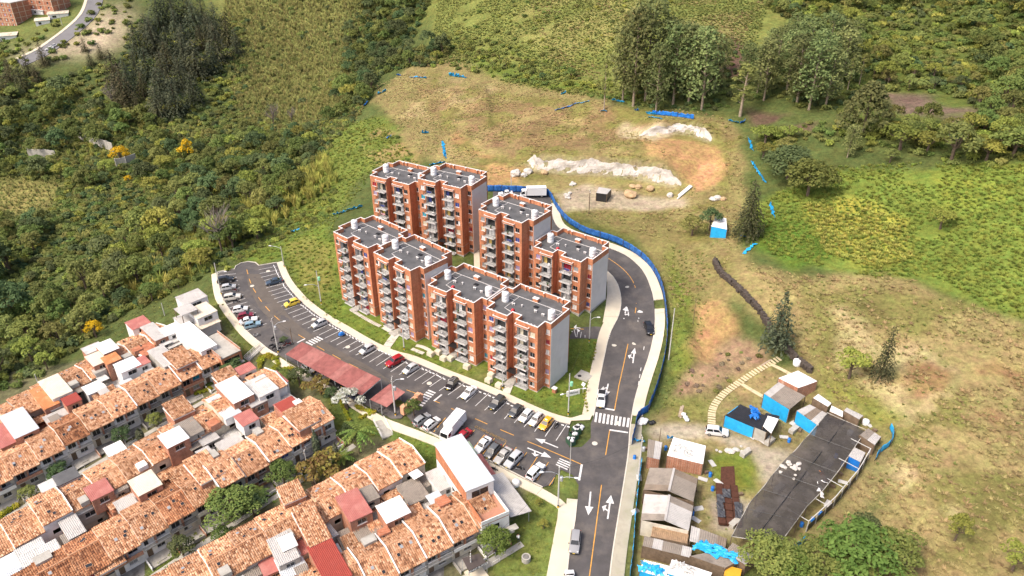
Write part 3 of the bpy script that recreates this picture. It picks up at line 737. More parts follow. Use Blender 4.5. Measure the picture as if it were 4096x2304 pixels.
def win_kit(w,h):
 k=(w,h)
 if k not in WIN:
  g=M['glass'];C_=[(g,g)]*6+[(g,M['curtain_grey'])]*2
  C_+=[(M['curtain_white'],)*2]*4+[(M['curtain_cream'],)*2]*3+[(M['glass'],M['curtain_white'])]*2+[(M['curtain_white'],g)]
  C_+=[(M['curtain_'+q],)*2 for q in('red','blue','violet','violet','grey','grey','teal')]
  WIN[k]=(frame_mesh(w,h),[pane_mesh(w,h,a,b)for a,b in C_],sill_mesh(w))
 return WIN[k]
def window(parent,x,y,z,w,h,rz=0.0,dark=None):
 fr,pn,sl=win_kit(w,h)
 o=put('window',fr,parent,(x,y,z),rz)
 put('pane',pn[0]if dark else rnd.choice(pn),o);put('sill',sl,o)
 return o
def slide_door():
 out=[]
 g=M['glass']
 for a,b in[(g,g)]*5+[(g,M['curtain_white']),(M['curtain_white'],g),(M['curtain_white'],M['curtain_white']),(M['curtain_red'],)*2,(M['curtain_cream'],g),(M['curtain_blue'],g),(M['curtain_yellow'],g),(M['curtain_grey'],g)]:
  mb=MB();w,h=1.9,2.05
  mb.quad((-w/2,-.04,0),(0,-.04,0),(0,-.04,h),(-w/2,-.04,h));mb.mi=1
  mb.quad((0,-.05,0),(w/2,-.05,0),(w/2,-.05,h),(0,-.05,h));mb.mi=2
  for cx,cz,sx,sz in((0,h,w+.1,.06),(-w/2,h/2,.06,h),(w/2,h/2,.06,h),(0,h/2,.06,h),(0,h*.75,w,.04)):mb.box((cx,-.06,cz),(sx,.05,sz))
  out.append(mb.mesh('sliding_door',[a,b,M['black']]))
 return out
DOORS=slide_door()
BW,BP=2.95,.95
def balcony_meshes():
 a=MB();a.box((0,-BP/2+.4,-.07),(BW+.1,BP+.85,.14));a.box((0,-BP+.03,.05),(BW+.1,.1,.10))
 for s in(-1,1):a.box((s*(BW/2),-BP/2+.02,.05),(.1,BP-.06,.10))
 slab=a.mesh('balcony_slab',M['greywall'])
 r=MB();t=.035
 y=-BP+.03;x=BW/2
 for z in(.98,.55):r.bar((-x,y,z),(x,y,z),t);r.bar((-x,y,z),(-x,-.02,z),t);r.bar((x,y,z),(x,-.02,z),t)
 n=12
 for i in range(n+1):
  q=-x+2*x*i/n;r.bar((q,y,.1),(q,y,.98),.02 if i%6 else.04)
 for s in(-1,1):
  for i in range(1,5):r.bar((s*x,y+(BP-.05)*i/4,.1),(s*x,y+(BP-.05)*i/4,.98),.02)
 return slab,r.mesh('railing',M['black'])
SLAB,RAIL=balcony_meshes()
UL0,UL1=3.72,6.55
UR0,UR1=PW-UL1,PW-UL0
LG=.88
def tower_parts(n):
 """meshes common to all towers of n storeys"""
 H=2.5*n+1.2;roofz=H-1.0
 s,W,wl,df,D,db=PS,PW,PWL,PDF,PD,PDB
 rc=-df+1.9
 w1=[(0,0),(s,0),(s,-df),(UL0,-df)]
 zc_=[2.5*k+1.49 for k in range(n)]
 hh=.575
 mb=MB();lo=-3.0
 stepw,mainw=.47,.6
 hs=lambda c,hw:[(c-hw,c+hw,z-hh,z+hh)for z in zc_]
 wall(mb,(0,0),(s,0),lo,H,hs(.73,stepw))
 wall(mb,(s,0),(s,-df),lo,H)
 wall(mb,(s,-df),(UL0,-df),lo,H,hs(2.72-s,mainw))
 wall(mb,(UL1,-df),(s+wl,-df),lo,H)
 wall(mb,(s+wl,-df),(s+wl,rc),lo,H)
 wall(mb,(s+wl,rc),(W-s-wl,rc),lo,H,[(.5,1.6,.1,2.2)])
 wall(mb,(W-s-wl,rc),(W-s-wl,-df),lo,H)
 wall(mb,(W-s-wl,-df),(UR0,-df),lo,H)
 wall(mb,(UR1,-df),(W-s,-df),lo,H,hs(13.17-UR1,mainw))
 wall(mb,(W-s,-df),(W-s,0),lo,H)
 wall(mb,(W-s,0),(W,0),lo,H,hs(.73,stepw))
 wall(mb,(W,0),(W,D),lo,H)
 for a,b in(((W,D),(W-s,D)),((W-s,D),(W-s,D+db)),((W-s,D+db),(s,D+db)),((s,D+db),(s,D)),((s,D),(0,D)),((0,D),(0,0))):wall(mb,a,b,lo,H)
 for a,b in((UL0,UL1),(UR0,UR1)):
  wall(mb,(a,-df),(b,-df),H-1.3,H);mb.quad((a,-df,H-1.3),(b,-df,H-1.3),(b,-df+LG,H-1.3),(a,-df+LG,H-1.3))
 out={}
 out['wall']=(mb,M['brick'])
 g=MB()
 for a,b in((UL0,UL1),(UR0,UR1)):
  wall(g,(a,-df),(a,-df+LG),lo,H-1.3);wall(g,(a,-df+LG),(b,-df+LG),lo,H-1.3);wall(g,(b,-df+LG),(b,-df),lo,H-1.3)
 out['loggia_wall']=(g,M['greywall'])
 outline=[(0,0),(s,0),(s,-df),(s+wl,-df),(s+wl,rc),(W-s-wl,rc),(W-s-wl,-df),(W-s,-df),(W-s,0),(W,0),(W,D),(W-s,D),(W-s,D+db),(s,D+db),(s,D),(0,D)]
 r=MB();r.quad(*[(p[0],p[1],roofz)for p in outline]);out['roof']=(r,M['membrane'])
 inn=ring_offset(outline,.2);p=MB();m=len(outline)
 for i in range(m):
  j=(i+1)%m;p.quad((inn[j].x,inn[j].y,roofz),(inn[i].x,inn[i].y,roofz),(inn[i].x,inn[i].y,H),(inn[j].x,inn[j].y,H))
 for u in(3.2,4.3,8.0,11.6,12.7):p.box((u,D+db-.36,roofz+.45),(.3,.3,.9))
 for u,v in((.34,1.5),(W-.34,5.2)):p.box((u,v,roofz+.45),(.26,.3,.9))
 out['parapet']=(p,M['brick'])
 o2,i2=ring_offset(outline,-.03),ring_offset(outline,.21)
 c=MB()
 for i in range(m):
  j=(i+1)%m
  A,B_,C2,D_=o2[i],o2[j],i2[j],i2[i]
  for q in([(A,.07),(B_,.07),(C2,.07),(D_,.07)],[(A,0),(B_,0),(B_,.07),(A,.07)],[(C2,0),(D_,0),(D_,.07),(C2,.07)]):c.quad(*[(v.x,v.y,H+z)for v,z in q])
 for u in(2.6,3.6,11.6,12.6,13.4):c.box((u,-df+.33,H-.02),(.3,.3,.12))
 for u in(3.2,4.3,8.0,11.6,12.7):c.box((u,D+db-.38,H-.02),(.34,.34,.12))
 out['coping']=(c,M['cap'])
 e=MB();e.box((W+.02,D/2,(H-1.35)/2-1.4),(.08,D-.04,H-1.35+2.8));out['end_wall']=(e,M['endwall'])
 k=MB();k.box((7.95,-df+.2,2.62),(2.1,1.6,.14));out['porch_roof']=(k,M['black'])
 k=MB();k.box((7.95,rc+.1,1.15),(1.1,.06,2.1));out['entrance_door']=(k,M['black'])
 k=MB();k.box((7.95,-df-.4,-.12),(2.0,3.4,.3));out['porch_step']=(k,M['concrete'])
 k=MB()
 for a,b,v in((W-s-3.0+.28,W-s,-df),):k.box(((a+b)/2,v-.012,2.5),(b-a,.05,.1))
 k.box((W-s+.012,-df/2,2.5),(.05,df,.1))
 out['floor_band']=(k,M['concrete'])
 k=MB()
 fo=ring_offset([(0,0),(s,0),(s,-df),(W-s,-df),(W-s,0),(W,0),(W,D),(0,D)],-.1)
 k.prism([(p_.x,p_.y)for p_ in fo],-3.2,.02);out['plinth']=(k,M['concrete'])
 pz=roofz+.06;t=.075
 k=MB()
 for a,b in(((1.6,6.4),(14.6,6.4)),((3.6,.9),(3.6,6.4)),((1.6,3.4),(1.6,6.4)),((3.6,.9),(5.6,.4)),((14.5,3.0),(14.5,6.4)),((2.4,4.6),(3.6,4.6)),((13.3,4.9),(14.5,4.9))):k.bar((a[0],a[1],pz),(b[0],b[1],pz),t)
 out['roof_pipes']=(k,M['cap'])
 k=MB();k.box((7.55,6.9,roofz+.38),(1.2,.75,.76));out['roof_hatch']=(k,M['brick'])
 k2=MB();k2.box((7.55,6.9,roofz+.8),(1.36,.9,.1));out['hatch_cap']=(k2,M['cap'])
 k=MB();k.box((8.94,4.97,roofz+.06),(1.1,.8,.12));k.box((8.94,4.97,roofz+.16),(.8,.55,.1));out['skylight']=(k,M['black'])
 return{a:(m_[0].mesh(a,m_[1]),a)for a,m_ in out.items()}
_w=UL1-UL0
can_m=MB().box((0,-.25,-1.16),(_w+.5,.56,.12)).mesh('canopy',M['greywall'])
can_r=MB().box((0,-.50,-.92),(_w+.5,.1,.36)).box((-_w/2-.2,-.22,-.92),(.1,.44,.36)).box((_w/2+.2,-.22,-.92),(.1,.44,.36)).mesh('rim',M['brick'])
can_c=MB().box((0,-.50,-.71),(_w+.56,.18,.06)).box((-_w/2-.2,-.22,-.71),(.18,.42,.06)).box((_w/2+.2,-.22,-.71),(.18,.42,.06)).mesh('coping',M['cap'])
vent_m=MB().lathe([(.09,0),(.09,.4),(.2,.42),(.2,.55),(.05,.62)],8).mesh('vent_pipe',M['cap'])
TP={n:tower_parts(n)for n in(5,6,7)}
tank_m=MB().lathe([(.72,0),(.75,.1),(.75,.7),(.735,.72),(.75,.74),(.75,1.4),(.735,1.42),(.75,1.44),(.75,2.1),(.70,2.14)],20).mesh('tank_body',M['plastic_white'],True)
lid_m=MB().lathe([(.70,2.14),(.45,2.26),(.28,2.28),(.28,2.36),(.1,2.38)],18).mesh('lid',M['tank_lid'],True)
pipe_m=MB().tube([(.68,.35,.05),(.68,.35,2.0),(.50,.25,2.2)],.05,6).tube([(-.5,-.62,0),(-.5,-.62,1.9),(-.35,-.42,2.2)],.045,6).mesh('pipe',M['cap'])
TNAME={1:'first tower of front row',2:'second tower of front row',3:'third tower of front row',4:'tower nearest the junction',5:'tower before the box truck',6:'lowest tower in the bend',7:'rearmost tower',8:'rear tower by the walkway'}
TLAB={1:'seven-storey orange brick apartment tower at the left end of the front row',2:'seven-storey brick tower, second from the left in the front row, grey end wall',3:'six-storey brick tower with a red roof dish, third from the left in the front row',4:'six-storey brick tower nearest the junction with a large plain grey end wall',5:'tall brick tower behind, in front of the white box truck by the blue fence',6:'five-storey brick tower inside the curve of the road, the lowest roof',7:'rearmost seven-storey brick tower beside the green slope',8:'rear seven-storey brick tower with a grey end wall beside the walkway'}
def place(t,u,v,z):
 x,y,zt,yw,n=TOW[t];c,s=math.cos(R(yw)),math.sin(R(yw))
 return(x+u*c-v*s,y+u*s+v*c,TBASE[t]+z)
for t,(x,y,zt,yw,n)in TOW.items():
 root=thing('apartment_tower',(x,y,TBASE[t]),R(yw),TLAB[t],'apartment building','brick apartment towers')
 prt={}
 for a,(me,nm)in TP[n].items():
  par=prt.get({'coping':'parapet','canopy_rim':'canopy','canopy_coping':'canopy','hatch_cap':'roof_hatch'}.get(nm),root)
  prt[nm]=put(nm,me,par)
 for u,v in((4.32,2.76),(6.41,3.31),(9.77,3.15),(11.87,2.81),(4.7,2.9),(10.1,3.2),(12.2,2.9)):put('vent_pipe',vent_m,root,(u,v,2.5*n+.2))
 for a,b in((UL0,UL1),(UR0,UR1)):
  cn=put('canopy',can_m,root,((a+b)/2,-PDF,2.5*n+1.2));put('rim',can_r,cn);put('coping',can_c,cn)
 for k in range(n):
  z=2.5*k+1.49-.575
  window(root,.73,0,z,.94,1.15);window(root,15.16,0,z,.94,1.15)
  window(root,2.72,-PDF,z,1.2,1.15);window(root,13.17,-PDF,z,1.2,1.15)
  for a,b in((UL0,UL1),(UR0,UR1)):
   zb_=2.5*k+(.08 if k==0 else 0)
   bl=put('balcony',SLAB,root,((a+b)/2,-PDF,zb_))
   put('railing',RAIL,bl)
   put('sliding_door',rnd.choice(DOORS),bl,((-.38 if a==UR0 else-.38),LG,.02))
 H=2.5*n+1.2
 for(u,v,w_)in((2.1,3.3,'left'),(14.1,2.9,'right')):
  tk=thing('water_tank',place(t,u,v,H-1.0),R(yw)+rnd.uniform(-.4,.4),f'white water tank, {w_} side of roof, {TNAME[t]}','water tank','rooftop water tanks')
  put('tank_body',tank_m,tk);put('lid',lid_m,tk);put('pipe',pipe_m,tk)
dish=MB().lathe([(.02,0),(.2,.02),(.36,.07),(.48,.14)],14).mesh('dish',M['red'],True)
dmast=MB().tube([(0,0,-.7),(0,0,-.1),(.1,0,0)],.03,5).mesh('mast',M['alu'])
for t in(3,4,6):
 P=place(t,6.3,.1,2.5*TOW[t][4]+.9)
 d_=thing('satellite_dish',P,R(200),f'red satellite dish on the roof of the {TNAME[t]}','satellite dish','red satellite dishes')
 o=put('dish',dish,d_);o.rotation_euler=(R(-62),0,0)
 put('mast',dmast,d_)
def leafy(n,r,seed,z=.3):
 q=random.Random(seed);mb=MB()
 for i in range(n):
  a,b=q.uniform(0,6.28),q.uniform(0,1);c=Vector((math.cos(a)*r*b,math.sin(a)*r*b,z+q.uniform(0,r*1.6)));s=r*q.uniform(.3,.6)
  d=Vector((q.gauss(0,1),q.gauss(0,1),q.gauss(0,1))).normalized();e=d.orthogonal().normalized()*s;f=d.cross(e).normalized()*s
  mb.quad(c-e,c+f*.6,c+e,c-f*.6)
 return mb
M['leaf_pot']=mat('pot_plant_leaf',(.05,.11,.03),.7,rnd=.3)
M['clay']=mat('clay_pot',(.40,.16,.08),.85)
potm=MB().lathe([(.14,0),(.19,.3)],8).mesh('pot',M['clay']);potl=leafy(26,.3,5).mesh('leaves',M['leaf_pot'])
chm=MB();chm.box((0,0,.42),(.45,.45,.04));chm.box((0,.21,.66),(.45,.04,.45))
chl=[MB().box((sx*.19,sy*.19,.2),(.04,.04,.4)).mesh('leg',M['plastic_white'])for sx in(-1,1)for sy in(-1,1)]
chs=MB().box((0,0,.42),(.45,.45,.04)).mesh('seat',M['plastic_white']);chb=MB().box((0,.21,.66),(.45,.04,.45)).mesh('backrest',M['plastic_white'])
cl_m=[MB().box((-.45,0,.8),(.4,.02,.5)).box((.05,0,.75),(.42,.02,.6)).box((.5,0,.82),(.36,.02,.45)).mesh('clothes',M['curtain_'+c_])for c_ in('white','blue','pink')]
rk_m=MB().bar((-.8,0,1.07),(.8,0,1.07),.03).bar((-.8,0,0),(-.8,0,1.07),.03).bar((.8,0,0),(.8,0,1.07),.03).mesh('rack',M['alu'])
FLO=['ground-floor','second-floor','third-floor','fourth-floor','fifth-floor','sixth-floor','seventh-floor']
for t in TOW:
 n=TOW[t][4]
 for k in range(1,n):
  for a,b,sd in((UL0,UL1,'left'),(UR0,UR1,'right')):
   q=rnd.random();c=(a+b)/2
   where=f'on the {sd} {FLO[k]} balcony, {TNAME[t]}'
   if q<.30:
    p=thing('potted_plant',place(t,c+rnd.uniform(-1.1,1.1),-PDF-.6,2.5*k),0,f'clay-potted plant {where}','plant','balcony plants')
    put('pot',potm,p);put('leaves',potl,p)
   elif q<.48:
    p=thing('balcony_chair',place(t,c+rnd.uniform(-.8,.8),-PDF-.45,2.5*k),rnd.uniform(0,6),f'white plastic chair {where}','chair','balcony chairs')
    put('seat',chs,p);put('backrest',chb,p)
    for m_ in chl:put('leg',m_,p)
   elif q<.62:
    p=thing('drying_rack',place(t,c+rnd.uniform(-.3,.3),-PDF-.25,2.5*k),R(TOW[t][3]),f'rack of washing {where}','drying rack','washing on balconies')
    put('rack',rk_m,p);put('clothes',rnd.choice(cl_m),p)
# ================================================================ VEHICLES
def z2(x,y):return(817.6+.21698*x,628.9+.21698*y)
def z4(x,y):return(.3335*x,483.0+.3335*y)
def zf(x,y):return(.3335*x,.3335*y)
CARP={}
def carpaint(c):
 k=tuple(c)
 if k not in CARP:CARP[k]=mat('car_paint',c,.28,spec=.5,coat=.6)
 return CARP[k]
M['tyre']=mat('tyre',(.02,.02,.02),.85);M['rim']=mat('rim',(.42,.42,.44),.35,metal=.7)
M['carglass']=mat('car_glass',(.012,.014,.016),.06,spec=.8);M['lamp']=mat('headlamp',(.75,.76,.78),.12,spec=.6);M['tail']=mat('tail_lamp',(.45,.02,.015),.2)
M['trim']=mat('black_trim',(.02,.02,.022),.6);M['plate']=mat('number_plate',(.80,.55,.05),.5)
CT={'hatch':dict(L=3.9,W=1.66,st=[(1.0,.32,.62,.80),(.94,.22,.72,.92),(.55,.2,.92,1.0),(.1,.2,.98,1.0),(-.6,.2,1.0,1.0),(-.92,.24,.98,.97),(-1.0,.34,.80,.88)],cab=(.52,.12,-.70,-.95,.96,1.50)),'sedan':dict(L=4.4,W=1.70,st=[(1.0,.32,.60,.80),(.94,.22,.70,.92),(.5,.2,.88,1.0),(0,.2,.94,1.0),(-.6,.2,.97,1.0),(-.93,.24,.96,.95),(-1.0,.34,.78,.85)],cab=(.38,.06,-.42,-.72,.93,1.44)),'suv':dict(L=4.4,W=1.80,st=[(1.0,.40,.74,.82),(.94,.30,.88,.94),(.5,.28,1.06,1.0),(0,.28,1.10,1.0),(-.6,.28,1.12,1.0),(-.94,.32,1.10,.98),(-1.0,.42,.90,.92)],cab=(.44,.14,-.82,-.97,1.08,1.70)),'wagon':dict(L=4.0,W=1.62,st=[(1.0,.34,.70,.84),(.94,.24,.80,.94),(.5,.22,.92,1.0),(0,.22,.95,1.0),(-.6,.22,.96,1.0),(-.94,.26,.95,.98),(-1.0,.36,.84,.93)],cab=(.40,.16,-.80,-.97,.94,1.50)),'pickup':dict(L=5.0,W=1.80,st=[(1.0,.42,.78,.84),(.94,.32,.92,.95),(.5,.30,1.06,1.0),(0,.30,1.08,1.0),(-.6,.30,1.08,1.0),(-.95,.34,1.08,.99),(-1.0,.42,1.04,.95)],cab=(.40,.18,-.14,-.24,1.06,1.72)),}
def car_meshes(kind):
 d=CT[kind];L,W=d['L']/2,d['W']/2
 b=MB();rows=[]
 for x,z0,z1,hw in d['st']:
  w=W*hw;h=z1-z0;i0=len(b.v)
  for y,z in((-w*.90,z0),(-w,z0+.12),(-w,z0+h*.6),(-w*.93,z1-.02),(-w*.7,z1+.03),(0,z1+.05),(w*.7,z1+.03),(w*.93,z1-.02),(w,z0+h*.6),(w,z0+.12),(w*.90,z0)):b.v.append((x*L,y,z))
  rows.append(i0)
 k=11
 for a,c in zip(rows,rows[1:]):
  for j in range(k-1):b.f.append((a+j,a+j+1,c+j+1,c+j));b.m.append(0)
  b.f.append((a+k-1,a,c,c+k-1));b.m.append(0)
 b.f.append(tuple(rows[0]+j for j in range(k))[::-1]);b.m.append(0);b.f.append(tuple(rows[-1]+j for j in range(k)));b.m.append(0)
 c0,c1,c2,c3,zb_,zr_=d['cab']
 wb,wt=W*.90,W*.70
 i0=len(b.v)
 for x,w,z in((c0,wb,zb_-.04),(c1,wt,zr_-.04),(c1-.12,wt,zr_),((c1+c2)/2,wt*1.01,zr_+.03),(c2+.1,wt,zr_),(c2,wt*.97,zr_-.05),(c3,wb*.96,zb_-.02)):
  b.v+=[(x*L,-w,z),(x*L,-w*.55,z+.03),(x*L,w*.55,z+.03),(x*L,w,z)]
 for r in range(6):
  a=i0+4*r
  for j in range(3):b.f.append((a+j,a+4+j,a+5+j,a+1+j));b.m.append(0)
 for s_ in(0,3):
  b.f.append(tuple(i0+4*r+s_ for r in range(7)));b.m.append(0)
 bm=bmesh.new();me=b.mesh('body',M['white'],True);bm.from_mesh(me);bmesh.ops.recalc_face_normals(bm,faces=bm.faces);bm.to_mesh(me);bm.free()
 me.set_sharp_from_angle(angle=R(32))
 out={'body':me}
 lift=.022
 def lerp(p,q,t):return p+(q-p)*t
 def gl(pts):
  m_=MB();m_.quad(*pts);return m_.mesh('window',M['carglass'])
 def slope(xa,wa,za_,xb,wb2,zb2,n):
  xa_,xb_=lerp(xa,xb,.1),lerp(xa,xb,.88);za2,zb3=lerp(za_,zb2,.12),lerp(za_,zb2,.86);w1,w2=lerp(wa,wb2,.12)*.90,lerp(wa,wb2,.86)*.90
  o=n*lift
  return gl([(xa_*L+o,-w1,za2+.035),(xa_*L+o,w1,za2+.035),(xb_*L+o,w2,zb3+.045),(xb_*L+o,-w2,zb3+.045)])
 out['windscreen']=slope(c0,wb,zb_-.04,c1,wt,zr_-.04,1.6);out['rear_window']=slope(c3,wb*.96,zb_-.02,c2,wt*.97,zr_-.05,-1.6)
 for s_,nm in((-1,'r'),(1,'l')):
  cuts=[0,.5,1]if kind!='pickup' else[0,1]
  for i,(ta,tb)in enumerate(zip(cuts,cuts[1:])):
   za2,zt2=zb_+.06,zr_-.1
   fa,fb=(za2-zb_)/(zr_-zb_),(zt2-zb_)/(zr_-zb_)
   wa,wt2=lerp(wb,wt,fa)+lift,lerp(wb,wt,fb)+lift
   lx=lambda t,f:lerp(lerp(c0,c1,f)-.04,lerp(c3,c2,f)+.05,t)*L
   ta2,tb2=ta+.03,tb-.03
   out[f'side_window{nm}{i}']=gl([(lx(ta2,fa),s_*wa,za2),(lx(tb2,fa),s_*wa,za2),(lx(tb2,fb),s_*wt2,zt2),(lx(ta2,fb),s_*wt2,zt2)])
 m_=MB();m_.box((L*.975,0,.45),(.14,W*1.5,.22));out['front_bumper']=m_.mesh('bumper',M['trim'])
 m_=MB();m_.box((-L*.985,0,.48),(.10,W*1.6,.2));out['rear_bumper']=m_.mesh('bumper',M['trim'])
 zl=d['st'][1][2]-.06
 out['hl']=MB().box((0,0,0),(.2,.36,.16),taper=.8).mesh('headlight',M['lamp']);out['hlp']=[(L*.93,s_*W*.64,zl)for s_ in(-1,1)]
 out['tl']=MB().box((0,0,0),(.12,.26,.3)).mesh('taillight',M['tail']);out['tlp']=[(-L*.965,s_*W*.78,d['st'][-2][2]-.18)for s_ in(-1,1)]
 out['np']=MB().box((L*.99+.04,0,.5),(.03,.4,.16)).mesh('number_plate',M['plate'])
 out['mir']=MB().box((0,0,0),(.14,.2,.12)).mesh('mirror',M['trim']);out['mirp']=[(c0*.8*L,s_*(W+.06),zb_+.08)for s_ in(-1,1)]
 r_=.30 if kind not in('suv','pickup')else.36
 out['wh']=wheel_mesh(r_,.2);out['rim']=rim_mesh(r_,.2);out['whp']=[(sx*L*.62,s_*(W-.09),r_)for sx in(-1,1)for s_ in(-1,1)]
 if kind=='pickup':
  m_=MB();m_.box((-L*.61,0,1.10),(L*.66,W*1.6,.06));out['bed']=m_.mesh('load_bed',M['trim'])
 return out
def wheel_mesh(r,w):
 mb=MB();mb.lathe([(r*.55,-w/2),(r*.93,-w/2),(r,-w*.3),(r,w*.3),(r*.93,w/2),(r*.55,w/2)],14)
 return mb.xform(Matrix.Rotation(R(90),4,'X')).mesh('wheel',M['tyre'])
def rim_mesh(r,w):
 mb=MB();mb.lathe([(r*.6,-w/2-.012),(r*.1,-w/2-.03)],12).lathe([(r*.6,w/2+.012),(r*.1,w/2+.03)],12)
 return mb.xform(Matrix.Rotation(R(90),4,'X')).mesh('rim',M['rim'])
CARM={}
def heading(front,back,h=.5):
 A,B=gp(*front,h),gp(*back,h)
 d=A-B;c=(A+B)/2
 return c,math.atan2(d.y,d.x)
def ground_tilt(o,x,y,rz,dz=.07,L=1.6):
 """stand on the road with its slope"""
 c,s=math.cos(rz),math.sin(rz)
 f=float(terr(x+c*L,y+s*L));b=float(terr(x-c*L,y-s*L))
 o.location=(x,y,(f+b)/2+dz);o.rotation_euler=(0,-math.atan2(f-b,2*L),rz)
def car(kind,front,back,colr,label,extra=None,name='parked_car',cat='car',group='cars in the car park',dz=.07):
 if kind not in CARM:CARM[kind]=car_meshes(kind)
 m=CARM[kind];c,rz=heading(front,back)
 o=thing(name,(0,0,0),0,label,cat,group);ground_tilt(o,c.x,c.y,rz,dz)
 bd=put('body',m['body'],o);bd.material_slots[0].link='OBJECT';bd.material_slots[0].material=carpaint(colr)
 for k in m:
  if k.startswith('side_window'):put('side_window',m[k],o)
 put('windscreen',m['windscreen'],o);put('rear_window',m['rear_window'],o);put('bumper',m['front_bumper'],o);put('bumper',m['rear_bumper'],o);put('number_plate',m['np'],o)
 for p in m['hlp']:put('headlight',m['hl'],o,p)
 for p in m['tlp']:put('taillight',m['tl'],o,p)
 for p in m['mirp']:put('mirror',m['mir'],o,p)
 for p in m['whp']:w=put('wheel',m['wh'],o,p);put('rim',m['rim'],w)
 if 'bed' in m:put('load_bed',m['bed'],o)
 if extra=='rack':
  L=CT[kind]['L']/2;zr_=CT[kind]['cab'][5]
  r=MB()
  for q in(.0,-.25,-.5):r.box((q*L,0,zr_+.1),(.06,1.1,.05))
  for s_ in(-1,1):r.box((-.25*L,s_*.5,zr_+.13),(1.4,.05,.05))
  r.build('roof_rack',M['alu'],o)
 if extra=='taxi':
  r=MB().box((-.05,0,CT[kind]['cab'][5]+.1),(.2,.5,.12));r.build('roof_sign',M['plastic_white'],o)
 return o
SIL,WHT,BLK,DGR,RED=(.46,.47,.48),(.76,.76,.76),(.012,.012,.014),(.05,.055,.06),(.30,.012,.018)
cars=[('sedan',z6(765,392),z6(955,350),(.035,.055,.085),'blue-grey sedan alone in the upper kerbside bays near the far end'),('hatch',z6(985,648),z6(1148,592),(.80,.58,.06),'pale yellow hatchback alone in a kerbside bay'),('hatch',z6(1300,895),z6(1475,822),SIL,'silver hatchback kerbside, left of the bike under a blue cover'),('hatch',z6(1860,1200),z6(2020,1112),SIL,'silver hatchback kerbside below the stepping-stone path'),('suv',z2(718,1345),z2(898,1252),(.34,.012,.02),'bright red crossover parked kerbside beneath the towers'),('hatch',z2(915,1430),z2(1068,1340),SIL,'silver hatchback kerbside beside the bright red crossover'),('suv',z6(392,338),z6(215,372),BLK,'black crossover, last car on the left side by the turning bulb'),('hatch',z6(418,420),z6(250,455),SIL,'silver three-door hatchback next to the black crossover'),('suv',z6(490,535),z6(275,578),(.55,.53,.48),'large pale beige off-roader on the left side of the lot'),('hatch',z6(563,675),z6(378,715),WHT,'white hatchback between the beige off-roader and the dark red car'),('hatch',z6(622,745),z6(445,790),(.20,.012,.03),'dark red hatchback on the left side of the lot'),('sedan',z6(660,795),z6(475,848),WHT,'white older sedan squeezed beside the light blue car'),('wagon',z6(703,850),z6(530,895),(.20,.31,.38),'light blue boxy old hatchback at the end of the left bays'),('wagon',z3(218,1345),z3(298,1250),BLK,'black estate with a silver roof rack near the zebra crossing'),('sedan',z3(355,1440),z3(490,1325),WHT,'white sedan right of the black estate with the roof rack'),('suv',z8(1218,190),z8(1312,100),DGR,'dark grey crossover in the middle of the kerbside bays'),('hatch',z8(1355,248),z8(1450,155),DGR,'dark grey hatchback, leftmost of the tight group of five'),('hatch',z8(1430,288),z8(1527,190),WHT,'white hatchback beside the dark grey one in the tight group'),('wagon',z8(1508,312),z8(1597,222),(.62,.62,.62),'white estate with a roof rack beside the orange-yellow taxi'),('hatch',z8(1584,342),z8(1668,250),(.80,.36,.02),'orange-yellow taxi at the right end of the kerbside bays'),('hatch',z8(762,228),z8(668,302),(.26,.27,.28),'grey hatchback by the gatehouse on the lower side'),('hatch',z8(840,252),z8(735,338),WHT,'white hatchback between the grey one and the box truck'),('sedan',z8(960,428),z8(1060,350),RED,'dark red sedan hidden behind the white box truck'),('sedan',z8(1110,508),z8(1212,400),WHT,'white sedan, first of the lower bays right of the red sedan'),('hatch',z8(1188,548),z8(1283,445),(.10,.105,.11),'charcoal hatchback in the lower bays beside the white sedan'),('sedan',z8(1258,585),z8(1360,480),(.40,.39,.37),'pale champagne sedan in the lower bays'),('suv',z8(1340,612),z8(1435,515),SIL,'silver crossover, fourth in the lower bays'),('suv',z8(1598,598),z8(1505,700),WHT,'white minivan parked alone near the junction corner'),]
for i,(k,f,b,c,l)in enumerate(cars):
 car(k,f,b,c,l,{13:'rack',18:'rack',19:'taxi'}.get(i))
car('suv',z8(1832,1238),z8(1848,1100),(.28,.28,.29),'silver-grey crossover driving down the lower street',name='moving_car',group='cars on the street')
car('hatch',z8(1800,1400),z8(1810,1500),WHT,'white car cut off at the bottom edge of the street',name='moving_car',group='cars on the street')
car('pickup',z8(2025,185),z8(2040,45),WHT,'white pickup with a dark load bed waiting at the zebra crossing',name='moving_car',group='cars on the street')
car('suv',(1638,843),(1627,815),BLK,'black car parked at the kerb beside the blue fence',group='cars on the street')
car('suv',zr(655,535),zr(525,520),(.62,.62,.63),'silver-white hatchback on the dirt yard by the shacks',group='cars off the street',dz=.03)
car('sedan',z5(-10,222),z5(140,212),WHT,'white sedan in front of the blue fence beside the box truck',group='cars on the street')
car('hatch',zh(1200,205),zh(1140,160),(.4,.41,.42),'silver car half hidden under the long red carport',group='cars under the carport')
car('hatch',zh(1470,350),zh(1390,300),BLK,'dark car in the shade under the long red carport',group='cars under the carport')
car('suv',zh(1640,470),zh(1560,420),(.03,.04,.09),'dark blue car under the right end of the long carport',group='cars under the carport')
car('sedan',zf(355,372),zf(395,362),WHT,'white car parked beside the far street, left one',group='cars by the far street',dz=.1)
car('sedan',zf(388,352),zf(425,342),(.6,.6,.62),'white car parked beside the far street, right one',group='cars by the far street',dz=.1)
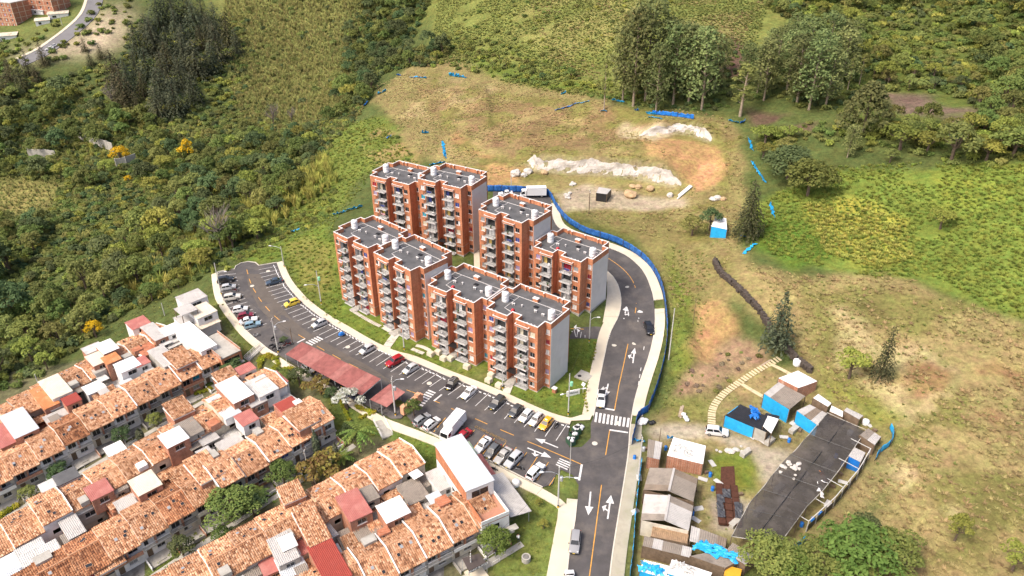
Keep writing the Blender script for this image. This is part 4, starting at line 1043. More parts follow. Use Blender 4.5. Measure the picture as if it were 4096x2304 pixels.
def truck(front,back,label,L=6.6,h=.8):
 c,rz=heading(front,back,h)
 o=thing('box_truck',(0,0,0),0,label,'truck','white box trucks');ground_tilt(o,c.x,c.y,rz,.07,2.2)
 bl=L-1.75
 MB().box((-L/2+bl/2,0,1.95),(bl,2.15,2.3)).build('cargo_box',M['plastic_white'],o)
 e=MB()
 for z in(.82,3.08):
  for s_ in(-1,1):e.box((-L/2+bl/2,s_*1.08,z),(bl+.03,.06,.1))
 for x in(-L/2,-L/2+bl):
  for s_ in(-1,1):e.box((x,s_*1.08,1.95),(.08,.07,2.3))
 e.build('cargo_box_edge',M['galv'],o)
 cb=MB();x0=L/2-1.65
 P=[(x0,.55),(L/2-.02,.55),(L/2,1.25),(L/2-.35,2.15),(L/2-.55,2.25),(x0,2.28)]
 n=len(P);w=.98
 cb.v=[(x,-w*(1 if z<1.4 else.93),z)for x,z in P]+[(x,w*(1 if z<1.4 else.93),z)for x,z in P]
 cb.f=[(i,(i+1)%n,n+(i+1)%n,n+i)for i in range(n)]+[tuple(range(n))[::-1],tuple(range(n,2*n))];cb.m=[0]*len(cb.f)
 me=cb.mesh('cab',M['plastic_white']);bm=bmesh.new();bm.from_mesh(me);bmesh.ops.recalc_face_normals(bm,faces=bm.faces);bm.to_mesh(me);bm.free()
 cab=put('cab',me,o)
 g=MB();g.quad((L/2+.01,-.85,1.3),(L/2+.01,.85,1.3),(L/2-.30,.8,2.08),(L/2-.30,-.8,2.08));g.build('windscreen',M['carglass'],o)
 for s_ in(-1,1):
  g=MB();g.quad((x0+.45,s_*.99,1.35),(L/2-.2,s_*.99,1.35),(L/2-.5,s_*.945,2.05),(x0+.45,s_*.945,2.05));g.build('side_window',M['carglass'],o)
  MB().box((L/2-.02,s_*.75,.85),(.1,.3,.18)).build('headlight',M['lamp'],o)
  MB().box((L/2-.25,s_*1.15,1.7),(.1,.14,.34)).build('mirror',M['trim'],o)
 MB().box((L/2,0,.55),(.16,1.9,.24)).build('bumper',M['plastic_white'],o)
 MB().box((0,0,.68),(L*.92,.8,.22)).build('chassis',M['trim'],o)
 wm,rm=wheel_mesh(.42,.28),rim_mesh(.42,.28)
 for x in(L/2-.95,-L/2+1.35):
  for s_ in(-1,1):q=put('wheel',wm,o,(x,s_*.86,.42));put('rim',rm,q)
 return o
truck(z8(890,392),z8(1000,262),'white box truck parked in the lower bays of the car park')
truck(z5(225,228),z5(545,222),'white box truck standing in front of the blue fence at the top of the road',7.6)
def moto_parts():
 p={}
 p['wheel']=wheel_mesh(.28,.1);p['rim']=rim_mesh(.28,.1)
 p['body']=MB().box((.05,0,.52),(.7,.2,.25),taper=.8).box((.25,0,.75),(.4,.24,.2),taper=.7).box((-.45,0,.62),(.5,.16,.12)).mesh('body',M['black'])
 p['seat']=MB().box((-.25,0,.76),(.65,.24,.1),taper=.85).mesh('seat',M['trim'])
 p['fork']=MB().bar((.62,.06,.28),(.42,.06,.95),.05).bar((.62,-.06,.28),(.42,-.06,.95),.05).mesh('fork',M['alu'])
 p['handlebar']=MB().bar((.38,-.34,1.0),(.38,.34,1.0),.04).mesh('handlebar',M['trim'])
 p['exhaust']=MB().tube([(.1,-.14,.3),(-.3,-.16,.3),(-.75,-.18,.42)],[.03,.04,.05],6).mesh('exhaust',M['alu'])
 return p
MP=moto_parts()
def moto(px,rz,label,col_=None,lean=0.0,dz=.07):
 P=gp(*px);o=thing('motorcycle',(P.x,P.y,P.z+dz),rz,label,'motorcycle','parked motorcycles');o.rotation_euler=(lean,0,rz)
 for k in('body','seat','fork','handlebar','exhaust'):
  q=put(k,MP[k],o)
  if k=='body' and col_:q.material_slots[0].link='OBJECT';q.material_slots[0].material=carpaint(col_)
 for x in(.62,-.62):w=put('wheel',MP['wheel'],o,(x,0,.28));put('rim',MP['rim'],w)
 return o
moto(z6(410,485),R(10),'red and black motorcycle between the silver hatchback and the beige off-roader',(.12,.02,.02))
moto(z6(425,615),R(15),'black motorcycle between the beige off-roader and the white hatchback')
moto(z6(660,1005),R(12),'white and black motorcycle lying by the left kerb',(.4,.4,.4))
moto(z6(855,1040),R(60),'black motorcycle standing apart above the cluster by the pole')
moto(z6(835,1130),R(40),'dark motorcycle at the left of the cluster round the pole',(.03,.03,.03))
moto(z6(865,1150),R(70),'motorcycle leaning close to the utility pole')
moto(z6(950,1095),R(30),'motorcycle at the top of the cluster right of the pole')
moto(z6(1000,1120),R(50),'red motorcycle in the cluster right of the pole',(.2,.02,.02))
moto(z6(1040,1108),R(20),'rightmost motorcycle of the cluster by the bush',(.14,.02,.02))
moto(z6(925,1165),R(35),'motorcycle at the bottom of the cluster, nearest the kerb')
moto(z8(1432,632),R(-10),'black motorcycle beside the silver crossover in the lower bays')
moto(z8(1240,640),R(-15),'black scooter by the shop awning below the lower bays',(.05,.05,.05))
moto(z8(1705,315),R(55),'black motorcycle in the last kerbside bay right of the taxi')
moto(zh(1870,590),R(30),'motorcycle parked under the small red carport',(.3,.3,.3))
o=moto(z6(1645,1000),R(25),'motorcycle wrapped in a bright blue cover in a kerbside bay')
M['tarp_b']=mat('blue_tarpaulin',(.012,.16,.55),.45,.18,1.5,.35,5,spec=.5)
M['tarp_c']=mat('light_blue_tarpaulin',(.02,.36,.72),.45,.18,1.2,.35,5,spec=.5)
mb=MB();mb.lathe([(.5,.35),(.48,.6),(.36,.95),(.2,1.12)],9).xform(Matrix.Diagonal((1.7,.75,1,1)));mb.build('cover',M['tarp_b'],o,True)
def height_at(P,px,py):
 d=ray(px,py);t=math.hypot(P.x,P.y)/math.hypot(d[0],d[1]);return CAMZ+d[2]*t-P.z
band1=lambda r,z:MB().lathe([(r,z),(r,z+.35)],10)
POLES={}
def pole(key,base,top,label,lamps=(),kind='concrete',r=.14,box=None,bands=True,cross=False,name='lamp_post',cat='lamp post',group='lamp posts and poles'):
 P=gp(*base);h=height_at(P,*top);h=max(3.0,min(h,15))
 o=thing(name,P,0,label,cat,group)
 mt=M['pole']if kind=='concrete' else M['wood']
 MB().tube([(0,0,-.3),(0,0,h*.5),(0,0,h)],[r,r*.85,r*.65],10).build('pole_shaft',mt,o)
 if bands:
  k=MB().lathe([(r*1.06,.25),(r*1.06,.6)],10);k.build('yellow_band',M['yellow'],o)
  k=MB().lathe([(r*1.06,.6),(r*1.06,.95)],10);k.build('black_band',M['black'],o)
 for(lx,ly,zf_)in lamps:
  d=ray(lx,ly);zt=P.z+h*zf_;t=(zt-CAMZ)/d[2];E=Vector((d[0]*t-P.x,d[1]*t-P.y,0))
  if E.length>3.2:E=E.normalized()*3.2
  a=Vector((0,0,h*(zf_-.08)));b=E*.4+Vector((0,0,h*zf_));c=E*.85+Vector((0,0,h*zf_+.15))
  arm=MB().tube([a,b,c],.05,6).build('lamp_arm',M['galv'],o)
  hd=MB().box((0,0,0),(.75,.28,.14),taper=.75);hd.xform(Matrix.Translation(E*.95+Vector((0,0,h*zf_+.16)))@Matrix.Rotation(math.atan2(E.y,E.x),4,'Z'));hd.build('lamp_head',M['plastic_white'],arm)
 if box=='green':MB().lathe([(.3,0),(.32,.1),(.32,.9),(.2,1.0)],10,(.42,0,h*.72)).build('transformer',M['green_box'],o)
 elif box:MB().lathe([(.28,0),(.3,.1),(.3,.85),(.18,.95)],10,(.42,0,h*.68)).build('transformer',M['galv'],o)
 if cross:
  MB().box((0,0,h-.4),(.1,1.8,.12)).build('crossarm',M['wood'],o)
  for s_ in(-.8,-.3,.3,.8):MB().lathe([(.05,0),(.07,.08),(.03,.2)],6,(0,s_,h-.34)).build('insulator',M['plastic_white'],o)
 POLES[key]=Vector((P.x,P.y,P.z+h-.3))
 return o
pole('a',z6(250,520),z6(140,155),'pale concrete lamp post on the left edge of the far bays',[z6(300,255)+(.72,)])
pole('b',(715.5,673),(706,620),'lamp post on the grass at the far right corner of the car park',[(673,619,.98)])
pole('c',z6(1408,630),z6(1315,245),'lamp post with a green transformer on the grass bank',[z6(1195,415)+(.62,)],box='green')
pole('d',z6(910,1195),z6(800,800),'utility pole among the motorcycles with a lamp arm',[z6(985,830)+(.85,)],box='grey',cross=True,r=.17)
pole('e',z6(1075,1085),z6(1045,905),'short wooden post between the motorcycles and the zebra crossing',kind='wood',bands=False,r=.1,name='wooden_post',cat='post')
pole('f',zh(2010,635),zh(1945,270),'utility pole with transformer beside the small red carport',[zh(2080,285)+(.95,)],box='grey',cross=True,r=.17)
pole('g',z3(750,1345),z3(740,1085),'white lamp post in front of the tower nearest the junction')
pole('h',z2(920,1165),z2(895,880),'white lamp post at the foot of the stepping-stone path')
pole('i',z8(1790,230),z3(1395,1195),'lamp post with transformer beside the estate sign',[z3(1320,1400)+(.55,),z3(1565,1340)+(.62,)],box='green')
pole('j',z8(1715,915),z8(1710,610),'double-armed lamp post on the grass at the junction corner',[z8(1575,655)+(.9,),z8(1870,700)+(.8,)],box='grey',r=.17)
pole('k',z8(1800,690),z8(1808,420),'slender bare pole beside the junction corner',bands=False,r=.08)
pole('l',z8(2305,700),z8(2330,390),'utility pole with transformers at the end of the blue fence',box='grey',cross=True,r=.17,bands=False)
pole('m',z3(1585,890),z3(1597,610),'lamp post by the small side car park',[z3(1680,655)+(.85,)])
pole('n',(1682,905),(1690,775),'tall bare pole outside the blue fence',bands=False)
pole('o',(1184,752),(1180.5,698),'lamp post on the lawn between the rear towers',bands=True)
pole('q',z5(1030,450),z5(1030,180),'wooden utility pole on the dirt lot',kind='wood',bands=False,cross=True,name='utility_pole',cat='pole')
pole('q2',z5(130,190),z5(140,10),'pale lamp post by the white sedan and box truck',bands=False)
pole('r',z7(2320,635),z7(2300,495),'utility pole in the gardens between the house rows',cross=True,bands=False)
pole('r2',z7(1660,1035),z7(1620,885),'utility pole beside the dark round tree in the gardens',cross=True,bands=False)
pole('s',za(385,965),za(330,838),'concrete pole at the forest edge behind the far row of houses',bands=False)
pole('s2',za(1592,270),za(1560,150),'concrete pole behind the houses by the woodland',bands=False)
pole('t',z8(1077,1395),z8(1075,1250),'utility pole at the bottom in front of the houses',bands=False,cross=True)
pole('u',z4(1570,575),z4(1540,465),'dark wooden pole at the edge of the woods by the far bays',kind='wood',bands=False,r=.1,name='utility_pole',cat='pole')
pole('v',zm(75,1000),zm(66,800),'thin dark post beside the orange bank',kind='wood',bands=False,r=.07,name='wooden_post',cat='post')
pole('w',zr(220,590),zr(215,495),'dark wooden post at the yard gate',kind='wood',bands=False,r=.08,name='wooden_post',cat='post')
pole('x',zf(470,190),zf(450,90),'pale lamp post beside the far street',bands=False)
CW=[('a','d','from the far lamp post across the car park'),('d','f','along the carports'),('c','d','across the car park from the grass bank'),('f','j','from the small carport to the junction'),('j','l','across the junction'),('i','m','past the nearest tower'),('m','n','across the curved road'),('r','r2','over the house gardens'),('j','t','over the lawn to the houses')]
M['cable']=mat('cable',(.03,.03,.03),.7)
for a,b,l in CW:
 A,B=POLES[a],POLES[b];n=10
 MB().tube([A.lerp(B,i/n)-Vector((0,0,1.2*4*(i/n)*(1-i/n)))for i in range(n+1)],.022,3).build('cable',M['cable'],None,label='thin black overhead cable '+l,cat='cable',group='overhead cables')
# ================================================================ ROW HOUSES
hr=random.Random(5)
def tile_mat(name,cols,wear=.55,dark=(.13,.06,.035)):
 m=bpy.data.materials.new(name);m.use_nodes=True
 nt=m.node_tree;N=nt.nodes;L=nt.links;b=N['Principled BSDF'];b.inputs['Roughness'].default_value=.9;b.inputs['Specular IOR Level'].default_value=.15
 a=N.new('ShaderNodeAttribute');a.attribute_name='tile'
 fl=N.new('ShaderNodeVectorMath');fl.operation='FLOOR';L.new(a.outputs['Vector'],fl.inputs[0])
 oi=N.new('ShaderNodeObjectInfo')
 sc=N.new('ShaderNodeMath');sc.operation='MULTIPLY';sc.inputs[1].default_value=97.0;L.new(oi.outputs['Random'],sc.inputs[0])
 wn_=N.new('ShaderNodeTexWhiteNoise');wn_.noise_dimensions='4D';L.new(fl.outputs[0],wn_.inputs['Vector']);L.new(sc.outputs[0],wn_.inputs['W'])
 cr=N.new('ShaderNodeValToRGB');L.new(wn_.outputs['Value'],cr.inputs[0])
 el=cr.color_ramp.elements;el[0].position=0;el[0].color=(*cols[0],1);el[1].position=1;el[1].color=(*cols[-1],1)
 for i,c in enumerate(cols[1:-1]):e=el.new((i+1)/(len(cols)-1));e.color=(*c,1)
 n=N.new('ShaderNodeTexNoise');n.noise_dimensions='4D';n.inputs['Scale'].default_value=.5;n.inputs['Detail'].default_value=7;n.inputs['Roughness'].default_value=.72
 vm=N.new('ShaderNodeVectorMath');vm.operation='MULTIPLY';vm.inputs[1].default_value=(1.0,.3,1.0);L.new(a.outputs['Vector'],vm.inputs[0])
 L.new(vm.outputs[0],n.inputs['Vector']);L.new(sc.outputs[0],n.inputs['W'])
 r=N.new('ShaderNodeMapRange');r.inputs[1].default_value=.46;r.inputs[2].default_value=.70;r.inputs[4].default_value=wear;L.new(n.outputs[0],r.inputs[0])
 mx=N.new('ShaderNodeMix');mx.data_type='RGBA';L.new(r.outputs[0],mx.inputs['Factor']);L.new(cr.outputs[0],mx.inputs['A']);mx.inputs['B'].default_value=(*dark,1)
 r2=N.new('ShaderNodeMapRange');r2.inputs[3].default_value=.76;r2.inputs[4].default_value=1.2;L.new(oi.outputs['Random'],r2.inputs[0])
 s=N.new('ShaderNodeVectorMath');s.operation='SCALE';L.new(mx.outputs['Result'],s.inputs[0]);L.new(r2.outputs[0],s.inputs['Scale'])
 L.new(s.outputs[0],b.inputs['Base Color'])
 return m
M['tile']=tile_mat('clay_tiles',[(.18,.08,.045),(.40,.20,.105),(.49,.265,.15),(.55,.32,.19),(.64,.42,.28)])
M['tile_dark']=tile_mat('old_clay_tiles',[(.12,.05,.03),(.30,.125,.06),(.40,.18,.09),(.50,.26,.14)],.8)
M['ridge']=mat('ridge_tiles',(.50,.27,.155),.9,.25,2.5)
def sheet_mat(nm,c,dirt,damt=.5,metal=0.0):return mat(nm,c,.6,.12,.7,dirt=dirt,dscale=.45,damt=damt,metal=metal)
M['s_white']=sheet_mat('white_sheet',(.80,.79,.78),(.52,.50,.47),.4)
M['s_grey']=sheet_mat('grey_sheet',(.44,.42,.40),(.26,.24,.22),.6)
M['s_dark']=sheet_mat('dark_fibre_sheet',(.25,.215,.18),(.13,.11,.095),.7)
M['s_red']=sheet_mat('red_sheet',(.38,.13,.11),(.46,.25,.21),.5)
M['s_dred']=sheet_mat('dark_red_sheet',(.30,.05,.035),(.20,.05,.04),.4)
M['s_cream']=sheet_mat('cream_sheet',(.66,.58,.46),(.45,.36,.26),.5)
M['s_blue']=sheet_mat('zinc_sheet',(.50,.53,.56),(.38,.39,.40),.4)
M['s_orange']=sheet_mat('orange_sheet',(.50,.19,.07),(.62,.40,.25),.4)
M['s_clear']=sheet_mat('clear_plastic_sheet',(.52,.51,.49),(.30,.29,.27),.7)
M['pink']=mat('pink_render',(.55,.06,.14),.8)
def tile_slope(w,y0,z0,y1,z1,seed=0):
 """clay barrel tiles on a slope from the eave (y0, z0) up to the ridge (y1, z1): columns of half-round tiles, lapped courses"""
 q=random.Random(seed);p=.34;nc=int(round(w/p));p=w/nc
 L=math.hypot(y1-y0,z1-z0);nr=max(2,int(round(L/.46)));mb=MB()
 ny,nz=-(z1-z0)/L,abs(y1-y0)/L
 if y1<y0:ny=(z1-z0)/L
 prof=[(0,0),(.22,.075),(.5,.105),(.78,.075)]
 cols=[]
 for c in range(nc):
  for f,h in prof:cols.append((c,f,h))
 cols.append((nc-1,1.0,0.0))
 sag=lambda x,t:-.06*math.sin(math.pi*t)*(.6+.4*math.sin(x*1.3+seed))
 for r in range(nr):
  jit=[q.uniform(-.025,.025)for _ in range(nc)]
  for e,lift in((0,.05),(1,.0)):
   t=(r+e)/nr
   for c,f,h in cols:
    x=(c+f)*p;k=h+lift+jit[c]*(h>0)+sag(x,t)
    mb.v.append((x+(q.uniform(-.012,.012)),y0+(y1-y0)*t+ny*k,z0+(z1-z0)*t+nz*k));mb.uv.append((c+min(f,.98),r+(.02 if e==0 else.98)))
 m=len(cols)
 for r in range(nr):
  a=2*r*m
  for j in range(m-1):
   f=(a+j,a+j+1,a+m+j+1,a+m+j)
   mb.f.append(f if y1>y0 else f[::-1]);mb.m.append(0)
  if r<nr-1:
   b_=a+m
   for j in range(m-1):
    f=(b_+j,b_+j+1,b_+m+j+1,b_+m+j);mb.f.append(f if y1>y0 else f[::-1]);mb.m.append(0)
 return mb
TSL={}
def tiles(w,y0,z0,y1,z1,mt,seed):
 k=(round(w,2),y0,round(z0,2),y1,round(z1,2),mt,seed%2)
 if k not in TSL:TSL[k]=tile_slope(w,y0,z0,y1,z1,seed%2).mesh('roof_tiles',M[mt])
 return TSL[k]
def sheet_mesh(w,d,mt,tilt=.25,rib=.28):
 k=('sheet',round(w,1),round(d,1),mt,tilt)
 if k not in TSL:
  mb=MB();n=max(3,int(w/rib));xs=[]
  for i in range(n):
   for f,h in((0,0),(.3,.05),(.5,.05),(.8,0)):xs.append(((i+f)/n*w-w/2,h))
  xs.append((w/2,0));m=len(xs)
  for y,z in((-d/2,0),(d/2,tilt)):
   for x,h in xs:mb.v.append((x,y,z+h))
  for j in range(m-1):mb.f.append((j,j+1,m+j+1,m+j));mb.m.append(0)
  nb=len(mb.v)
  for y,z in((-d/2,-.05),(d/2,tilt-.05)):
   for x in(-w/2,w/2):mb.v.append((x,y,z))
  mb.f+=[(nb,nb+2,nb+3,nb+1)];mb.m+=[0]
  TSL[k]=mb.mesh('roof_sheet',M[mt])
 return TSL[k]
sky_fr=MB().box((0,0,.03),(.62,.72,.16)).mesh('skylight',M['ridge']);sky_gl=MB().box((0,0,.12),(.48,.58,.03)).mesh('pane',M['glass']);sky_gl2=MB().box((0,0,.12),(.48,.58,.03)).mesh('pane',M['glass_light'])
def small_rail(w,m,name='railing'):
 mb=MB();mb.bar((-w/2,0,.9),(w/2,0,.9),.05);mb.bar((-w/2,0,.1),(w/2,0,.1),.04)
 n=int(w/.16)
 for i in range(n+1):mb.bar((-w/2+w*i/n,0,.1),(-w/2+w*i/n,0,.9),.022)
 return mb.mesh(name,m)
RAILS=[small_rail(2.3,M['white']),small_rail(2.3,M['black'])]
hw_fr=frame_mesh(1.4,1.1);hd_mesh=MB().box((0,.1,1.0),(.92,.05,2.0)).mesh('door',M['wood']);gate_m=small_rail(1.3,M['black'],'gate')
HW,YR,YB=4.9,5.0,9.2
WALLC=['cream','white','cream','brick_old','white','concrete','cream']
HMESH={}
def house_wall(w,E,zr,zb_,colr,visible_front):
 k=(round(w,2),E,zr,zb_,colr,visible_front)
 if k in HMESH:return HMESH[k]
 mb=MB();lo=-1.6
 holes=[(.55,1.5,.05,2.1),(2.35,3.75,.95,2.05),(.5,2.0,2.75,4.35),(2.7,4.3,3.25,4.35)]if visible_front else[]
 wall(mb,(0,.9),(w,.9),lo,E+.2,holes,.2)
 prof=[(.9,E+.25),(YR,zr-.06),(YB-.3,zb_-.06)]
 for x,f in((0,1),(w,0)):
  P=[(x,.9,lo),(x,YB-.3,lo)]+[(x,y,z)for y,z in prof[::-1]]
  mb.quad(*(P if not f else P[::-1]))
 wall(mb,(w,YB-.3),(0,YB-.3),lo,zb_-.06,[(1.0,2.2,3.0,4.0),(3.0,3.9,.1,2.1)],.2)
 HMESH[k]=mb.mesh('wall',M[colr]);return HMESH[k]
deck_c={}
def row_house(O,yaw,w,label,group,front=True,style='t',seed=0):
 """O: front eave corner (left when facing the house front), ground level"""
 q=random.Random(seed*7+3)
 o=thing('row_house',O,yaw,label,'house',group)
 E=4.9+(.0 if style!='h' else.9);zr=E+1.45;zb_=E+.35
 colr=q.choice(WALLC);tm='tile_dark' if style=='d' else 'tile'
 put('wall',house_wall(w,E,zr,zb_,colr,front),o)
 dk=('deck',round(w,2),E)
 if dk not in deck_c:
  mb=MB()
  for(ya,za_,yb,zb2)in((0,E,YR,zr),(YR,zr,YB,zb_)):
   mb.quad((0,ya,za_-.12),(w,ya,za_-.12),(w,yb,zb2-.12),(0,yb,zb2-.12));mb.quad((0,ya,za_),(0,yb,zb2),(w,yb,zb2),(w,ya,za_))
  mb.quad((0,0,E-.12),(0,0,E),(w,0,E),(w,0,E-.12));mb.quad((0,YB,zb_-.12),(w,YB,zb_-.12),(w,YB,zb_),(0,YB,zb_))
  deck_c[dk]=mb.mesh('roof',M['ridge'])
 rf=put('roof',deck_c[dk],o)
 put('roof_tiles',tiles(w,0,E,YR,zr,tm,seed),rf,kind='stuff');put('roof_tiles',tiles(w,YB,zb_,YR,zr,tm,seed+1),rf,kind='stuff')
 rk=('rc',round(w,2),E)
 if rk not in deck_c:deck_c[rk]=MB().tube([(0,YR,zr+.07),(w/2,YR,zr+.05),(w,YR,zr+.07)],.15,6).mesh('ridge_cap',M['ridge'])
 put('ridge_cap',deck_c[rk],rf)
 sl=math.atan2(zr-E,YR)
 for k in range(q.choice([2,3,3,4])):
  x,t=q.uniform(.8,w-.8),q.uniform(.25,.85)
  s_=put('skylight',sky_fr,rf,(x,YR*t,E+(zr-E)*t+.1));s_.rotation_euler=(sl,0,0);put('pane',q.choice([sky_gl,sky_gl,sky_gl2]),s_)
 for k in range(q.choice([0,1,2])):
  x,t=q.uniform(.8,w-.8),q.uniform(.3,.7);sb=-math.atan2(zr-zb_,YB-YR)
  s_=put('skylight',sky_fr,rf,(x,YR+(YB-YR)*t,zr+(zb_-zr)*t+.1));s_.rotation_euler=(sb,0,0);put('pane',sky_gl,s_)
 if style in 'pP' or q.random()<.35:
  mb=MB();n_=[(.0,E+.16),(YR,zr+.2),(YB,zb_+.18)]
  for(ya,za_),(yb,zb2)in zip(n_,n_[1:]):mb.bar((0.02,ya,za_),(0.02,yb,zb2),.2,.24)
  mb.build('party_wall',M['white'],o)
 if front:
  put('door',hd_mesh,o,(1.02,.9,.05))
  for x,z,wd,ht in((2.35+.7,.95,1.4,1.1),(1.25,2.75,1.5,1.6),(3.5,3.25,1.6,1.1)):
   window(o,x,.9,z,wd,ht,0,dark=q.random()<.75)
  b_=MB().box((w/2,.45,2.62),(w-.2,.9,.14)).build('balcony',M['concrete'],o)
  if q.random()<.6:
   rl=q.choice(RAILS);put('railing',rl,b_,(1.3,.06,2.7));put('railing',rl,b_,(3.6,.06,2.7))
  else:MB().box((w/2,.06,3.05),(w-.2,.1,.7)).build('parapet',M[q.choice(['brick_old','white','cream'])],b_)
  MB().box((2.4,.55,3.7),(.28,.5,2.3)).build('pilaster',M['brick_old'],o)
  MB().box((w/2,-.5,-.05),(w,2.8,.24)).build('porch',M['concrete_dark' if q.random()<.5 else 'concrete'],o)
  MB().box((w-.1,-.9,.5),(.14,2.8,1.0)).build('yard_wall',M[q.choice(['white','concrete','brick_old'])],o)
  put('gate',gate_m,o,(w*.4,-2.2,.07))
  if q.random()<.5:MB().box((w*.72,-2.2,.4),(w*.45,.12,.75)).build('front_wall',M[q.choice(['white','brick_old','concrete'])],o)
 MB().box((w/2,11.1,-.3),(w,3.9,.7)).build('patio',M['concrete_dark'],o)
 MB().box((.08,11.0,1.0),(.15,3.7,2.8)).build('patio_wall',M[q.choice(['cream','concrete','brick_old'])],o)
 k=q.random()
 if k<.40:
  ww=q.choice([2.2,3.0,w-.2]);z_=q.choice([2.6,3.0,4.6])
  MB().box((ww/2+.1,10.9,z_/2),(ww-.1,3.2,z_)).build('back_room',M[q.choice(['brick_old','cream','concrete'])],o)
  s_=put('roof_sheet',sheet_mesh(ww+.2,3.6,q.choice(['s_grey','s_dark','s_grey','s_clear','s_white','s_red']),.3),o,(ww/2+.1,10.9,z_+.06))
 elif k<.72:
  z_=q.choice([2.8,3.6])
  MB().box((w/2,11,z_/2-.2),(w-.3,3.3,z_)).build('back_room',M[q.choice(['brick_old','cream','concrete'])],o)
  s_=put('roof_tiles',tiles(w,9.2,z_+.1,12.9,z_+.75,tm,seed),o,kind='stuff')
 if q.random()<.45:
  s_=put('roof_sheet',sheet_mesh(q.choice([2.0,2.6]),q.choice([2.2,3.0]),q.choice(['s_grey','s_dark','s_clear','s_white','s_blue']),.2),o,(w*q.uniform(.3,.7),9.6+q.uniform(-.4,1.2),zb_+q.uniform(-.6,.25)))
 if q.random()<.3:MB().box((w*q.uniform(.25,.75),YB-1.0,zb_+.3),(q.uniform(1.4,2.6),q.uniform(1.4,2.4),1.5)).build('stair_box',M[q.choice(['brick_old','white','concrete'])],o)
 return o
ROWN={'A':'far block','B':'middle block','C':'near block'}
def house_row(blk,side,p_left,p_right,n,n0=0,styles='',w_override=None):
 """house fronts run along the eave line between two picture points; houses are counted from the car-park end"""
 A,B=gp(*p_left,5.0),gp(*p_right,5.0)
 d=Vector((B-A)[:2]);L=d.length;d.normalize();yaw=math.atan2(d.y,d.x)
 w=HW
 for i in range(n0,n):
  if side=='front':
   e=Vector(B[:2])-d*w*(i+1);rz=yaw
   c=e+d*w/2+Vector((-d.y,d.x))*5
  else:
   e=Vector(B[:2])-d*w*i;rz=yaw+math.pi
   c=e-d*w/2-Vector((-d.y,d.x))*5
  zg=float(terr(c.x,c.y))+.15
  st=styles[i]if i<len(styles)else hr.choice('tttttdph')
  row_house((e.x,e.y,zg),rz,w,f"clay-tiled row house, {ordinal(i)} from the car-park end, {'street-facing' if side == 'front' else 'rear-facing'} row of the {ROWN[blk]}",f'row houses of the {ROWN[blk]}',side=='front',st,seed=hr.randint(0,9999))
 return A,B,d,yaw
FA=house_row('A','front',(97,1166),(560,903),13,0,'ttttttdttttth')
RA_=house_row('A','rear',(2.6,1017.6),(440,785),12,1,'tttttttttttt')
FB=house_row('B','front',(237,1440),(845,1061),15,0,'httthtdttdddttdt')
RB=house_row('B','rear',(0,1313),(665,922),15,0,'tthtttttthtttdd')
FC=house_row('C','front',(1043,1424),(1268,1296),8,0,'tppppttt')
RC_=house_row('C','rear',(566,1347.7),(1004,1096.7),10,0,'pppptttttt')
YA,YBk,YC=FA[3],FB[3],FC[3]
NADD=[0]
def addition(px,w,d,h,sheet,yaw,label,wallm='brick_old',tall=None,tilt=.25,open_=False,flat=False):
 if h>5.3:h+=.5;tall=(tall or h)+.5
 P=gp(*px,h);tall=tall or h
 o=thing('rooftop_room',(P.x,P.y,P.z),yaw,label,'rooftop room','added rooms among the row houses')
 if open_:
  for sx in(-1,1):
   for sy in(-1,1):MB().box((sx*(w/2-.15),sy*(d/2-.15),h-tall/2),(.14,.14,tall)).build('post',M['wood'],o)
 else:
  mb=MB();z0=h-tall
  wall(mb,(-w/2+.12,-d/2+.12),(w/2-.12,-d/2+.12),z0,h,[(w*.3,w*.7,h-1.5,h-.45)]if tall>1.8 else[],.15)
  wall(mb,(w/2-.12,-d/2+.12),(w/2-.12,d/2-.12),z0,h);wall(mb,(w/2-.12,d/2-.12),(-w/2+.12,d/2-.12),z0,h+tilt);wall(mb,(-w/2+.12,d/2-.12),(-w/2+.12,-d/2+.12),z0,h)
  mb.build('wall',M[wallm],o)
  if tall>1.8:window(o,w*0,-d/2+.12,h-1.5,round(w*.4+.001,2),1.05,0,dark=True)
 if flat:MB().box((0,0,h+.1),(w,d,.2)).build('roof_slab',M[sheet],o)
 else:
  put('roof_sheet',sheet_mesh(w,d,sheet,tilt),o,(0,0,h+.06))
 return o
A_=addition
A_(za(1850,95),6.0,5.0,6.8,'s_grey',YA,'pale grey corrugated roof at the woodland corner of the far block','white',tall=4)
A_(za(1950,225),5.2,5.6,6.2,'s_cream',YA,'tan corrugated roof next to the pale grey corner roof','white',tall=5)
A_(za(1795,215),4.0,4.0,8.3,'s_grey',YA,'raised grey sheet canopy over an open roof terrace','white',open_=True,tall=2.2)
A_(za(1790,300),4.2,4.0,6.0,'s_grey',YA,'white-walled terrace room under the raised grey canopy','white',tall=5)
A_(za(2010,345),5.2,3.0,4.6,'s_cream',YA,'cream awning over the black-shaded porch by the grass strip',open_=True,tall=4)
A_(za(1885,480),4.0,13.0,6.6,'s_white',YA,'long bright white roof running down the right end of the far block','white',tall=6.4,tilt=.5)
A_(za(1335,345),4.6,4.4,6.4,'s_red',YA,'faded pink-red sheet roof on a white room at the far block','white',tall=5)
A_(za(1490,430),3.2,8.0,6.4,'s_grey',YA,'narrow grey sheet roof right of the pink-red roof',tall=1.6)
A_(za(1650,410),4.2,4.0,6.0,'s_white',YA,'white sheet roof with broken panels beside the long white roof','white',tall=2)
A_(za(1660,500),3.6,3.6,5.2,'s_clear',YA,'dirty translucent sheet roof below the broken white roof','concrete',tall=3)
A_(za(1580,665),3.6,8.6,6.4,'s_grey',YA,'long plain grey sheet roof in the middle of the far block','concrete',tall=3)
A_(za(1420,600),3.6,5.0,5.4,'brick_old',YA,'bare brick box left of the long plain grey roof',tall=5,flat=True)
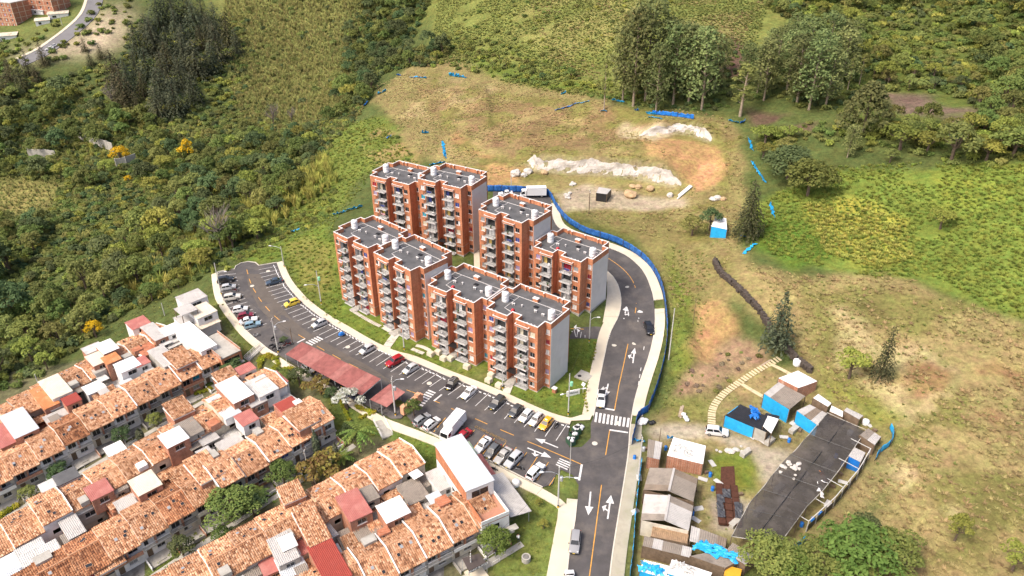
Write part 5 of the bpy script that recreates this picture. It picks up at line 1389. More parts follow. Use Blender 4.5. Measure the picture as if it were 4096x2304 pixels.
A_(za(1035,575),3.6,5.0,7.6,'s_white',YA,'bright white roof on a raised brick room at the woodland edge',tall=4)
A_(za(895,590),4.0,3.6,6.4,'s_clear',YA,'pale pinkish flat roof at the woodland edge with bare frame above','brick_old',tall=4,flat=True)
A_(za(940,690),3.6,5.0,7.0,'s_cream',YA,'cream corrugated roof over tall bare brick walls',tall=6.8)
A_(za(1075,690),3.4,3.4,7.0,'s_orange',YA,'small orange roof beside the cream corrugated one',tall=6.8)
A_(za(1230,750),4.6,4.2,6.4,'s_white',YA,'white sheet roof over a white corrugated wall in the far block','white',tall=4)
A_(za(1360,720),3.2,3.4,6.0,'s_red',YA,'peeling red and white little roof beside the white sheet roof','white',tall=3)
A_(za(430,1060),3.2,9.0,5.9,'s_orange',YA,'smooth orange sheet strip on the left of the far block',tall=1)
A_(za(535,960),4.2,8.5,6.4,'s_cream',YA,'wide cream-white sheet roof on the left of the far block','white',tall=2)
A_(za(565,1120),4.2,3.6,5.2,'s_grey',YA,'grey sheet lean-to below the wide cream-white roof','concrete',tall=4)
A_(za(690,1085),3.2,3.2,6.4,'s_dred',YA,'dark red topped square brick turret in the far block',tall=6)
A_(za(185,1310),4.6,9.5,6.6,'s_blue',YA,'big whitish zinc roof near the left frame edge of the far block',tall=6)
A_(za(60,1420),4.4,8.0,5.9,'s_red',YA,'washed-out pink tiled strip at the left frame edge',tall=1)
A_(za(910,970),4.0,3.6,5.0,'s_white',YA,'rust-streaked white roof in a patio of the far block','white',tall=3)
P=gp(*za(2120,560),5.4)
o=thing('terrace_house',(P.x,P.y,P.z),YA,'brick house with a bare concrete roof terrace at the end of the far block','house')
mb=MB();wall(mb,(-2.4,-5.2),(2.4,-5.2),-1.5,5.3,[(.5,4.3,3.1,4.6),(.6,1.6,0,2.1),(2.2,4.2,1,2.2)],.2)
for a,b in(((2.4,-5.2),(2.4,5.2)),((2.4,5.2),(-2.4,5.2)),((-2.4,5.2),(-2.4,-5.2))):wall(mb,a,b,-1.5,5.3)
mb.build('wall',M['brick'],o);MB().box((0,0,5.35),(4.9,10.5,.2)).build('roof_slab',M['concrete'],o)
pr=MB()
for c_,d_ in(((2.35,0),(.14,10.4)),((-2.35,0),(.14,10.4))):pr.box((c_[0],c_[1],5.75),(d_[0],d_[1],.6))
pr.build('parapet',M['brick_old'],o);window(o,0,-5.2,3.1,3.8,1.5,0,True);window(o,.8,-5.2,1.0,2.0,1.2,0,True);put('door',hd_mesh,o,(-1.3,-5.2,0))
MB().box((0,-5.6,2.75),(4.8,1.0,.15)).build('balcony',M['concrete'],o)
A_(zh(455,390),4.6,8.0,7.6,'s_white',YBk,'bright white roof on a tall brick room in the middle block',tall=7.2,tilt=.4)
A_(zh(350,545),3.6,8.5,6.2,'s_blue',YBk,'streaked whitish zinc strip left of the bright white roof','white',tall=1.2)
A_(zh(555,185),4.0,3.0,5.4,'s_red',YBk,'small red sheet roof at the garden end of the middle block','white',tall=4)
A_(zh(715,350),4.6,6.5,6.2,'s_clear',YBk,'weathered pinkish-grey sheet roof near the garden end','white',tall=3)
A_(zh(890,270),1.6,5.0,5.0,'s_red',YBk,'narrow red lean-to roof on the garden side','white',tall=4)
A_(zh(960,535),4.2,3.6,6.2,'s_red',YBk,'square red sheet roof between two tiled roofs of the middle block',tall=2)
A_(zh(650,480),3.6,4.4,5.4,'s_grey',YBk,'greyish flat panel roof beside the tall bright white one','brick_old',tall=5,flat=True)
A_(zh(570,660),3.6,4.0,6.2,'s_red',YBk,'red and white striped roof with a curved white edge','white',tall=2)
A_(z7(1310,405),4.4,4.6,7.2,'s_white',YBk,'dazzling white flat roof in the heart of the middle block','brick_old',tall=5)
A_(z7(1425,335),4.0,5.4,6.2,'s_dark',YBk,'brown-grey corrugated roof beside the dazzling white one','concrete',tall=3)
A_(z7(1095,750),4.4,5.0,6.6,'s_cream',YBk,'cream-white corrugated square roof over a brick patio wall',tall=5)
A_(z7(745,800),4.0,4.2,5.8,'s_red',YBk,'red and white patched roof on the left of the middle block',tall=3)
A_(z7(870,760),3.2,5.0,5.0,'s_dark',YBk,'grey corrugated patio roof right of the red and white patches','concrete',tall=3)
A_(z7(650,920),4.6,3.0,4.4,'s_clear',YBk,'long translucent patio roof on the left of the middle block','concrete',tall=3)
A_(z7(500,700),4.0,3.6,5.4,'membrane',YBk,'dark empty walled roof terrace on the left of the middle block','white',tall=3,flat=True)
A_(z7(380,760),3.6,2.8,5.6,'s_clear',YBk,'pale pink flat roof beside the dark walled terrace','white',tall=3,flat=True)
A_(z7(890,520),3.4,6.0,5.2,'s_white',YBk,'littered white roof strip between two tiled houses','concrete',tall=3)
A_(z7(245,1275),4.4,5.0,4.8,'s_clear',YBk,'big glassy patio roof in the lower left corner','white',tall=3)
A_(z7(375,1280),3.6,5.0,4.6,'s_clear',YBk,'second glassy patio roof in the lower left corner','white',tall=3)
A_(z7(45,1390),4.6,5.0,5.0,'s_white',YBk,'white roof in the very lower left corner of the frame','white',tall=4)
A_(z7(545,1080),3.0,5.5,5.2,'s_grey',YBk,'grey sheet strip with white scraps, lower left','brick_old',tall=3)
A_(z7(1560,400),3.6,4.2,4.8,'s_grey',YBk,'small grey translucent patio roof right of centre, middle block','concrete',tall=3)
A_(z7(2170,160),4.0,3.4,6.6,'s_dred',YBk,'brick-red corrugated roof at the right of the middle block',tall=1)
A_(zb(1235,770),4.2,6.6,6.6,'s_red',YC,'plain pink-red sheet roof on a brick room in the near block',tall=5)
A_(zb(1345,680),4.2,3.6,5.6,'s_dark',YC,'dark fibre sheet roof behind the pink-red one','concrete',tall=2)
A_(zb(1615,815),4.6,4.4,6.6,'s_white',YC,'white flaking roof on a square brick room in the near block',tall=5)
A_(zb(1405,965),6.4,4.4,4.4,'s_dark',YC,'wide dark mossy fibre roof below the pink-red one','concrete',tall=4)
A_(zb(1205,1090),4.0,4.6,4.0,'s_dark',YC,'dark corrugated patio roof left of the wide mossy one','concrete',tall=3)
A_(zb(560,1190),3.6,6.2,5.8,'s_grey',YC,'grey corrugated roof with a white corner, near block','concrete',tall=3)
A_(zb(600,1130),2.6,3.0,6.1,'s_white',YC,'small bright white roof at the top of the grey corrugated one','concrete',tall=3)
A_(zb(650,1370),4.2,6.0,4.8,'s_blue',YC,'zinc grey patio roof at the bottom of the near block','white',tall=4)
A_(zb(440,1330),3.6,4.4,4.4,'s_red',YC,'stained pink terrace roof at the bottom of the near block','brick_old',tall=3,flat=True)
A_(zb(280,1360),3.8,4.4,4.2,'s_dark',YC,'dark glazed patio roof at the bottom left of the near block','concrete',tall=3)
A_(zb(1000,1310),4.2,9.0,6.3,'s_dred',YC,'long dark red sheet roof with tile seams in the near block',tall=6)
A_(zb(1805,640),4.2,5.4,4.6,'s_dark',YC,'dark ribbed patio roof behind the white garden walls','concrete',tall=3)
A_(zb(2090,510),4.4,5.4,4.4,'s_grey',YC,'pale beige corrugated roof next to the three-storey house','white',tall=4)
def raised_tile(px,w,d,h,yaw,label):
 P=gp(*px,h);o=thing('rooftop_room',(P.x,P.y,P.z),yaw,label,'rooftop room','added rooms among the row houses')
 mb=MB()
 for a,b in(((-w/2,-d/2),(w/2,-d/2)),((w/2,-d/2),(w/2,d/2)),((w/2,d/2),(-w/2,d/2)),((-w/2,d/2),(-w/2,-d/2))):wall(mb,a,b,3.5,h+.1)
 mb.build('wall',M['brick_old'],o)
 MB().box((0,0,h-.02),(w+.3,d+.4,.14)).build('eave_board',M['white'],o)
 put('roof_tiles',tiles(w+.3,0,0,d+.4,.9,'tile',1),o,(-w/2-.15,-d/2-.2,h+.06),kind='stuff')
 return o
raised_tile(zb(830,960),3.6,8.6,7.2,YC,'raised tiled roof with a white gutter standing above the near block')
raised_tile(zb(640,660),3.8,3.6,7.0,YC,'small raised tiled roof at the rear left of the near block')
raised_tile(zh(1100,660),4.4,6.0,6.9,YBk,'raised pale tiled roof with white gutter at the right of the middle block')
raised_tile(z7(1540,640),4.4,7.0,6.9,YBk,'raised pale tiled roof above the white balconies, middle block')
raised_tile(z7(1350,190),4.2,5.0,7.2,YBk,'raised tiled roof with a brick flank at the rear of the middle block')
raised_tile(zh(370,260),4.2,3.6,6.6,YBk,'small raised tiled roof behind the bright white one')
raised_tile(za(1740,690),4.4,6.4,6.8,YA,'raised tiled roof on white side walls right of the grey strip')
raised_tile(z7(800,1330),4.6,4.8,4.2,YBk,'newer deep orange lower tiled roof, lower left')
P=gp(*z8(1020,575),9.0)
o=thing('corner_house',(P.x,P.y,P.z),YC-R(4),'tall three-storey white and brick house with a grey metal roof by the lower bays','house')
mb=MB();wall(mb,(-2.6,-6.3),(2.6,-6.3),-2,8.8,[(1.0,4.2,6.3,8.0),(1.2,4.0,3.4,4.8)],.2)
wall(mb,(2.6,-6.3),(2.6,6.3),-2,8.8);wall(mb,(2.6,6.3),(-2.6,6.3),-2,9.4);wall(mb,(-2.6,6.3),(-2.6,-6.3),-2,6.0,[(3,4.2,3.5,4.7),(6.5,7.7,3.5,4.7)],.2)
mb.build('wall',M['white'],o)
mb=MB();wall(mb,(-2.62,6.3),(-2.62,-6.3),6.0,8.9);mb.build('brick_wall',M['brick'],o)
put('roof_sheet',sheet_mesh(5.6,13.0,'s_blue',.55),o,(0,0,8.9))
window(o,0,-6.3,6.3,3.2,1.7,0,True);window(o,0,-6.3,3.4,2.8,1.4,0,True)
t=MB();t.box((0,-9.1,5.6),(5.2,5.4,.2));t.build('terrace',mat('terracotta_floor',(.42,.20,.13),.8,.1,2),o)
mb=MB();wall(mb,(-2.6,-11.8),(2.6,-11.8),-2,5.5,[(1.2,3.4,3.6,4.8)],.2);wall(mb,(2.6,-11.8),(2.6,-6.3),-2,5.5);wall(mb,(-2.6,-6.3),(-2.6,-11.8),-2,5.5);mb.build('lower_wall',M['white'],o)
window(o,-.3,-11.8,3.6,2.2,1.2,0,True)
pp=MB();pp.box((0,-11.75,6.1),(5.3,.14,.8));pp.box((2.55,-9.1,6.1),(.14,5.2,.8));pp.build('parapet',M['white'],o)
MB().box((-2.55,-9.1,6.3),(.16,5.2,1.2)).build('brick_parapet',M['brick'],o)
MB().box((2.9,-12.6,3.1),(1.6,1.2,.1)).box((0,-12.6,2.8),(5.6,1.4,.16)).build('balcony',M['concrete'],o);put('railing',RAILS[0],o,(-1,-13.2,2.9));put('railing',RAILS[0],o,(1.3,-13.2,2.9))
aw=put('side_awning',sheet_mesh(4.2,10.5,'s_grey',.2),o,(5.0,-6.5,4.4));aw.rotation_euler=(0,R(10),0)
aw=put('red_awning',sheet_mesh(3.0,6.0,'s_red',.2),o,(4.3,1.8,4.6));aw.rotation_euler=(0,R(10),0)
aw=put('green_awning',sheet_mesh(2.6,4.0,'s_clear',.2),o,(4.0,6.8,4.7));aw.rotation_euler=(0,R(10),0);aw.data=aw.data.copy();aw.data.materials[0]=sheet_mat('faded_green_sheet',(.22,.30,.20),(.4,.38,.3),.5)
for y in(-11,-6,-1,4):MB().box((6.9,y,1.6),(.1,.1,4.4)).build('awning_post',M['galv'],o)
for nm,(A,B,d,yw),n in(('A',FA,13),('B',FB,15),('C',FC,8)):
 nrm=Vector((d.y,-d.x));P0=Vector(B[:2])+nrm*3.3+d*1.5;P1=Vector(B[:2])-d*HW*n+nrm*3.3
 strip('footpath',[P0,P1],-.6,.6,M['concrete'],.02,.08)
 for k in range(1,n,2):
  c=Vector(B[:2])-d*HW*k+nrm*3.3
  o=thing('garden_steps',(c.x,c.y,float(terr(c.x,c.y))),math.atan2(d.y,d.x),f'concrete steps with white rails, {ordinal((k - 1) // 2)} along the path of the {ROWN[nm]}','steps','garden steps along the house paths')
  for j in range(4):MB().box((j*.35,0,.12+.06*j),(.36,1.5,.16)).build('step',M['concrete'],o)
  for s_ in(-.7,.7):MB().bar((0,s_,.9),(1.4,s_,1.1),.05).bar((0,s_,.1),(0,s_,.9),.05).bar((1.4,s_,.1),(1.4,s_,1.1),.05).build('handrail',M['white'],o)
# ================================================================ CARPORTS, FENCES, SHACKS, SMALL THINGS
def quad_sheet(c,mt,rib=.3,amp=.05,name='roof_sheet',parent=None,sag=0.0,base=Vector((0,0,0)),nv=2):
 """corrugated sheet over four corners a-b along the eave, d-c along the ridge (world), ribs run a->d; thin but with two faces"""
 a,b,cc,d=[Vector(p)-base for p in c]
 L=max((b-a).length,(cc-d).length);n=max(2,int(L/rib));us=[]
 for i in range(n):
  for f,h in((0,0),(.3,amp),(.55,amp),(.85,0)):us.append(((i+f)/n,h))
 us.append((1,0));m=len(us);mb=MB()
 for k in(0,-.04):
  for j in range(nv+1):
   t=j/nv
   for u,h in us:
    p=(a.lerp(b,u)).lerp(d.lerp(cc,u),t);mb.v.append((p.x,p.y,p.z+h+k-sag*math.sin(math.pi*t)))
 off=m*(nv+1)
 for j in range(nv):
  for i in range(m-1):
   q=j*m+i;mb.f.append((q,q+1,q+m+1,q+m));mb.f.append((off+q,off+q+m,off+q+m+1,off+q+1));mb.m+=[0,0]
 me=mb.mesh(name,mt);bm=bmesh.new();bm.from_mesh(me)
 return put(name,me,parent)
M['carport']=mat('faded_red_sheet',(.25,.085,.075),.7,.25,.8,dirt=(.17,.05,.045),dscale=.5,damt=.7)
M['carport_b']=mat('faded_pink_sheet',(.30,.12,.105),.7,.25,.8,dirt=(.23,.075,.065),dscale=.5,damt=.6)
M['mesh_grid']=M['black']
def carport(px,h,n,label,streak=None):
 c=[gp(*q,h)for q in px]
 base=(c[0]+c[1]+c[2]+c[3])/4
 o=thing('carport',base,0,label,'carport','red carports')
 W_=[Vector((p.x,p.y,p.z+h+(0 if i<2 else.55)))for i,p in enumerate(c)]
 for i in range(n):
  u0,u1=i/n,(i+1.0)/n
  a,b=W_[0].lerp(W_[1],u0),W_[0].lerp(W_[1],u1);d,e=W_[3].lerp(W_[2],u0),W_[3].lerp(W_[2],u1)
  z_=Vector((0,0,.02*(i%2)))
  quad_sheet([a+z_,b+z_,e+z_,d+z_],M['carport_b']if i in(2,3,n-2,7)else M['carport'],.3,.04,'roof_sheet',o,base=base)
 for i in range(0,n+1,2):
  u=i/n
  for A,B in((0,1),(3,2)):
   p=W_[A].lerp(W_[B],u)-base
   MB().bar((p.x,p.y,p.z-h-.5),(p.x,p.y,p.z-.06),.12).build('post',M['galv'],o)
  p,q=W_[0].lerp(W_[1],u)-base,W_[3].lerp(W_[2],u)-base
  MB().bar(p-Vector((0,0,.12)),q-Vector((0,0,.12)),.1).build('rafter',M['galv'],o)
 g=MB();A,B=W_[0]-base-Vector((0,0,h-.05)),W_[1]-base-Vector((0,0,h-.05));k=int((B-A).length/.35)
 for i in range(k+1):p=A.lerp(B,i/k);g.bar(p,p+Vector((0,0,1.7)),.03)
 for z in(.2,.95,1.7):g.bar(A+Vector((0,0,z)),B+Vector((0,0,z)),.04)
 g.build('wire_fence',M['black'],o)
 return o
carport([(718,891),(909,995),(958.6,958.6),(760,865.4)],2.7,12,'long faded red corrugated carport roof along the lower side of the lot')
carport([zh(1760,478),zh(1925,552),zh(2105,427),zh(1955,347)],2.7,3,'small square faded red carport beside the gate wall')
P=gp(*zh(2165,560));q_=gp(*zh(2230,540));yw=math.atan2(-.59,.81)+R(100)
o=thing('gate_wall',P,R(52),'stepped peach-coloured stone gate wall beside the zebra crossing','wall')
M['peach']=mat('peach_stone',(.62,.33,.20),.85,.12,2.0)
for i,(x,h_)in enumerate(((-2.2,1.9),(-1.1,1.5),(0,1.5),(1.1,1.9),(2.0,2.3),(2.7,1.7))):MB().box((x,0,h_/2),(1.0,.7 if i not in(0,4)else 1.0,h_)).box((x,0,h_+.06),(1.06,1.0,.12)).build('stone_block',M['peach'],o)
def fence(px,h,mt,label,name='tarpaulin_fence',seg=2.4,lean=.12,post=.07,ragged=.08):
 P=[Vector(p[:2])for p in gps(px)];P=smooth_line(P,1);P=resample(P,seg/4);q=random.Random(len(px))
 z=terr([p.x for p in P],[p.y for p in P]);base=Vector((P[0].x,P[0].y,float(z[0])))
 o=thing(name,base,0,label,'fence','blue tarpaulin fences')
 N_=offset_line(P,1.0);n=len(P);i=0;top=[h+q.uniform(-ragged,ragged)for _ in range(n)]
 wav=[q.uniform(-lean,lean)for _ in range(n)]
 def row(i,t):
  s=(N_[i]-P[i]);k=wav[i]*math.sin(math.pi*t)+.05*math.sin(i*2.1+t*5)
  return Vector((P[i].x+s.x*k,P[i].y+s.y*k,float(z[i])+.03+top[i]*t))-base
 while i<n-1:
  j=min(i+4,n-1);mb=MB();m=j-i+1
  for t in(0,.25,.5,.75,1.0):
   for k in range(i,j+1):mb.v.append(tuple(row(k,t)))
  for r in range(4):
   for k in range(m-1):a=r*m+k;mb.f.append((a,a+1,a+m+1,a+m));mb.m.append(0)
  pn=mb.build('tarp_panel',mt,o,True)
  md=pn.modifiers.new('thick','SOLIDIFY');md.thickness=.02
  b_=row(i,0);MB().bar(b_-Vector((0,0,.3)),b_+Vector((0,0,h+.15)),post).build('post',M['wood'],o)
  i=j
 return o
M['tarp_fence']=mat('blue_fence_mesh',(.018,.105,.36),.6,.25,1.6,.8,3,spec=.3,dirt=(.05,.20,.48),dscale=.8,damt=.7)
fence([(1225,482),(1300,484),(1375,488),(1387,502)],2.1,M['tarp_fence'],'blue tarpaulin fence behind the white box truck')
fence([(1387,502),(1397,522),(1408,538),(1424,558),(1454,578),(1477,590),(1520,602),(1543,609),(1575,624),(1607,645),(1628,664),(1644,684),(1659,712),(1669,745),(1675,790),(1678,840),(1674,890),(1662,945),(1648,990),(1631,1033)],2.0,M['tarp_fence'],'long royal blue tarpaulin fence following the outside of the curved road')
fence([(1631,1036),(1603,1052),(1598,1080),(1588,1122)],2.0,M['tarp_fence'],'short blue fence stretch at the yard entrance by the zebra crossing')
fence([(1614,1165),(1604,1239),(1597,1308),(1592,1393),(1583,1460)],1.5,M['tarp_c'],'narrow light blue fence along the lower street')
fence([(1640,287),(1680,293),(1745,300)],1.4,M['tarp_b'],'sagging blue fence below the eucalyptus grove',lean=.3,ragged=.3)
fence([(2200,1160),(2212,1140),(2240,1122),(2246,1095),(2238,1080)],1.5,M['tarp_c'],'curved light blue fence right of the shade-net greenhouse')
fence([(1978,1400),(2000,1385),(2028,1362)],1.8,M['tarp_c'],'light blue tarpaulin wall at the foot of the greenhouse',ragged=.02)
def scrap(pa,pb,h,label,mt='tarp_c',seed=1):
 """a torn, crumpled piece of tarpaulin lying or hanging between two ground points"""
 A,B=gp(*pa),gp(*pb);q=random.Random(seed);base=(A+B)/2;n=max(5,int((B-A).length/.5));mb=MB();d=(B-A).xy.normalized();s=Vector((-d.y,d.x,0))
 prof=[q.uniform(.25,1.0)for _ in range(n+1)]
 for t in(0,.35,.7,1.0):
  for i in range(n+1):
   p=A.lerp(B,i/n);p.z=float(terr(p.x,p.y))
   k=q.uniform(-.35,.35)+(1-t)*.9
   mb.v.append(tuple(p+s*k+Vector((0,0,.05+h*t*prof[i]+q.uniform(-.06,.06)))-base))
 for r in range(3):
  for i in range(n):a=r*(n+1)+i;mb.f.append((a,a+1,a+n+2,a+n+1));mb.m.append(0)
 o=mb.build('torn_tarpaulin',M[mt],None,loc=base,label=label,cat='tarpaulin',group='torn blue tarpaulins')
 md=o.modifiers.new('thick','SOLIDIFY');md.thickness=.03
 return o
for i,(a,b,h_,l)in enumerate([((997,192),(1006,192),1.6,'small upright blue scrap at the top left corner of the graded field'),((1030,196),(1072,198),.9,'flat torn blue strip near the top left of the graded field'),((1128,192),(1172,198),2.0,'large crumpled blue tarpaulin at the top edge of the graded field'),((950,240),(972,230),1.6,'blue sheet caught on the left edge of the graded field'),((918,268),(926,260),1.8,'narrow blue scrap on the bushes at the far left'),((1060,338),(1078,336),1.8,'star-shaped blue scrap on the green slope behind the rear tower'),((1112,360),(1117,400),1.4,'blue strip hanging above the rear tower roofs'),((1413,240),(1424,236),1.4,'little pointed blue scrap in the middle of the field edge'),((1398,279),(1450,262),.6,'long thin blue strip lying on the dry grass'),((1450,262),(1482,256),.5,'short thin end of the blue strip on dry grass'),((1510,282),(1526,282),1.0,'blue scrap at the foot of the lone thin tree'),((1538,254),(1572,262),1.4,'blue tarpaulin between the thin tree and the eucalyptus'),((1594,280),(1606,280),1.2,'blue scrap at a eucalyptus trunk'),((1622,288),(1650,290),1.9,'peaked blue tarpaulin at the start of the sagging fence'),((1630,298),(1662,302),.7,'flat blue pieces in front of the sagging fence'),((1832,306),(1858,312),1.3,'blue tarpaulin above the upper white rock face'),((1864,314),(1876,308),1.4,'twisted blue scrap right of the upper white rock face'),((1880,352),(1890,382),1.2,'blue strip hooked on the right edge of the dug slope'),((1888,410),(1922,462),1.3,'long blue strip running down below the dark round trees'),((1936,520),(1941,550),1.6,'narrow blue strip beside the tall dark cypress'),((1858,596),(1876,600),1.0,'blue scrap at the foot of the tall dark cypress'),((838,545),(912,522),1.2,'long crumpled blue tarpaulin on the slope left of the rear tower'),((732,588),(745,583),1.0,'small blue scrap on the bank above the far bays'),((745,580),(775,574),.4,'thin blue strip on the bank above the far bays'),((975,350),(985,344),.8,'tiny blue scrap on the green slope'),((1872,640),(1905,615),.5,'faint blue strip beside the green thicket'),((1080,418),(1120,410),1.0,'grey-white sheeting heaped behind the rear towers')]):
 scrap(a,b,h_,l,'tarp_c' if i%4 else 'tarp_b',i+3)
def boulder(px,r,mt,label,name='boulder',seed=0,sz=.7,group='boulders'):
 P=gp(*px);q=random.Random(seed);bm=bmesh.new();bmesh.ops.create_icosphere(bm,subdivisions=2,radius=r)
 for v in bm.verts:
  k=1+q.uniform(-.18,.18);v.co=Vector((v.co.x*k*1.15,v.co.y*k,v.co.z*k*sz))
 me=bpy.data.meshes.new(name);bm.to_mesh(me);bm.free();me.materials.append(M[mt])
 return put(name,me,None,(P.x,P.y,P.z+r*sz*.55),q.uniform(0,3),label=label,cat='rock',group=group)
M['rock_w']=mat('white_rock',(.50,.47,.43),.9,.18,1.2,.6,3);M['rock_t']=mat('tan_rock',(.44,.31,.18),.9,.2,1.0,.6,3)
def z9(x,y):return(1289.3+.41035*x,352.2+.41035*y)
for i,(p,r,m_,l)in enumerate([((735,290),.9,'rock_t','left of a pair of tan boulders on the dirt lot'),((770,295),1.0,'rock_t','right of a pair of tan boulders on the dirt lot'),((842,308),1.3,'rock_t','flat reddish-tan boulder right of the pair'),((722,345),1.8,'rock_t','biggest tan boulder, beside the black hut'),((195,208),1.1,'rock_t','tan boulder at the left foot of the white cut'),((20,215),1.7,'rock_w','white rock slab left of the white cut'),((70,222),1.0,'rock_w','small white rock left of the white cut'),((95,200),1.4,'rock_w','white rock nearest the end of the white cut'),((1230,370),1.0,'rock_w','pale rock in the heap near the blue-walled hut'),((1255,365),1.2,'rock_w','larger pale rock in the heap near the blue-walled hut'),((1292,368),.9,'rock_t','tan rock at the right of the pale heap'),((965,345),1.0,'rock_w','white rubble lump at the end of the white cut')]):
 boulder(z9(*p),r,m_,l,seed=i)
for nm,P_,h_,lab in(('rock_face',CUT1,4.4,'long white rock face cut into the slope above the dirt lot'),('rock_face',CUT2,3.0,'smaller white rock face higher up on the right')):
 pts=resample(P_,.7);q=random.Random(len(pts));n=len(pts);mb=MB();NL=offset_line(pts,1.0);rows=7
 for r in range(rows+1):
  t=r/rows
  for i in range(n):
   s=NL[i]-pts[i];e=max(0.03,min(1,min(i,n-1-i)/8));k=-.25+t*1.1+q.uniform(-.07,.07)+.3*math.sin(i*.55)*math.sin(i*.21+r)
   b=pts[i]+s*k;z0=float(terr(pts[i].x-s.x*.5,pts[i].y-s.y*.5))-.4
   mb.v.append((b.x,b.y,z0+(h_*(.86+.18*math.sin(i*.31)*math.sin(i*.13))+.5)*e*t+q.uniform(-.05,.05)+(q.uniform(-.3,.3)if r==rows else 0)))
 for r in range(rows):
  for i in range(n-1):a=r*n+i;mb.f.append((a,a+1,a+n+1,a+n));mb.m.append(0)
 mb.build(nm,mat('chalky_rock',(.52,.485,.45),.95,.3,1.6,1.0,2.6,dirt=(.30,.25,.19),dscale=.8,damt=.7),None,label=lab,cat='rock face')
def shack(px,h,roof,walls,label,tilt=.0,flat=False,name='shack',rib=.3,sag=0.0,post=True,cat='shack',gable=False,group=None,lift=.0):
 """px: four roof corners in order (a-b near edge, b-c, c-d far edge); walls: material or None for each side ab, bc, cd, da"""
 c=[gp(*q,h)for q in px];base=(c[0]+c[1]+c[2]+c[3])/4
 o=thing(name,base,0,label,cat,group)
 zt=base.z+h;T=[Vector((p.x,p.y,zt+(tilt if i>1 else 0)+lift))for i,p in enumerate(c)]
 rm=M[roof]if isinstance(roof,str)else roof
 def roof_(T4):
  if flat or sag or not isinstance(roof,str):return quad_sheet(T4,rm,rib,.012 if flat else.05,'roof_sheet',o,sag,base,6 if sag else 2)
  n=max(2,int((Vector(T4[1])-Vector(T4[0])).length/1.3));q=random.Random(label)
  for i in range(n):
   a,b,c_,d=T4;e=Vector((0,0,.02*(i%2)+q.uniform(0,.02)));m_=q.choice([roof,roof,roof,'s_dark','s_grey','s_brown'])
   h0=q.choice([0,0,.5])
   quad_sheet([a.lerp(b,i/n)+e,a.lerp(b,(i+1)/n)+e,d.lerp(c_,(i+1)/n)+e,d.lerp(c_,i/n)+e],M[m_],rib,.05,'roof_sheet',o,0,base)
 if gable:
  m1,m2=(T[0]+T[1])/2+Vector((0,0,1.1)),(T[2]+T[3])/2+Vector((0,0,1.1))
  roof_([T[3],T[0],m1,m2]);roof_([T[1],T[2],m2,m1])
  MB().bar(m1-base+Vector((0,0,.08)),m2-base+Vector((0,0,.08)),.4,.12).build('ridge_cap',M['s_grey'],o)
 else:roof_(T)
 for i,wm in enumerate(walls):
  a,b=T[i]-base,T[(i+1)%4]-base
  if wm:
   mb=MB();k=6
   for j in range(k):
    p,r=a.lerp(b,j/k),a.lerp(b,(j+1)/k);za_=float(terr(p.x+base.x,p.y+base.y))-base.z-.3;zb2=float(terr(r.x+base.x,r.y+base.y))-base.z-.3
    mb.quad((p.x,p.y,za_),(r.x,r.y,zb2),(r.x,r.y,r.z-.06),(p.x,p.y,p.z-.06))
   w_=mb.build('wall',M[wm],o);md=w_.modifiers.new('thick','SOLIDIFY');md.thickness=.1
  if post:
   za_=float(terr(a.x+base.x,a.y+base.y))-base.z-.3;MB().bar((a.x,a.y,za_),(a.x,a.y,a.z-.02),.13).build('post',M['wood'],o)
 return o
M['tarp_k']=mat('black_plastic',(.022,.022,.025),.45,.3,1.2,.6,4,spec=.5)
G_='shacks of the yard'
M['s_brown']=sheet_mat('brown_fibre_sheet',(.21,.165,.125),(.12,.095,.075),.6)
SK=lambda*a,**k:shack(*a,group=G_,**k)
SK([zr(980,197),zr(1108,258),zr(1237,182),zr(1112,118)],3.0,'s_white',['brick_old','brick_old',None,'cream'],'shack with a bright white roof at the top of the yard',flat=True)
SK([zr(888,292),zr(1052,392),zr(1157,292),zr(985,205)],3.0,'s_dark',['tarp_c',None,None,'tarp_c'],'shack with a brown fibre roof and light blue tarpaulin walls',tilt=.3)
SK([zr(640,425),zr(830,500),zr(905,415),zr(738,345)],2.6,'tarp_k',['tarp_c',None,None,'tarp_c'],'shack under black plastic with light blue walls, left part',flat=True,sag=.15)
SK([zr(828,500),zr(905,530),zr(990,415),zr(905,400)],2.6,'tarp_k',['concrete','wood',None,None],'shack under black plastic, right part with clutter',flat=True,sag=.12)
SK([zr(882,500),zr(935,545),zr(985,445),zr(915,428)],2.9,'s_white',[None,None,None,None],'white sheet lean-to beside the black plastic shack',flat=True,lift=.3)
SK([zr(1098,400),zr(1235,490),zr(1305,400),zr(1185,345)],2.6,'s_grey',['tarp_c',None,None,'tarp_c'],'patched grey roof shack with blue walls against the greenhouse')
SK([zr(1205,315),zr(1300,365),zr(1325,335),zr(1240,278)],2.4,'s_white',['wood',None,None,None],'small whitish scrap roof behind the greenhouse',flat=True)
SK([zr(1310,400),zr(1395,430),zr(1400,385),zr(1325,355)],2.4,'s_white',['wood',None,None,None],'white tarpaulin roof behind the greenhouse top',flat=True)
SK([zr(1400,400),zr(1500,445),zr(1530,410),zr(1420,372)],2.4,'s_grey',['wood',None,None,None],'grey plank roof at the top right of the greenhouse')
SK([zr(1500,560),zr(1600,610),zr(1645,545),zr(1560,500)],2.4,'s_grey',['wood',None,None,None],'grey board roof right of the greenhouse top')
SK([zr(1430,690),zr(1510,720),zr(1545,650),zr(1470,625)],2.4,'s_grey',['tarp_b',None,None,'tarp_b'],'small grey shelter with a blue tarpaulin on the right of the greenhouse')
SK([zr(268,685),zr(500,730),zr(520,605),zr(310,560)],2.8,'s_white',['brick_old','wood',None,None],'brick shack with a patched white roof by the yard gate',flat=True)
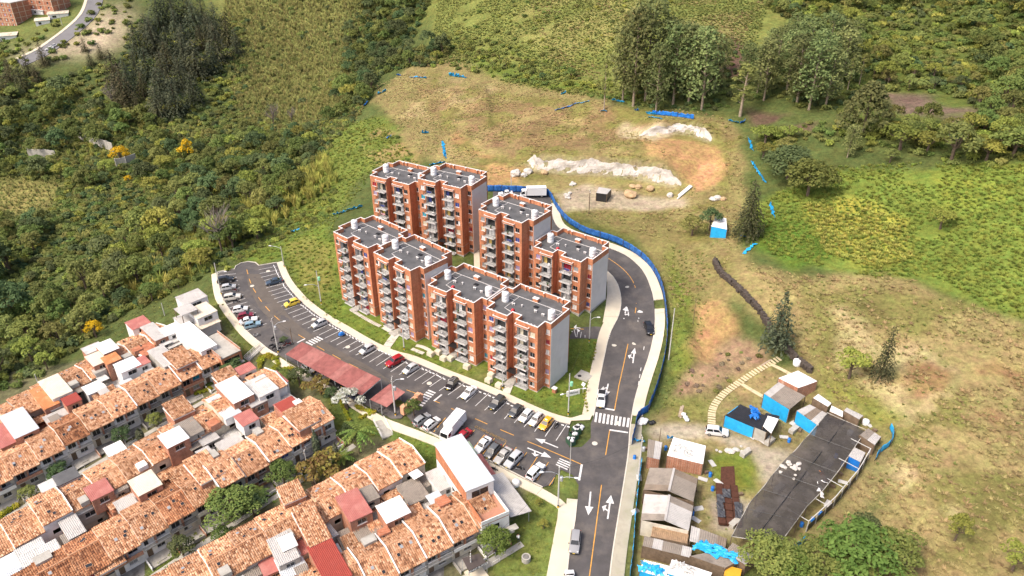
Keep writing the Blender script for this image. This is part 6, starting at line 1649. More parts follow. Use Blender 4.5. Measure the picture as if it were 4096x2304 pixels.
SK([zr(140,690),zr(222,705),zr(240,590),zr(150,570)],2.6,'s_dark',['brick_old','wood',None,None],'narrow brown-roofed brick shed at the yard gate')
SK([zr(118,905),zr(438,972),zr(468,815),zr(158,755)],3.0,'s_dark',['wood','wood',None,'wood'],'upper gabled shed with brown fibre-cement sheets',gable=True)
SK([zr(100,1100),zr(408,1160),zr(440,990),zr(125,922)],3.2,'s_grey',['cream','wood',None,'wood'],'lower gabled shed with streaked grey fibre-cement sheets',gable=True)
SK([zr(165,1200),zr(400,1240),zr(412,1165),zr(180,1115)],2.6,mat('rust_sheet',(.30,.20,.12),.7,.25,1.5),['wood',None,None,None],'rusty brown lean-to below the lower gabled shed')
SK([zr(112,1262),zr(420,1330),zr(432,1262),zr(125,1195)],2.6,'s_dark',['wood',None,None,None],'dark plank-edged roof in the lower yard, left')
SK([zr(415,1335),zr(640,1400),zr(760,1330),zr(650,1265)],2.6,'s_dark',['wood','wood',None,None],'dark fibre roof in the lower yard, right')
SK([zr(412,1235),zr(640,1285),zr(655,1200),zr(425,1130)],2.6,'s_dark',[None,None,None,None],'grey-brown roof strip behind the torn blue tarpaulin')
SK([zr(640,1300),zr(770,1380),zr(845,1310),zr(690,1235)],2.5,'s_dark',['wood','wood',None,None],'brown plank roof at the foot of the greenhouse')
SK([zr(90,1420),zr(280,1470),zr(300,1385),zr(120,1345)],2.6,'s_white',['tarp_c',None,None,'tarp_c'],'white roof with blue edges at the bottom of the yard')
SK([zr(270,1440),zr(520,1500),zr(560,1420),zr(300,1345)],2.7,'s_white',['tarp_c',None,None,None],'broad white patched roof at the very bottom of the yard',flat=True)
SK([zr(632,1450),zr(735,1470),zr(750,1400),zr(650,1380)],2.0,mat('yellow_sheet',(.62,.33,.03),.6,.1,1),['wood',None,None,None],'yellow-orange roofed kiosk at the bottom of the yard',flat=True)
SK([(1788,575),(1829,577),(1828,545),(1802,541)],2.6,'s_white',['tarp_c','tarp_c',None,'tarp_c'],'lone hut with white roof and blue tarpaulin walls below the cypress',flat=True)
SK([z9(513,325),z9(578,335),z9(605,300),z9(530,285)],2.5,'s_grey',['tarp_k','tarp_k',None,None],'black-walled hut with a grey roof on the dirt lot',flat=True)
def tarp_sheet(px,h,label,mt,amp=.12,seed=1,n=14):
 c=[gp(*q,h)for q in px];base=(c[0]+c[1]+c[2]+c[3])/4;q=random.Random(seed);mb=MB();zt=base.z+h
 for j in range(n+1):
  for i in range(n+1):
   u,v=i/n,j/n;p=c[0].lerp(c[1],u).lerp(c[3].lerp(c[2],u),v);e=(i in(0,n))or(j in(0,n));mb.v.append((p.x-base.x+q.uniform(-.2,.2)*(1+2*e),p.y-base.y+q.uniform(-.2,.2)*(1+2*e),zt-base.z+.12+q.uniform(-amp,amp)-(.25 if e else 0)))
 for j in range(n):
  for i in range(n):
   if q.random()<.07:continue
   a=j*(n+1)+i;mb.f.append((a,a+1,a+n+2,a+n+1));mb.m.append(0)
 o=mb.build('tarpaulin_sheet',M[mt],None,loc=base,label=label,cat='tarpaulin',group='tarpaulins over the yard roofs');o.modifiers.new('thick','SOLIDIFY').thickness=.03
tarp_sheet([zr(425,1285),zr(720,1355),zr(750,1295),zr(480,1220)],2.85,'big torn light blue tarpaulin draped over the lower yard roofs','tarp_c',seed=3)
tarp_sheet([zr(95,1400),zr(235,1440),zr(245,1400),zr(120,1360)],2.9,'light blue tarpaulin strip on the white roof at the bottom of the yard','tarp_c',seed=4)
tarp_sheet([zr(300,1400),zr(420,1440),zr(450,1400),zr(330,1350)],3.0,'grey-white sheet patch on the broad white roof at the bottom','s_clear',seed=5)
tarp_sheet([zr(805,430),zr(860,440),zr(850,375),zr(810,355)],2.75,'blue tarpaulin band across the black plastic roof','tarp_b',seed=6)
tarp_sheet([zr(300,650),zr(420,690),zr(440,640),zr(330,600)],3.0,'crumpled pale sheet on the patched white roof by the gate','s_clear',seed=7)
scrap(zr(265,590),zr(300,600),1.6,'blue tarpaulin hanging at the corner of the patched white roof','tarp_c',42).location.z+=.6
scrap(zr(45,590),zr(120,610),1.5,'light blue sheet at the yard gate below the utility pole','tarp_c',43)
GH=[zr(1300,392),zr(1552,492),zr(1375,762),zr(1265,905),zr(1165,1005),zr(985,1258),zr(680,1212),zr(790,1000),zr(905,860),zr(1000,735),zr(1085,650)]
HG=3.0
G3=[gp(*q,HG)for q in GH];base=sum(G3,Vector())/len(G3)
o=thing('shade_net_greenhouse',base,0,'long greenhouse roofed with sagging black shade netting on poles','greenhouse')
B_=[Vector(p[:2])for p in G3];pts=resample(B_,1.6,True);nb=len(pts)
gx,gy=np.meshgrid(np.arange(min(p.x for p in pts),max(p.x for p in pts),1.6),np.arange(min(p.y for p in pts),max(p.y for p in pts),1.6))
ins=inpoly(gx.ravel(),gy.ravel(),[(p.x,p.y)for p in pts]);dd=line_dist(gx.ravel(),gy.ravel(),[(p.x,p.y)for p in pts+[pts[0]]])[0]
allp=list(pts)+[Vector((a,b))for a,b,i,e in zip(gx.ravel(),gy.ravel(),ins,dd)if i and e>.8]
v,e_,f,*_=delaunay_2d_cdt(allp,[],[list(range(nb))],1,1e-4)
def net_mat():
 m=mat('shade_net',(.056,.050,.048),.8,.3,.5,.3,6,dirt=(.11,.096,.088),dscale=.16,damt=.9);nt=m.node_tree;b=nt.nodes['Principled BSDF'];b.inputs['Alpha'].default_value=.82
 return m
me=bpy.data.meshes.new('net');zz=terr([p.x for p in v],[p.y for p in v]);ed=line_dist(np.array([p.x for p in v]),np.array([p.y for p in v]),[(p.x,p.y)for p in pts+[pts[0]]])[0]
sg=.34*np.sin(np.array([p.x for p in v])*.8)*np.sin(np.array([p.y for p in v])*.62)+.25*fbm(np.array([p.x for p in v]),np.array([p.y for p in v]),4,7)
tz=np.mean(zz)
me.from_pydata([(p.x-base.x,p.y-base.y,float(z_*.7+tz*.3+HG+(.35 if d_>1 else 0)+s_-base.z))for p,z_,d_,s_ in zip(v,zz,ed,sg)],[],[tuple(q)for q in f])
me.materials.append(net_mat());me.polygons.foreach_set('use_smooth',[True]*len(me.polygons));put('shade_net',me,o)
for i,p in enumerate(resample(B_,3.4,True)):
 zg=float(terr(p.x,p.y));zt=zg*.7+tz*.3+HG
 MB().bar((p.x-base.x,p.y-base.y,zg-base.z-.2),(p.x-base.x,p.y-base.y,zt-base.z+.05),.12).build('pole',M['wood'],o)
rim_=[Vector((p.x-base.x,p.y-base.y,float(terr(p.x,p.y))*.7+tz*.3+HG+.02-base.z))for p in resample(B_,1.6,True)]
MB().tube(rim_+rim_[:1],.07,5).build('edge_rail',M['concrete'],o)
zn=lambda p:float(terr(p.x,p.y))*.7+tz*.3+HG
for a,b in((zr(1060,680),zr(1360,790)),(zr(1180,545),zr(1450,640)),(zr(960,800),zr(1270,900)),(zr(870,910),zr(1180,1000)),(zr(770,1040),zr(1100,1110)),(zr(1420,440),zr(830,1230))):
 A,B=gp(*a,HG),gp(*b,HG);k=[A.lerp(B,i/12)for i in range(13)]
 MB().tube([(p.x-base.x,p.y-base.y,zn(p)+.42-base.z)for p in k],.06,4).build('seam',M['tarp_k'],o)
for i in range(9):
 P=gp(*zr(700+95*i%500+60*(i%3),1120-75*i));MB().box((P.x-base.x,P.y-base.y,P.z-base.z+.4),(2.2,1.0,.8),R(40)).build('planting_bench',M['concrete'],o)
NQ=random.Random(8)
for i in range(14):
 boulder(zr(1045+NQ.gauss(0,38),835+NQ.gauss(0,32)),NQ.uniform(.2,.5),'rock_w','grey stone lying on the black shade net','net_stone',i+130,.6,'stones weighing down the shade net').location.z+=HG+.3
for i,(a,b,m_,l)in enumerate(((zr(1200,940),zr(1225,1020),'s_white','torn whitish sheet hanging at the right edge of the shade net'),(zr(1190,900),zr(1270,950),'s_white','crumpled whitish sheet on the right edge of the shade net'),(zr(1215,850),zr(1240,910),'s_orange','rusty sheet on the right edge of the shade net'))):
 k=scrap(a,b,1.0,l,m_,70+i);k.location.z+=HG-.4
fr=[zr(1555,700),zr(1480,830),zr(1330,1010),zr(1160,1165)]
F3=[Vector(p[:2])for p in gps(fr)];base=gp(*fr[0])
o=thing('pole_frame',base,0,'bare pole frame with dark netting along the right flank of the greenhouse','frame')
fp=resample(F3,2.6);zs=[float(terr(p.x,p.y))-base.z for p in fp]
for i,(p,z_)in enumerate(zip(fp,zs)):
 MB().bar((p.x-base.x,p.y-base.y,z_-.2),(p.x-base.x,p.y-base.y,z_+2.6),.13).build('pole',M['pole'],o)
 if i:
  a,b=fp[i-1]-base.xy,p-base.xy
  MB().bar((a.x,a.y,zs[i-1]+2.5),(b.x,b.y,z_+2.5),.12).build('rail',M['pole'],o)
  k=MB();k.quad((a.x,a.y,zs[i-1]),(b.x,b.y,z_),(b.x,b.y,z_+1.5),(a.x,a.y,zs[i-1]+1.5));w_=k.build('side_net',M['tarp_k'],o);w_.modifiers.new('t','SOLIDIFY').thickness=.03
 if i%2==0:
  t_=Vector((-.75,.66))*3.6;MB().bar((p.x-base.x,p.y-base.y,z_+2.5),(p.x-base.x+t_.x,p.y-base.y+t_.y,z_+2.8),.1).build('crossbar',M['pole'],o)
P=gp(*zr(660,1000));M['rust']=mat('rusty_iron',(.075,.030,.018),.9,.3,2.0)
o=thing('rusty_rack',P,R(80),'rusty iron racks half covered with grey-black plastic on gravel','rack')
for i in range(6):
 for j in range(3):MB().box((-4.0+i*1.6,-1.3+j*1.3,.35),(1.45,1.2,.7-.1*((i+j)%3))).build('rack_section',M['rust'],o)
for i,(x,y,s_)in enumerate(((-2.6,1.4,1.3),(-1.0,1.5,1.2),(.8,1.3,1.3),(-2.4,-1.5,1.2),(-.6,-1.6,1.3),(2.2,.2,1.4))):
 k=MB();q=random.Random(i);n=5
 for a in range(n+1):
  for b in range(n+1):k.v.append((x+(a/n-.5)*s_*1.5,y+(b/n-.5)*s_,.78+q.uniform(-.1,.16)))
 for a in range(n):
  for b in range(n):c_=a*(n+1)+b;k.f.append((c_,c_+n+1,c_+n+2,c_+1));k.m.append(0)
 k.build('plastic_sheet',mat('grey_plastic',(.06,.062,.07),.4,.2,2,.5,3),o)
drape('dark_seedbed',V2(gps([zr(615,750),zr(700,745),zr(710,900),zr(610,895)])),M['rust'],.06,1.5)
drm=MB().lathe([(.3,0),(.31,.3),(.29,.32),(.31,.6),(.3,.9)],10).mesh('drum',M['tarp_b'],True);crm=MB().box((0,0,.25),(.8,.5,.5)).mesh('crate',M['wood']);M['scrapw']=M['s_clear']
pnm=MB().box((0,0,.1),(1.6,.9,.06)).box((.2,.1,.17),(1.4,.8,.05)).mesh('scrap_panel',M['s_clear'])
YC_=[(560,730),(520,790),(545,810),(500,830),(860,560),(880,585),(830,560),(920,560),(700,960),(740,930),(450,900),(470,1020),(455,1090),(430,1060),(1380,800),(1400,850),(1330,880),(1300,990),(1250,1060),(1200,1100),(1130,1130),(1480,600),(1520,560),(1350,690),(1390,740),(1080,470),(1120,520),(900,470),(60,700),(90,820),(75,930),(60,1040),(260,640),(130,640),(600,850),(560,900),(1560,480),(1600,520),(1020,560),(1050,590)]
YQ=random.Random(9);kd=[('oil_drum',drm,'blue drum','drum'),('wooden_crate',crm,'wooden crate','crate'),('scrap_panel',pnm,'pale scrap panel','scrap')]
for i,p in enumerate(YC_):
 nm,me_,l,c_=kd[YQ.choice([0,1,1,2,2])];P=gp(*zr(*p));q_='between the gabled sheds and the gravel' if p[0]<760 else('beside the pole frame right of the greenhouse' if p[0]>1110 else 'between the blue-walled shacks and the track')
 put(nm,me_,None,P,YQ.uniform(0,3),label=f'{l} lying {q_}',cat=c_,group=f'{nm}s {q_}'.replace('_',' '))
def slab_path(pxs,n,w,l,label,mt='kerb',name='stepping_path',rise=.1):
 L=smooth_line([Vector(p[:2])for p in gps(pxs)],2);L=resample(L,.15);P0=Vector((L[0].x,L[0].y,float(terr(L[0].x,L[0].y))))
 o=thing(name,P0,0,label,'path');me=MB().box((0,0,0),(l,w,.12)).mesh('slab',M[mt])
 for i in range(n):
  k=int(i*(len(L)-1)/max(n-1,1));p=L[k];t=(L[min(k+2,len(L)-1)]-L[max(k-2,0)]).normalized()
  put('slab',me,o,(p.x-P0.x,p.y-P0.y,float(terr(p.x,p.y))-P0.z+rise),math.atan2(t.y,t.x))
 return o
M['slab']=mat('sandy_slab',(.56,.47,.30),.9,.12,2.0)
slab_path([zr(985,58),zr(850,130),zr(720,215),zr(610,300),zr(555,380),zr(555,470)],36,1.5,.45,'curving path of sandy stepping slabs leading up through the yard','slab')
slab_path([zr(945,98),zr(1010,130),zr(1060,158)],9,.9,.55,'short slab path to the white-roofed shack','slab')
slab_path([zr(755,225),zr(820,265),zr(890,305)],11,.9,.55,'short slab path to the blue-walled shack','slab')
slab_path([z2(310,700),z2(380,745),z2(470,800),z2(560,850),z2(635,885)],20,.9,.4,'stepping stones below the first tower of the front row')
slab_path([z2(680,905),z2(750,945),z2(825,975)],12,.9,.4,'stepping stones below the second tower of the front row')
slab_path([z2(860,945),z2(800,1010),z2(750,1080),z2(715,1130)],14,1.9,.5,'flight of pale steps from the kerb up to the second tower',name='garden_stairs')
slab_path([z2(1065,1112),z2(1130,1125),z2(1210,1165)],12,.9,.4,'curved stepping stones towards the third tower')
slab_path([z3(830,1275),z3(805,1330),z3(785,1380)],9,1.7,.5,'flight of pale steps at the nearest tower entrance',name='garden_stairs')
slab_path([z3(-120,960),z3(-60,985),z3(-20,1000)],8,.9,.4,'stepping stones left of the concrete planters')
plm=MB().box((0,0,.5),(1.5,1.2,1.0),taper=.92).box((0,0,1.02),(1.2,.9,.08)).mesh('planter',M['walk'])
for p,l in(((55,1015),'first pale concrete block left of the third tower porch'),((130,1000),'low pale block beside the third tower terrace'),((180,1060),'pale concrete block in front of the third tower'),((245,1062),'second pale block in front of the third tower'),((405,1140),'lone pale block at the right corner of the third tower'),((615,1272),'boulder-like pale block between the two nearest towers'),((640,1222),'small pale block behind the other one between the towers'),((715,1322),'pale block beside the lamp post at the nearest tower')):
 P=gp(*z3(*p));put('concrete_block',plm,None,(P.x,P.y,P.z-.1),R(-36),label=l,cat='concrete block',group='pale concrete blocks')
P=gp(*z3(1535,1220));o=thing('inspection_slab',P,R(-36),'grey concrete inspection slab with a round dark lid on the corner lawn','slab')
MB().box((0,0,.08),(3.2,3.0,.3)).build('base',M['concrete'],o);MB().lathe([(.42,.23),(.42,.27)],14,(-.7,-.7,0)).build('lid',M['black'],o)
P=gp(*z3(1250,1375));o=thing('meter_box',P,R(-36),'little brick meter box with a white cap beside the nearest tower','meter box');MB().box((0,0,.55),(.8,.7,1.1)).build('body',M['brick'],o);MB().box((0,0,1.16),(1.05,.95,.12)).build('cap',M['cap'],o)
P=gp(*z3(1525,1380));o=thing('direction_sign',P,R(20),'white diamond sign on a short post on the corner lawn','sign');MB().bar((0,0,0),(0,0,2.0),.07).build('post',M['white'],o)
k=MB().box((0,0,0),(.75,.05,.75));k.xform(Matrix.Translation((0,-.04,2.3))@Matrix.Rotation(R(-40),4,'X')@Matrix.Rotation(R(45),4,'Y'));k.build('panel',M['plastic_white'],o)
def text(s,size,mt,parent,loc,rot,name='lettering'):
 cu=bpy.data.curves.new(name,'FONT');cu.body=s;cu.size=size;cu.align_x='CENTER';cu.align_y='CENTER';cu.extrude=.012;cu.materials.append(mt)
 t=bpy.data.objects.new(name+'_curve',cu);me=bpy.data.meshes.new_from_object(t);bpy.data.objects.remove(t);me.materials.clear();me.materials.append(mt);t=bpy.data.objects.new(name,me);C.objects.link(t);t.parent=parent;t.location=loc;t.rotation_euler=rot;return t
P=gp(*z3(1430,1400));o=thing('estate_sign',P,R(18),'low white wall sign with black lettering on the corner lawn','sign')
MB().box((0,0,.62),(2.9,.3,1.25)).build('panel',M['white'],o);text('Villalucia',.62,M['black'],o,(0,-.17,.72),(R(90),0,0))
a,b=gp(*z8(1118,322)),gp(*z8(1385,445));d=(a-b);m_=(a+b)/2
tx=text('PARQUEADERO PUBLICO',.86,M['paint_faded'],None,(m_.x,m_.y,m_.z+.09),(0,0,math.atan2(d.y,d.x)),'painted_lettering');tx['kind']='structure'
c=[gp(*q,2.5)for q in(z8(1060,1385),z8(1190,1310),z8(1135,1255),z8(1010,1300))];P=(c[0]+c[1]+c[2]+c[3])/4
o=thing('food_stall',P,0,'dark brown awning with white lettering in front of the near houses','stall')
quad_sheet([Vector((p.x,p.y,P.z+2.5+(.4 if i>1 else 0)))for i,p in enumerate(c)],mat('brown_canvas',(.075,.06,.055),.8,.1,1),.8,.01,'awning',o,base=P)
for p in c:MB().bar((p.x-P.x,p.y-P.y,0),(p.x-P.x,p.y-P.y,2.5),.08).build('post',M['galv'],o)
dv=c[1]-c[0];yw=math.atan2(dv.y,dv.x);mp=(c[0]+c[1])/2-P
k=MB().box((0,0,0),(dv.length,.05,.5));k.xform(Matrix.Translation((mp.x,mp.y,2.4))@Matrix.Rotation(yw,4,'Z'));k.build('fascia',M['black'],o)
text('DANNY BURGER',.5,M['plastic_white'],o,(mp.x+.06*math.sin(yw),mp.y-.06*math.cos(yw),2.45),(R(80),0,yw))
MB().box((mp.x*.5,mp.y*.5,.12),(3.0,3.0,.3),yw).build('floor_slab',M['walk'],o)
A,B=gp(*zh(1850,690)),gp(*zh(1935,850));d=(B-A);L=d.xy.length;o=thing('staircase',A,math.atan2(d.y,d.x),'concrete staircase with a white handrail going down from the lower pavement','staircase')
n=14
for i in range(n):MB().box((L*(i+.5)/n,0,.15+d.z*i/n),(L/n,2.2,.34)).build('step',M['concrete'],o)
for s_ in(-1.1,1.1):
 k=MB().bar((0,s_,1.1),(L,s_,1.1+d.z),.07).bar((0,s_,.6),(L,s_,.6+d.z),.05)
 for i in range(6):x=L*i/5;k.bar((x,s_,d.z*i/5),(x,s_,1.1+d.z*i/5),.06)
 k.build('handrail',M['white'],o)
A,B=gp(*z6(715,1125)),gp(*z6(545,1285));d=(B-A);L=d.xy.length;o=thing('staircase',A,math.atan2(d.y,d.x),'white-railed steps going down beside the motorcycle cluster','staircase')
for i in range(n):MB().box((L*(i+.5)/n,0,.1+d.z*i/n),(L/n,1.6,.3)).build('step',M['concrete'],o)
for s_ in(-.8,.8):
 k=MB().bar((0,s_,1.0),(L,s_,1.0+d.z),.07).bar((0,s_,.55),(L,s_,.55+d.z),.05)
 for i in range(6):x=L*i/5;k.bar((x,s_,d.z*i/5),(x,s_,1.0+d.z*i/5),.06)
 k.build('handrail',M['white'],o)
M['skip']=mat('green_skip',(.035,.085,.05),.6,.15,2)
M['bag_w']=mat('white_bags',(.62,.62,.62),.5,.25,3,.6,5);M['bag_k']=mat('black_bags',(.02,.02,.022),.35)
for i,(p,l)in enumerate((((1808,440),'green rubbish skip heaped with white bags, lowest of three'),((1830,398),'green rubbish skip, middle of three'),((1850,362),'green rubbish skip, uppermost of three'))):
 P=gp(*z8(*p));o=thing('rubbish_skip',(P.x,P.y,P.z+.06),R(-60),l,'skip','rubbish skips')
 k=MB()
 for c_,d_ in(((0,-.6),(1.6,.06)),((0,.6),(1.6,.06)),((-.8,0),(.06,1.2)),((.8,0),(.06,1.2))):k.box((c_[0],c_[1],.6),(d_[0],d_[1],1.1))
 k.box((0,0,.12),(1.6,1.2,.1));k.build('bin',M['skip'],o)
 for s_ in(-.6,.6):put('wheel',MP['wheel'],o,(s_,-.5,.1)).scale=(.5,.5,.5)
 q=random.Random(i)
 for j in range(7):
  bm=bmesh.new();bmesh.ops.create_icosphere(bm,subdivisions=1,radius=q.uniform(.25,.42))
  for v_ in bm.verts:v_.co*=q.uniform(.8,1.2)
  me=bpy.data.meshes.new('rubbish_bag');bm.to_mesh(me);bm.free();me.materials.append(M['bag_w']if j%4 else M['bag_k']);put('rubbish_bag',me,o,(q.uniform(-.55,.55),q.uniform(-.35,.35),1.0+q.uniform(0,.25)))
def bag(px,r,mt,label,seed,group='loose rubbish bags',dz=.05):
 P=gp(*px);q=random.Random(seed);bm=bmesh.new();bmesh.ops.create_icosphere(bm,subdivisions=2,radius=r)
 for v_ in bm.verts:v_.co=Vector((v_.co.x*q.uniform(.85,1.2),v_.co.y*q.uniform(.85,1.2),v_.co.z*q.uniform(.6,.85)))
 me=bpy.data.meshes.new('rubbish_bag');bm.to_mesh(me);bm.free();me.materials.append(M[mt]);put('rubbish_bag',me,None,(P.x,P.y,P.z+r*.55+dz),0,label=label,cat='rubbish bag',group=group)
for i,p in enumerate([(1862,318),(1878,312),(1890,322),(1868,332),(1884,336),(1850,328)]):bag(z8(*p),.5,'bag_w' if i%2==0 else 'bag_k','loose rubbish bag heaped on the grass behind the skips',i)
for i,p in enumerate([(100,465),(112,455),(122,472),(95,478),(130,460)]):bag(zr(*p),.6,'bag_w','white sack in the heap inside the blue fence entrance',i+20,'white sacks at the yard entrance')
for i,p in enumerate([(165,475),(180,470)]):bag(zr(*p),.5,'bag_k','black sack beside the white heap at the yard entrance',i+30,'black sacks at the yard entrance')
for i,p in enumerate([(375,420),(388,440),(395,455)]):bag(zr(*p),.5,'bag_w','white sack by the planks above the dirt yard',i+40,'white sacks by the planks')
for i,p in enumerate([(300+20*k,645+(k%3)*12)for k in range(16)]):boulder(zr(680+NQ.gauss(0,60),645+NQ.gauss(0,14)),NQ.uniform(.2,.55),'rock_w','pale stone in the rubble heap beside the dirt track','rubble_stone',i+60,.6,'rubble heap stones')
for i,p in enumerate([(325,340),(340,345),(350,330),(330,355),(345,360),(367,268),(380,275),(360,280)]):boulder(z9(*p),.6,'rock_w','white block in a pile on the dirt lot','rubble_stone',i+90,.8,'white blocks on the dirt lot')
for i,(a,b)in enumerate((((1010,365),(1100,290)),((1018,358),(1092,288)),((1015,350),(1085,290)))):
 A,B=gp(*z9(*a)),gp(*z9(*b));k=MB().tube([A+Vector((0,0,.3+i*.15)),B+Vector((0,0,.3+i*.15))],.2,8);k.build('white_pipe',M['plastic_white'],None,label=['lowest of three long white pipes at the end of the white cut','middle of three long white pipes at the end of the white cut','topmost of three long white pipes at the end of the white cut'][i],cat='pipe',group='white pipes')
for i,(a,b,l)in enumerate((((345,430),(360,365),'pale plank on the grass above the dirt yard'),((355,440),(372,360),'second pale plank on the grass above the dirt yard'),((870,105),(935,65),'plank stack beside the slab path'))):
 A,B=gp(*zr(*a)),gp(*zr(*b));MB().bar(A+Vector((0,0,.15)),B+Vector((0,0,.15)),.35,.12).build('plank',M['bark_pale'],None,label=l,cat='plank',group='loose planks')
tkm=MB().lathe([(.85,0),(.9,.1),(.9,1.3),(.6,1.5),(.3,1.6)],16).mesh('tank_body',M['plastic_white'],True)
for p,l,s_ in((zr(1100,95),'white water tank above the white-roofed shack',.9),(zr(1540,475),'white ribbed tank behind the greenhouse top',.7),(z8(1405,745),'white round tank on the concrete yard by the grey awning',.8),(zr(1440,560-20),'low white tank right of the greenhouse',.6)):
 P=gp(*p);t_=thing('water_tank',P,0,l,'water tank','yard water tanks');t_.scale=(s_,)*3;put('tank_body',tkm,t_);put('lid',MB().lathe([(.3,1.6),(.3,1.68),(.05,1.7)],10).mesh('lid',M['tank_lid']),t_)
P=gp(*z8(1480,1300));o=thing('concrete_well',P,0,'round concrete ring standing on the lower lawn','well ring');MB().lathe([(.75,0),(.75,1.0),(.55,1.0),(.55,.3)],16).build('ring',M['concrete'],o);MB().lathe([(.5,.85),(.3,.9)],12).build('lid',M['concrete_dark'],o)
wl=[Vector(p[:2])for p in gps([(1797,662),(1810,690),(1838,712),(1862,735),(1890,765),(1912,785),(1935,830),(1975,880),(2010,915),(2035,935)])]
wl=resample(smooth_line(wl,1),.9);q=random.Random(2);P0=Vector((wl[0].x,wl[0].y,float(terr(wl[0].x,wl[0].y))))
o=thing('stone_wall',P0,0,'dark overgrown stone wall running up the field past the conifer','wall')
M['dark_stone']=mat('dark_stone',(.075,.06,.05),.95,.4,1.5,.6,3)
for i,p in enumerate(wl):
 for r in range(2):
  MB().box((p.x-P0.x+q.uniform(-.15,.15),p.y-P0.y+q.uniform(-.15,.15),float(terr(p.x,p.y))-P0.z+.35+r*.6),(1.1+q.uniform(-.2,.3),.9,.7),q.uniform(0,3)).build('stone',M['dark_stone'],o)
scrap((1797,655),(1816,692),1.8,'black netting bundled at the top of the dark stone wall','tarp_k',55)
def stepped_wall(pxs,h,label):
 P=gps(pxs);o=thing('garden_wall',P[0],0,label,'wall','pale walls in the woods')
 for i,(a,b)in enumerate(zip(P,P[1:])):
  d=b-a;c_=(a+b)/2-P[0];MB().box((c_.x,c_.y,c_.z+h/2-.5),(d.xy.length,.25,h+1),math.atan2(d.y,d.x)).build('panel',M['concrete'],o)
  MB().box((a.x-P[0].x,a.y-P[0].y,a.z-P[0].z+h/2),(.4,.4,h+.5)).build('pillar',M['concrete'],o)
 return o
stepped_wall([zf(605,1060),zf(655,1075),zf(710,1100),zf(770,1130),zf(825,1150),zf(865,1165)],5.0,'stepped pale wall in the woods behind the yellow tree')
stepped_wall([zf(225,1190),zf(290,1195),zf(350,1195),zf(430,1205)],4.0,'pale wall in the woods near the left frame edge')
stepped_wall([zf(885,1270),zf(960,1255),zf(1035,1225)],4.0,'sloping pale wall below the yellow tree')
def person(px,label,shirt,trousers,rz,bend=0.0,s=1.0,hair=(.02,.015,.012)):
 P=gp(*px);o=thing('person',(P.x,P.y,P.z+.1),rz,label,'person','people outdoors');o.scale=(s,)*3
 b=math.radians(bend);up=lambda z:(math.sin(b)*max(0,z-.95),z if z<.95 else.95+(z-.95)*math.cos(b))
 J={}
 def V(n,x,y,z):f,zz=up(z);J[n]=Vector((x,y-f if z>=.95 else y,zz))
 for n,x,y,z in(('pel',0,0,.95),('chest',0,0,1.32),('neck',0,0,1.5),('head',0,-.02,1.64),('top',0,-.02,1.72),('shl',.18,0,1.43),('ell',.25,-.02,1.14),('hal',.26,-.14,.95),('shr',-.18,0,1.43),('elr',-.25,-.02,1.14),('har',-.26,-.14,.95),('hipl',.1,0,.9),('knl',.11,-.04,.5),('anl',.11,.02,.08),('tol',.11,-.14,.04),('hipr',-.1,0,.9),('knr',-.11,.02,.5),('anr',-.11,.08,.08),('tor',-.11,-.06,.04)):V(n,x,y,z)
 names=list(J);me=bpy.data.meshes.new('body');E_=[('pel','chest'),('chest','neck'),('neck','head'),('head','top'),('chest','shl'),('shl','ell'),('ell','hal'),('chest','shr'),('shr','elr'),('elr','har'),('pel','hipl'),('hipl','knl'),('knl','anl'),('anl','tol'),('pel','hipr'),('hipr','knr'),('knr','anr'),('anr','tor')]
 me.from_pydata([J[n]for n in names],[(names.index(a),names.index(c_))for a,c_ in E_],[])
 RAD=dict(pel=.14,chest=.15,neck=.06,head=.105,top=.08,shl=.065,ell=.05,hal=.045,shr=.065,elr=.05,har=.045,hipl=.09,knl=.065,anl=.05,tol=.04,hipr=.09,knr=.065,anr=.05,tor=.04)
 bo=bpy.data.objects.new('body',me);C.objects.link(bo);bo.parent=o
 md=bo.modifiers.new('skin','SKIN');sv=me.skin_vertices[0].data
 for i,n in enumerate(names):sv[i].radius=(RAD[n],)*2
 sv[0].use_root=True
 bo.modifiers.new('sub','SUBSURF').levels=1
 m=bpy.data.materials.new('clothing');m.use_nodes=True;N=m.node_tree.nodes;L=m.node_tree.links
 tc=N.new('ShaderNodeTexCoord');sp=N.new('ShaderNodeSeparateXYZ');L.new(tc.outputs['Object'],sp.inputs[0]);cr=N.new('ShaderNodeValToRGB');cr.color_ramp.interpolation='CONSTANT'
 mr=N.new('ShaderNodeMapRange');mr.inputs[2].default_value=1.8;L.new(sp.outputs['Z'],mr.inputs[0]);L.new(mr.outputs[0],cr.inputs[0])
 zt=[0,.09,.95,.95+(1.47-.95)*math.cos(b),.95+(1.66-.95)*math.cos(b)];cc=[(.02,.02,.02),trousers,shirt,(.30,.16,.10),hair]
 el=cr.color_ramp.elements;el[0].position=0;el[0].color=(*cc[0],1);el[1].position=zt[1]/1.8;el[1].color=(*cc[1],1)
 for z_,c_ in zip(zt[2:],cc[2:]):e=el.new(min(z_/1.8,.99));e.color=(*c_,1)
 L.new(cr.outputs[0],N['Principled BSDF'].inputs['Base Color']);me.materials.append(m)
 hm=MB().lathe([(.112,0),(.116,.06),(.07,.13)],10).xform(Matrix.Translation(J['head']+Vector((0,.01,-.02))));hm.build('hair',mat('hair',hair,.7),o)
person(z8(1425,1165),'person in a white top and dark trousers bending on the lower lawn',(.7,.7,.7),(.03,.035,.06),R(200),40)
person(z8(822,368),'person in grey clothes standing at the rear of the white hatchback',(.28,.28,.28),(.16,.15,.14),R(30))
person(z8(665,325),'small person in a white shirt on the lower pavement',(.72,.70,.70),(.05,.05,.07),R(10),0,.8)
P_=place(2,8.9+.9,-PDF-.3,12.5-2.5*1)
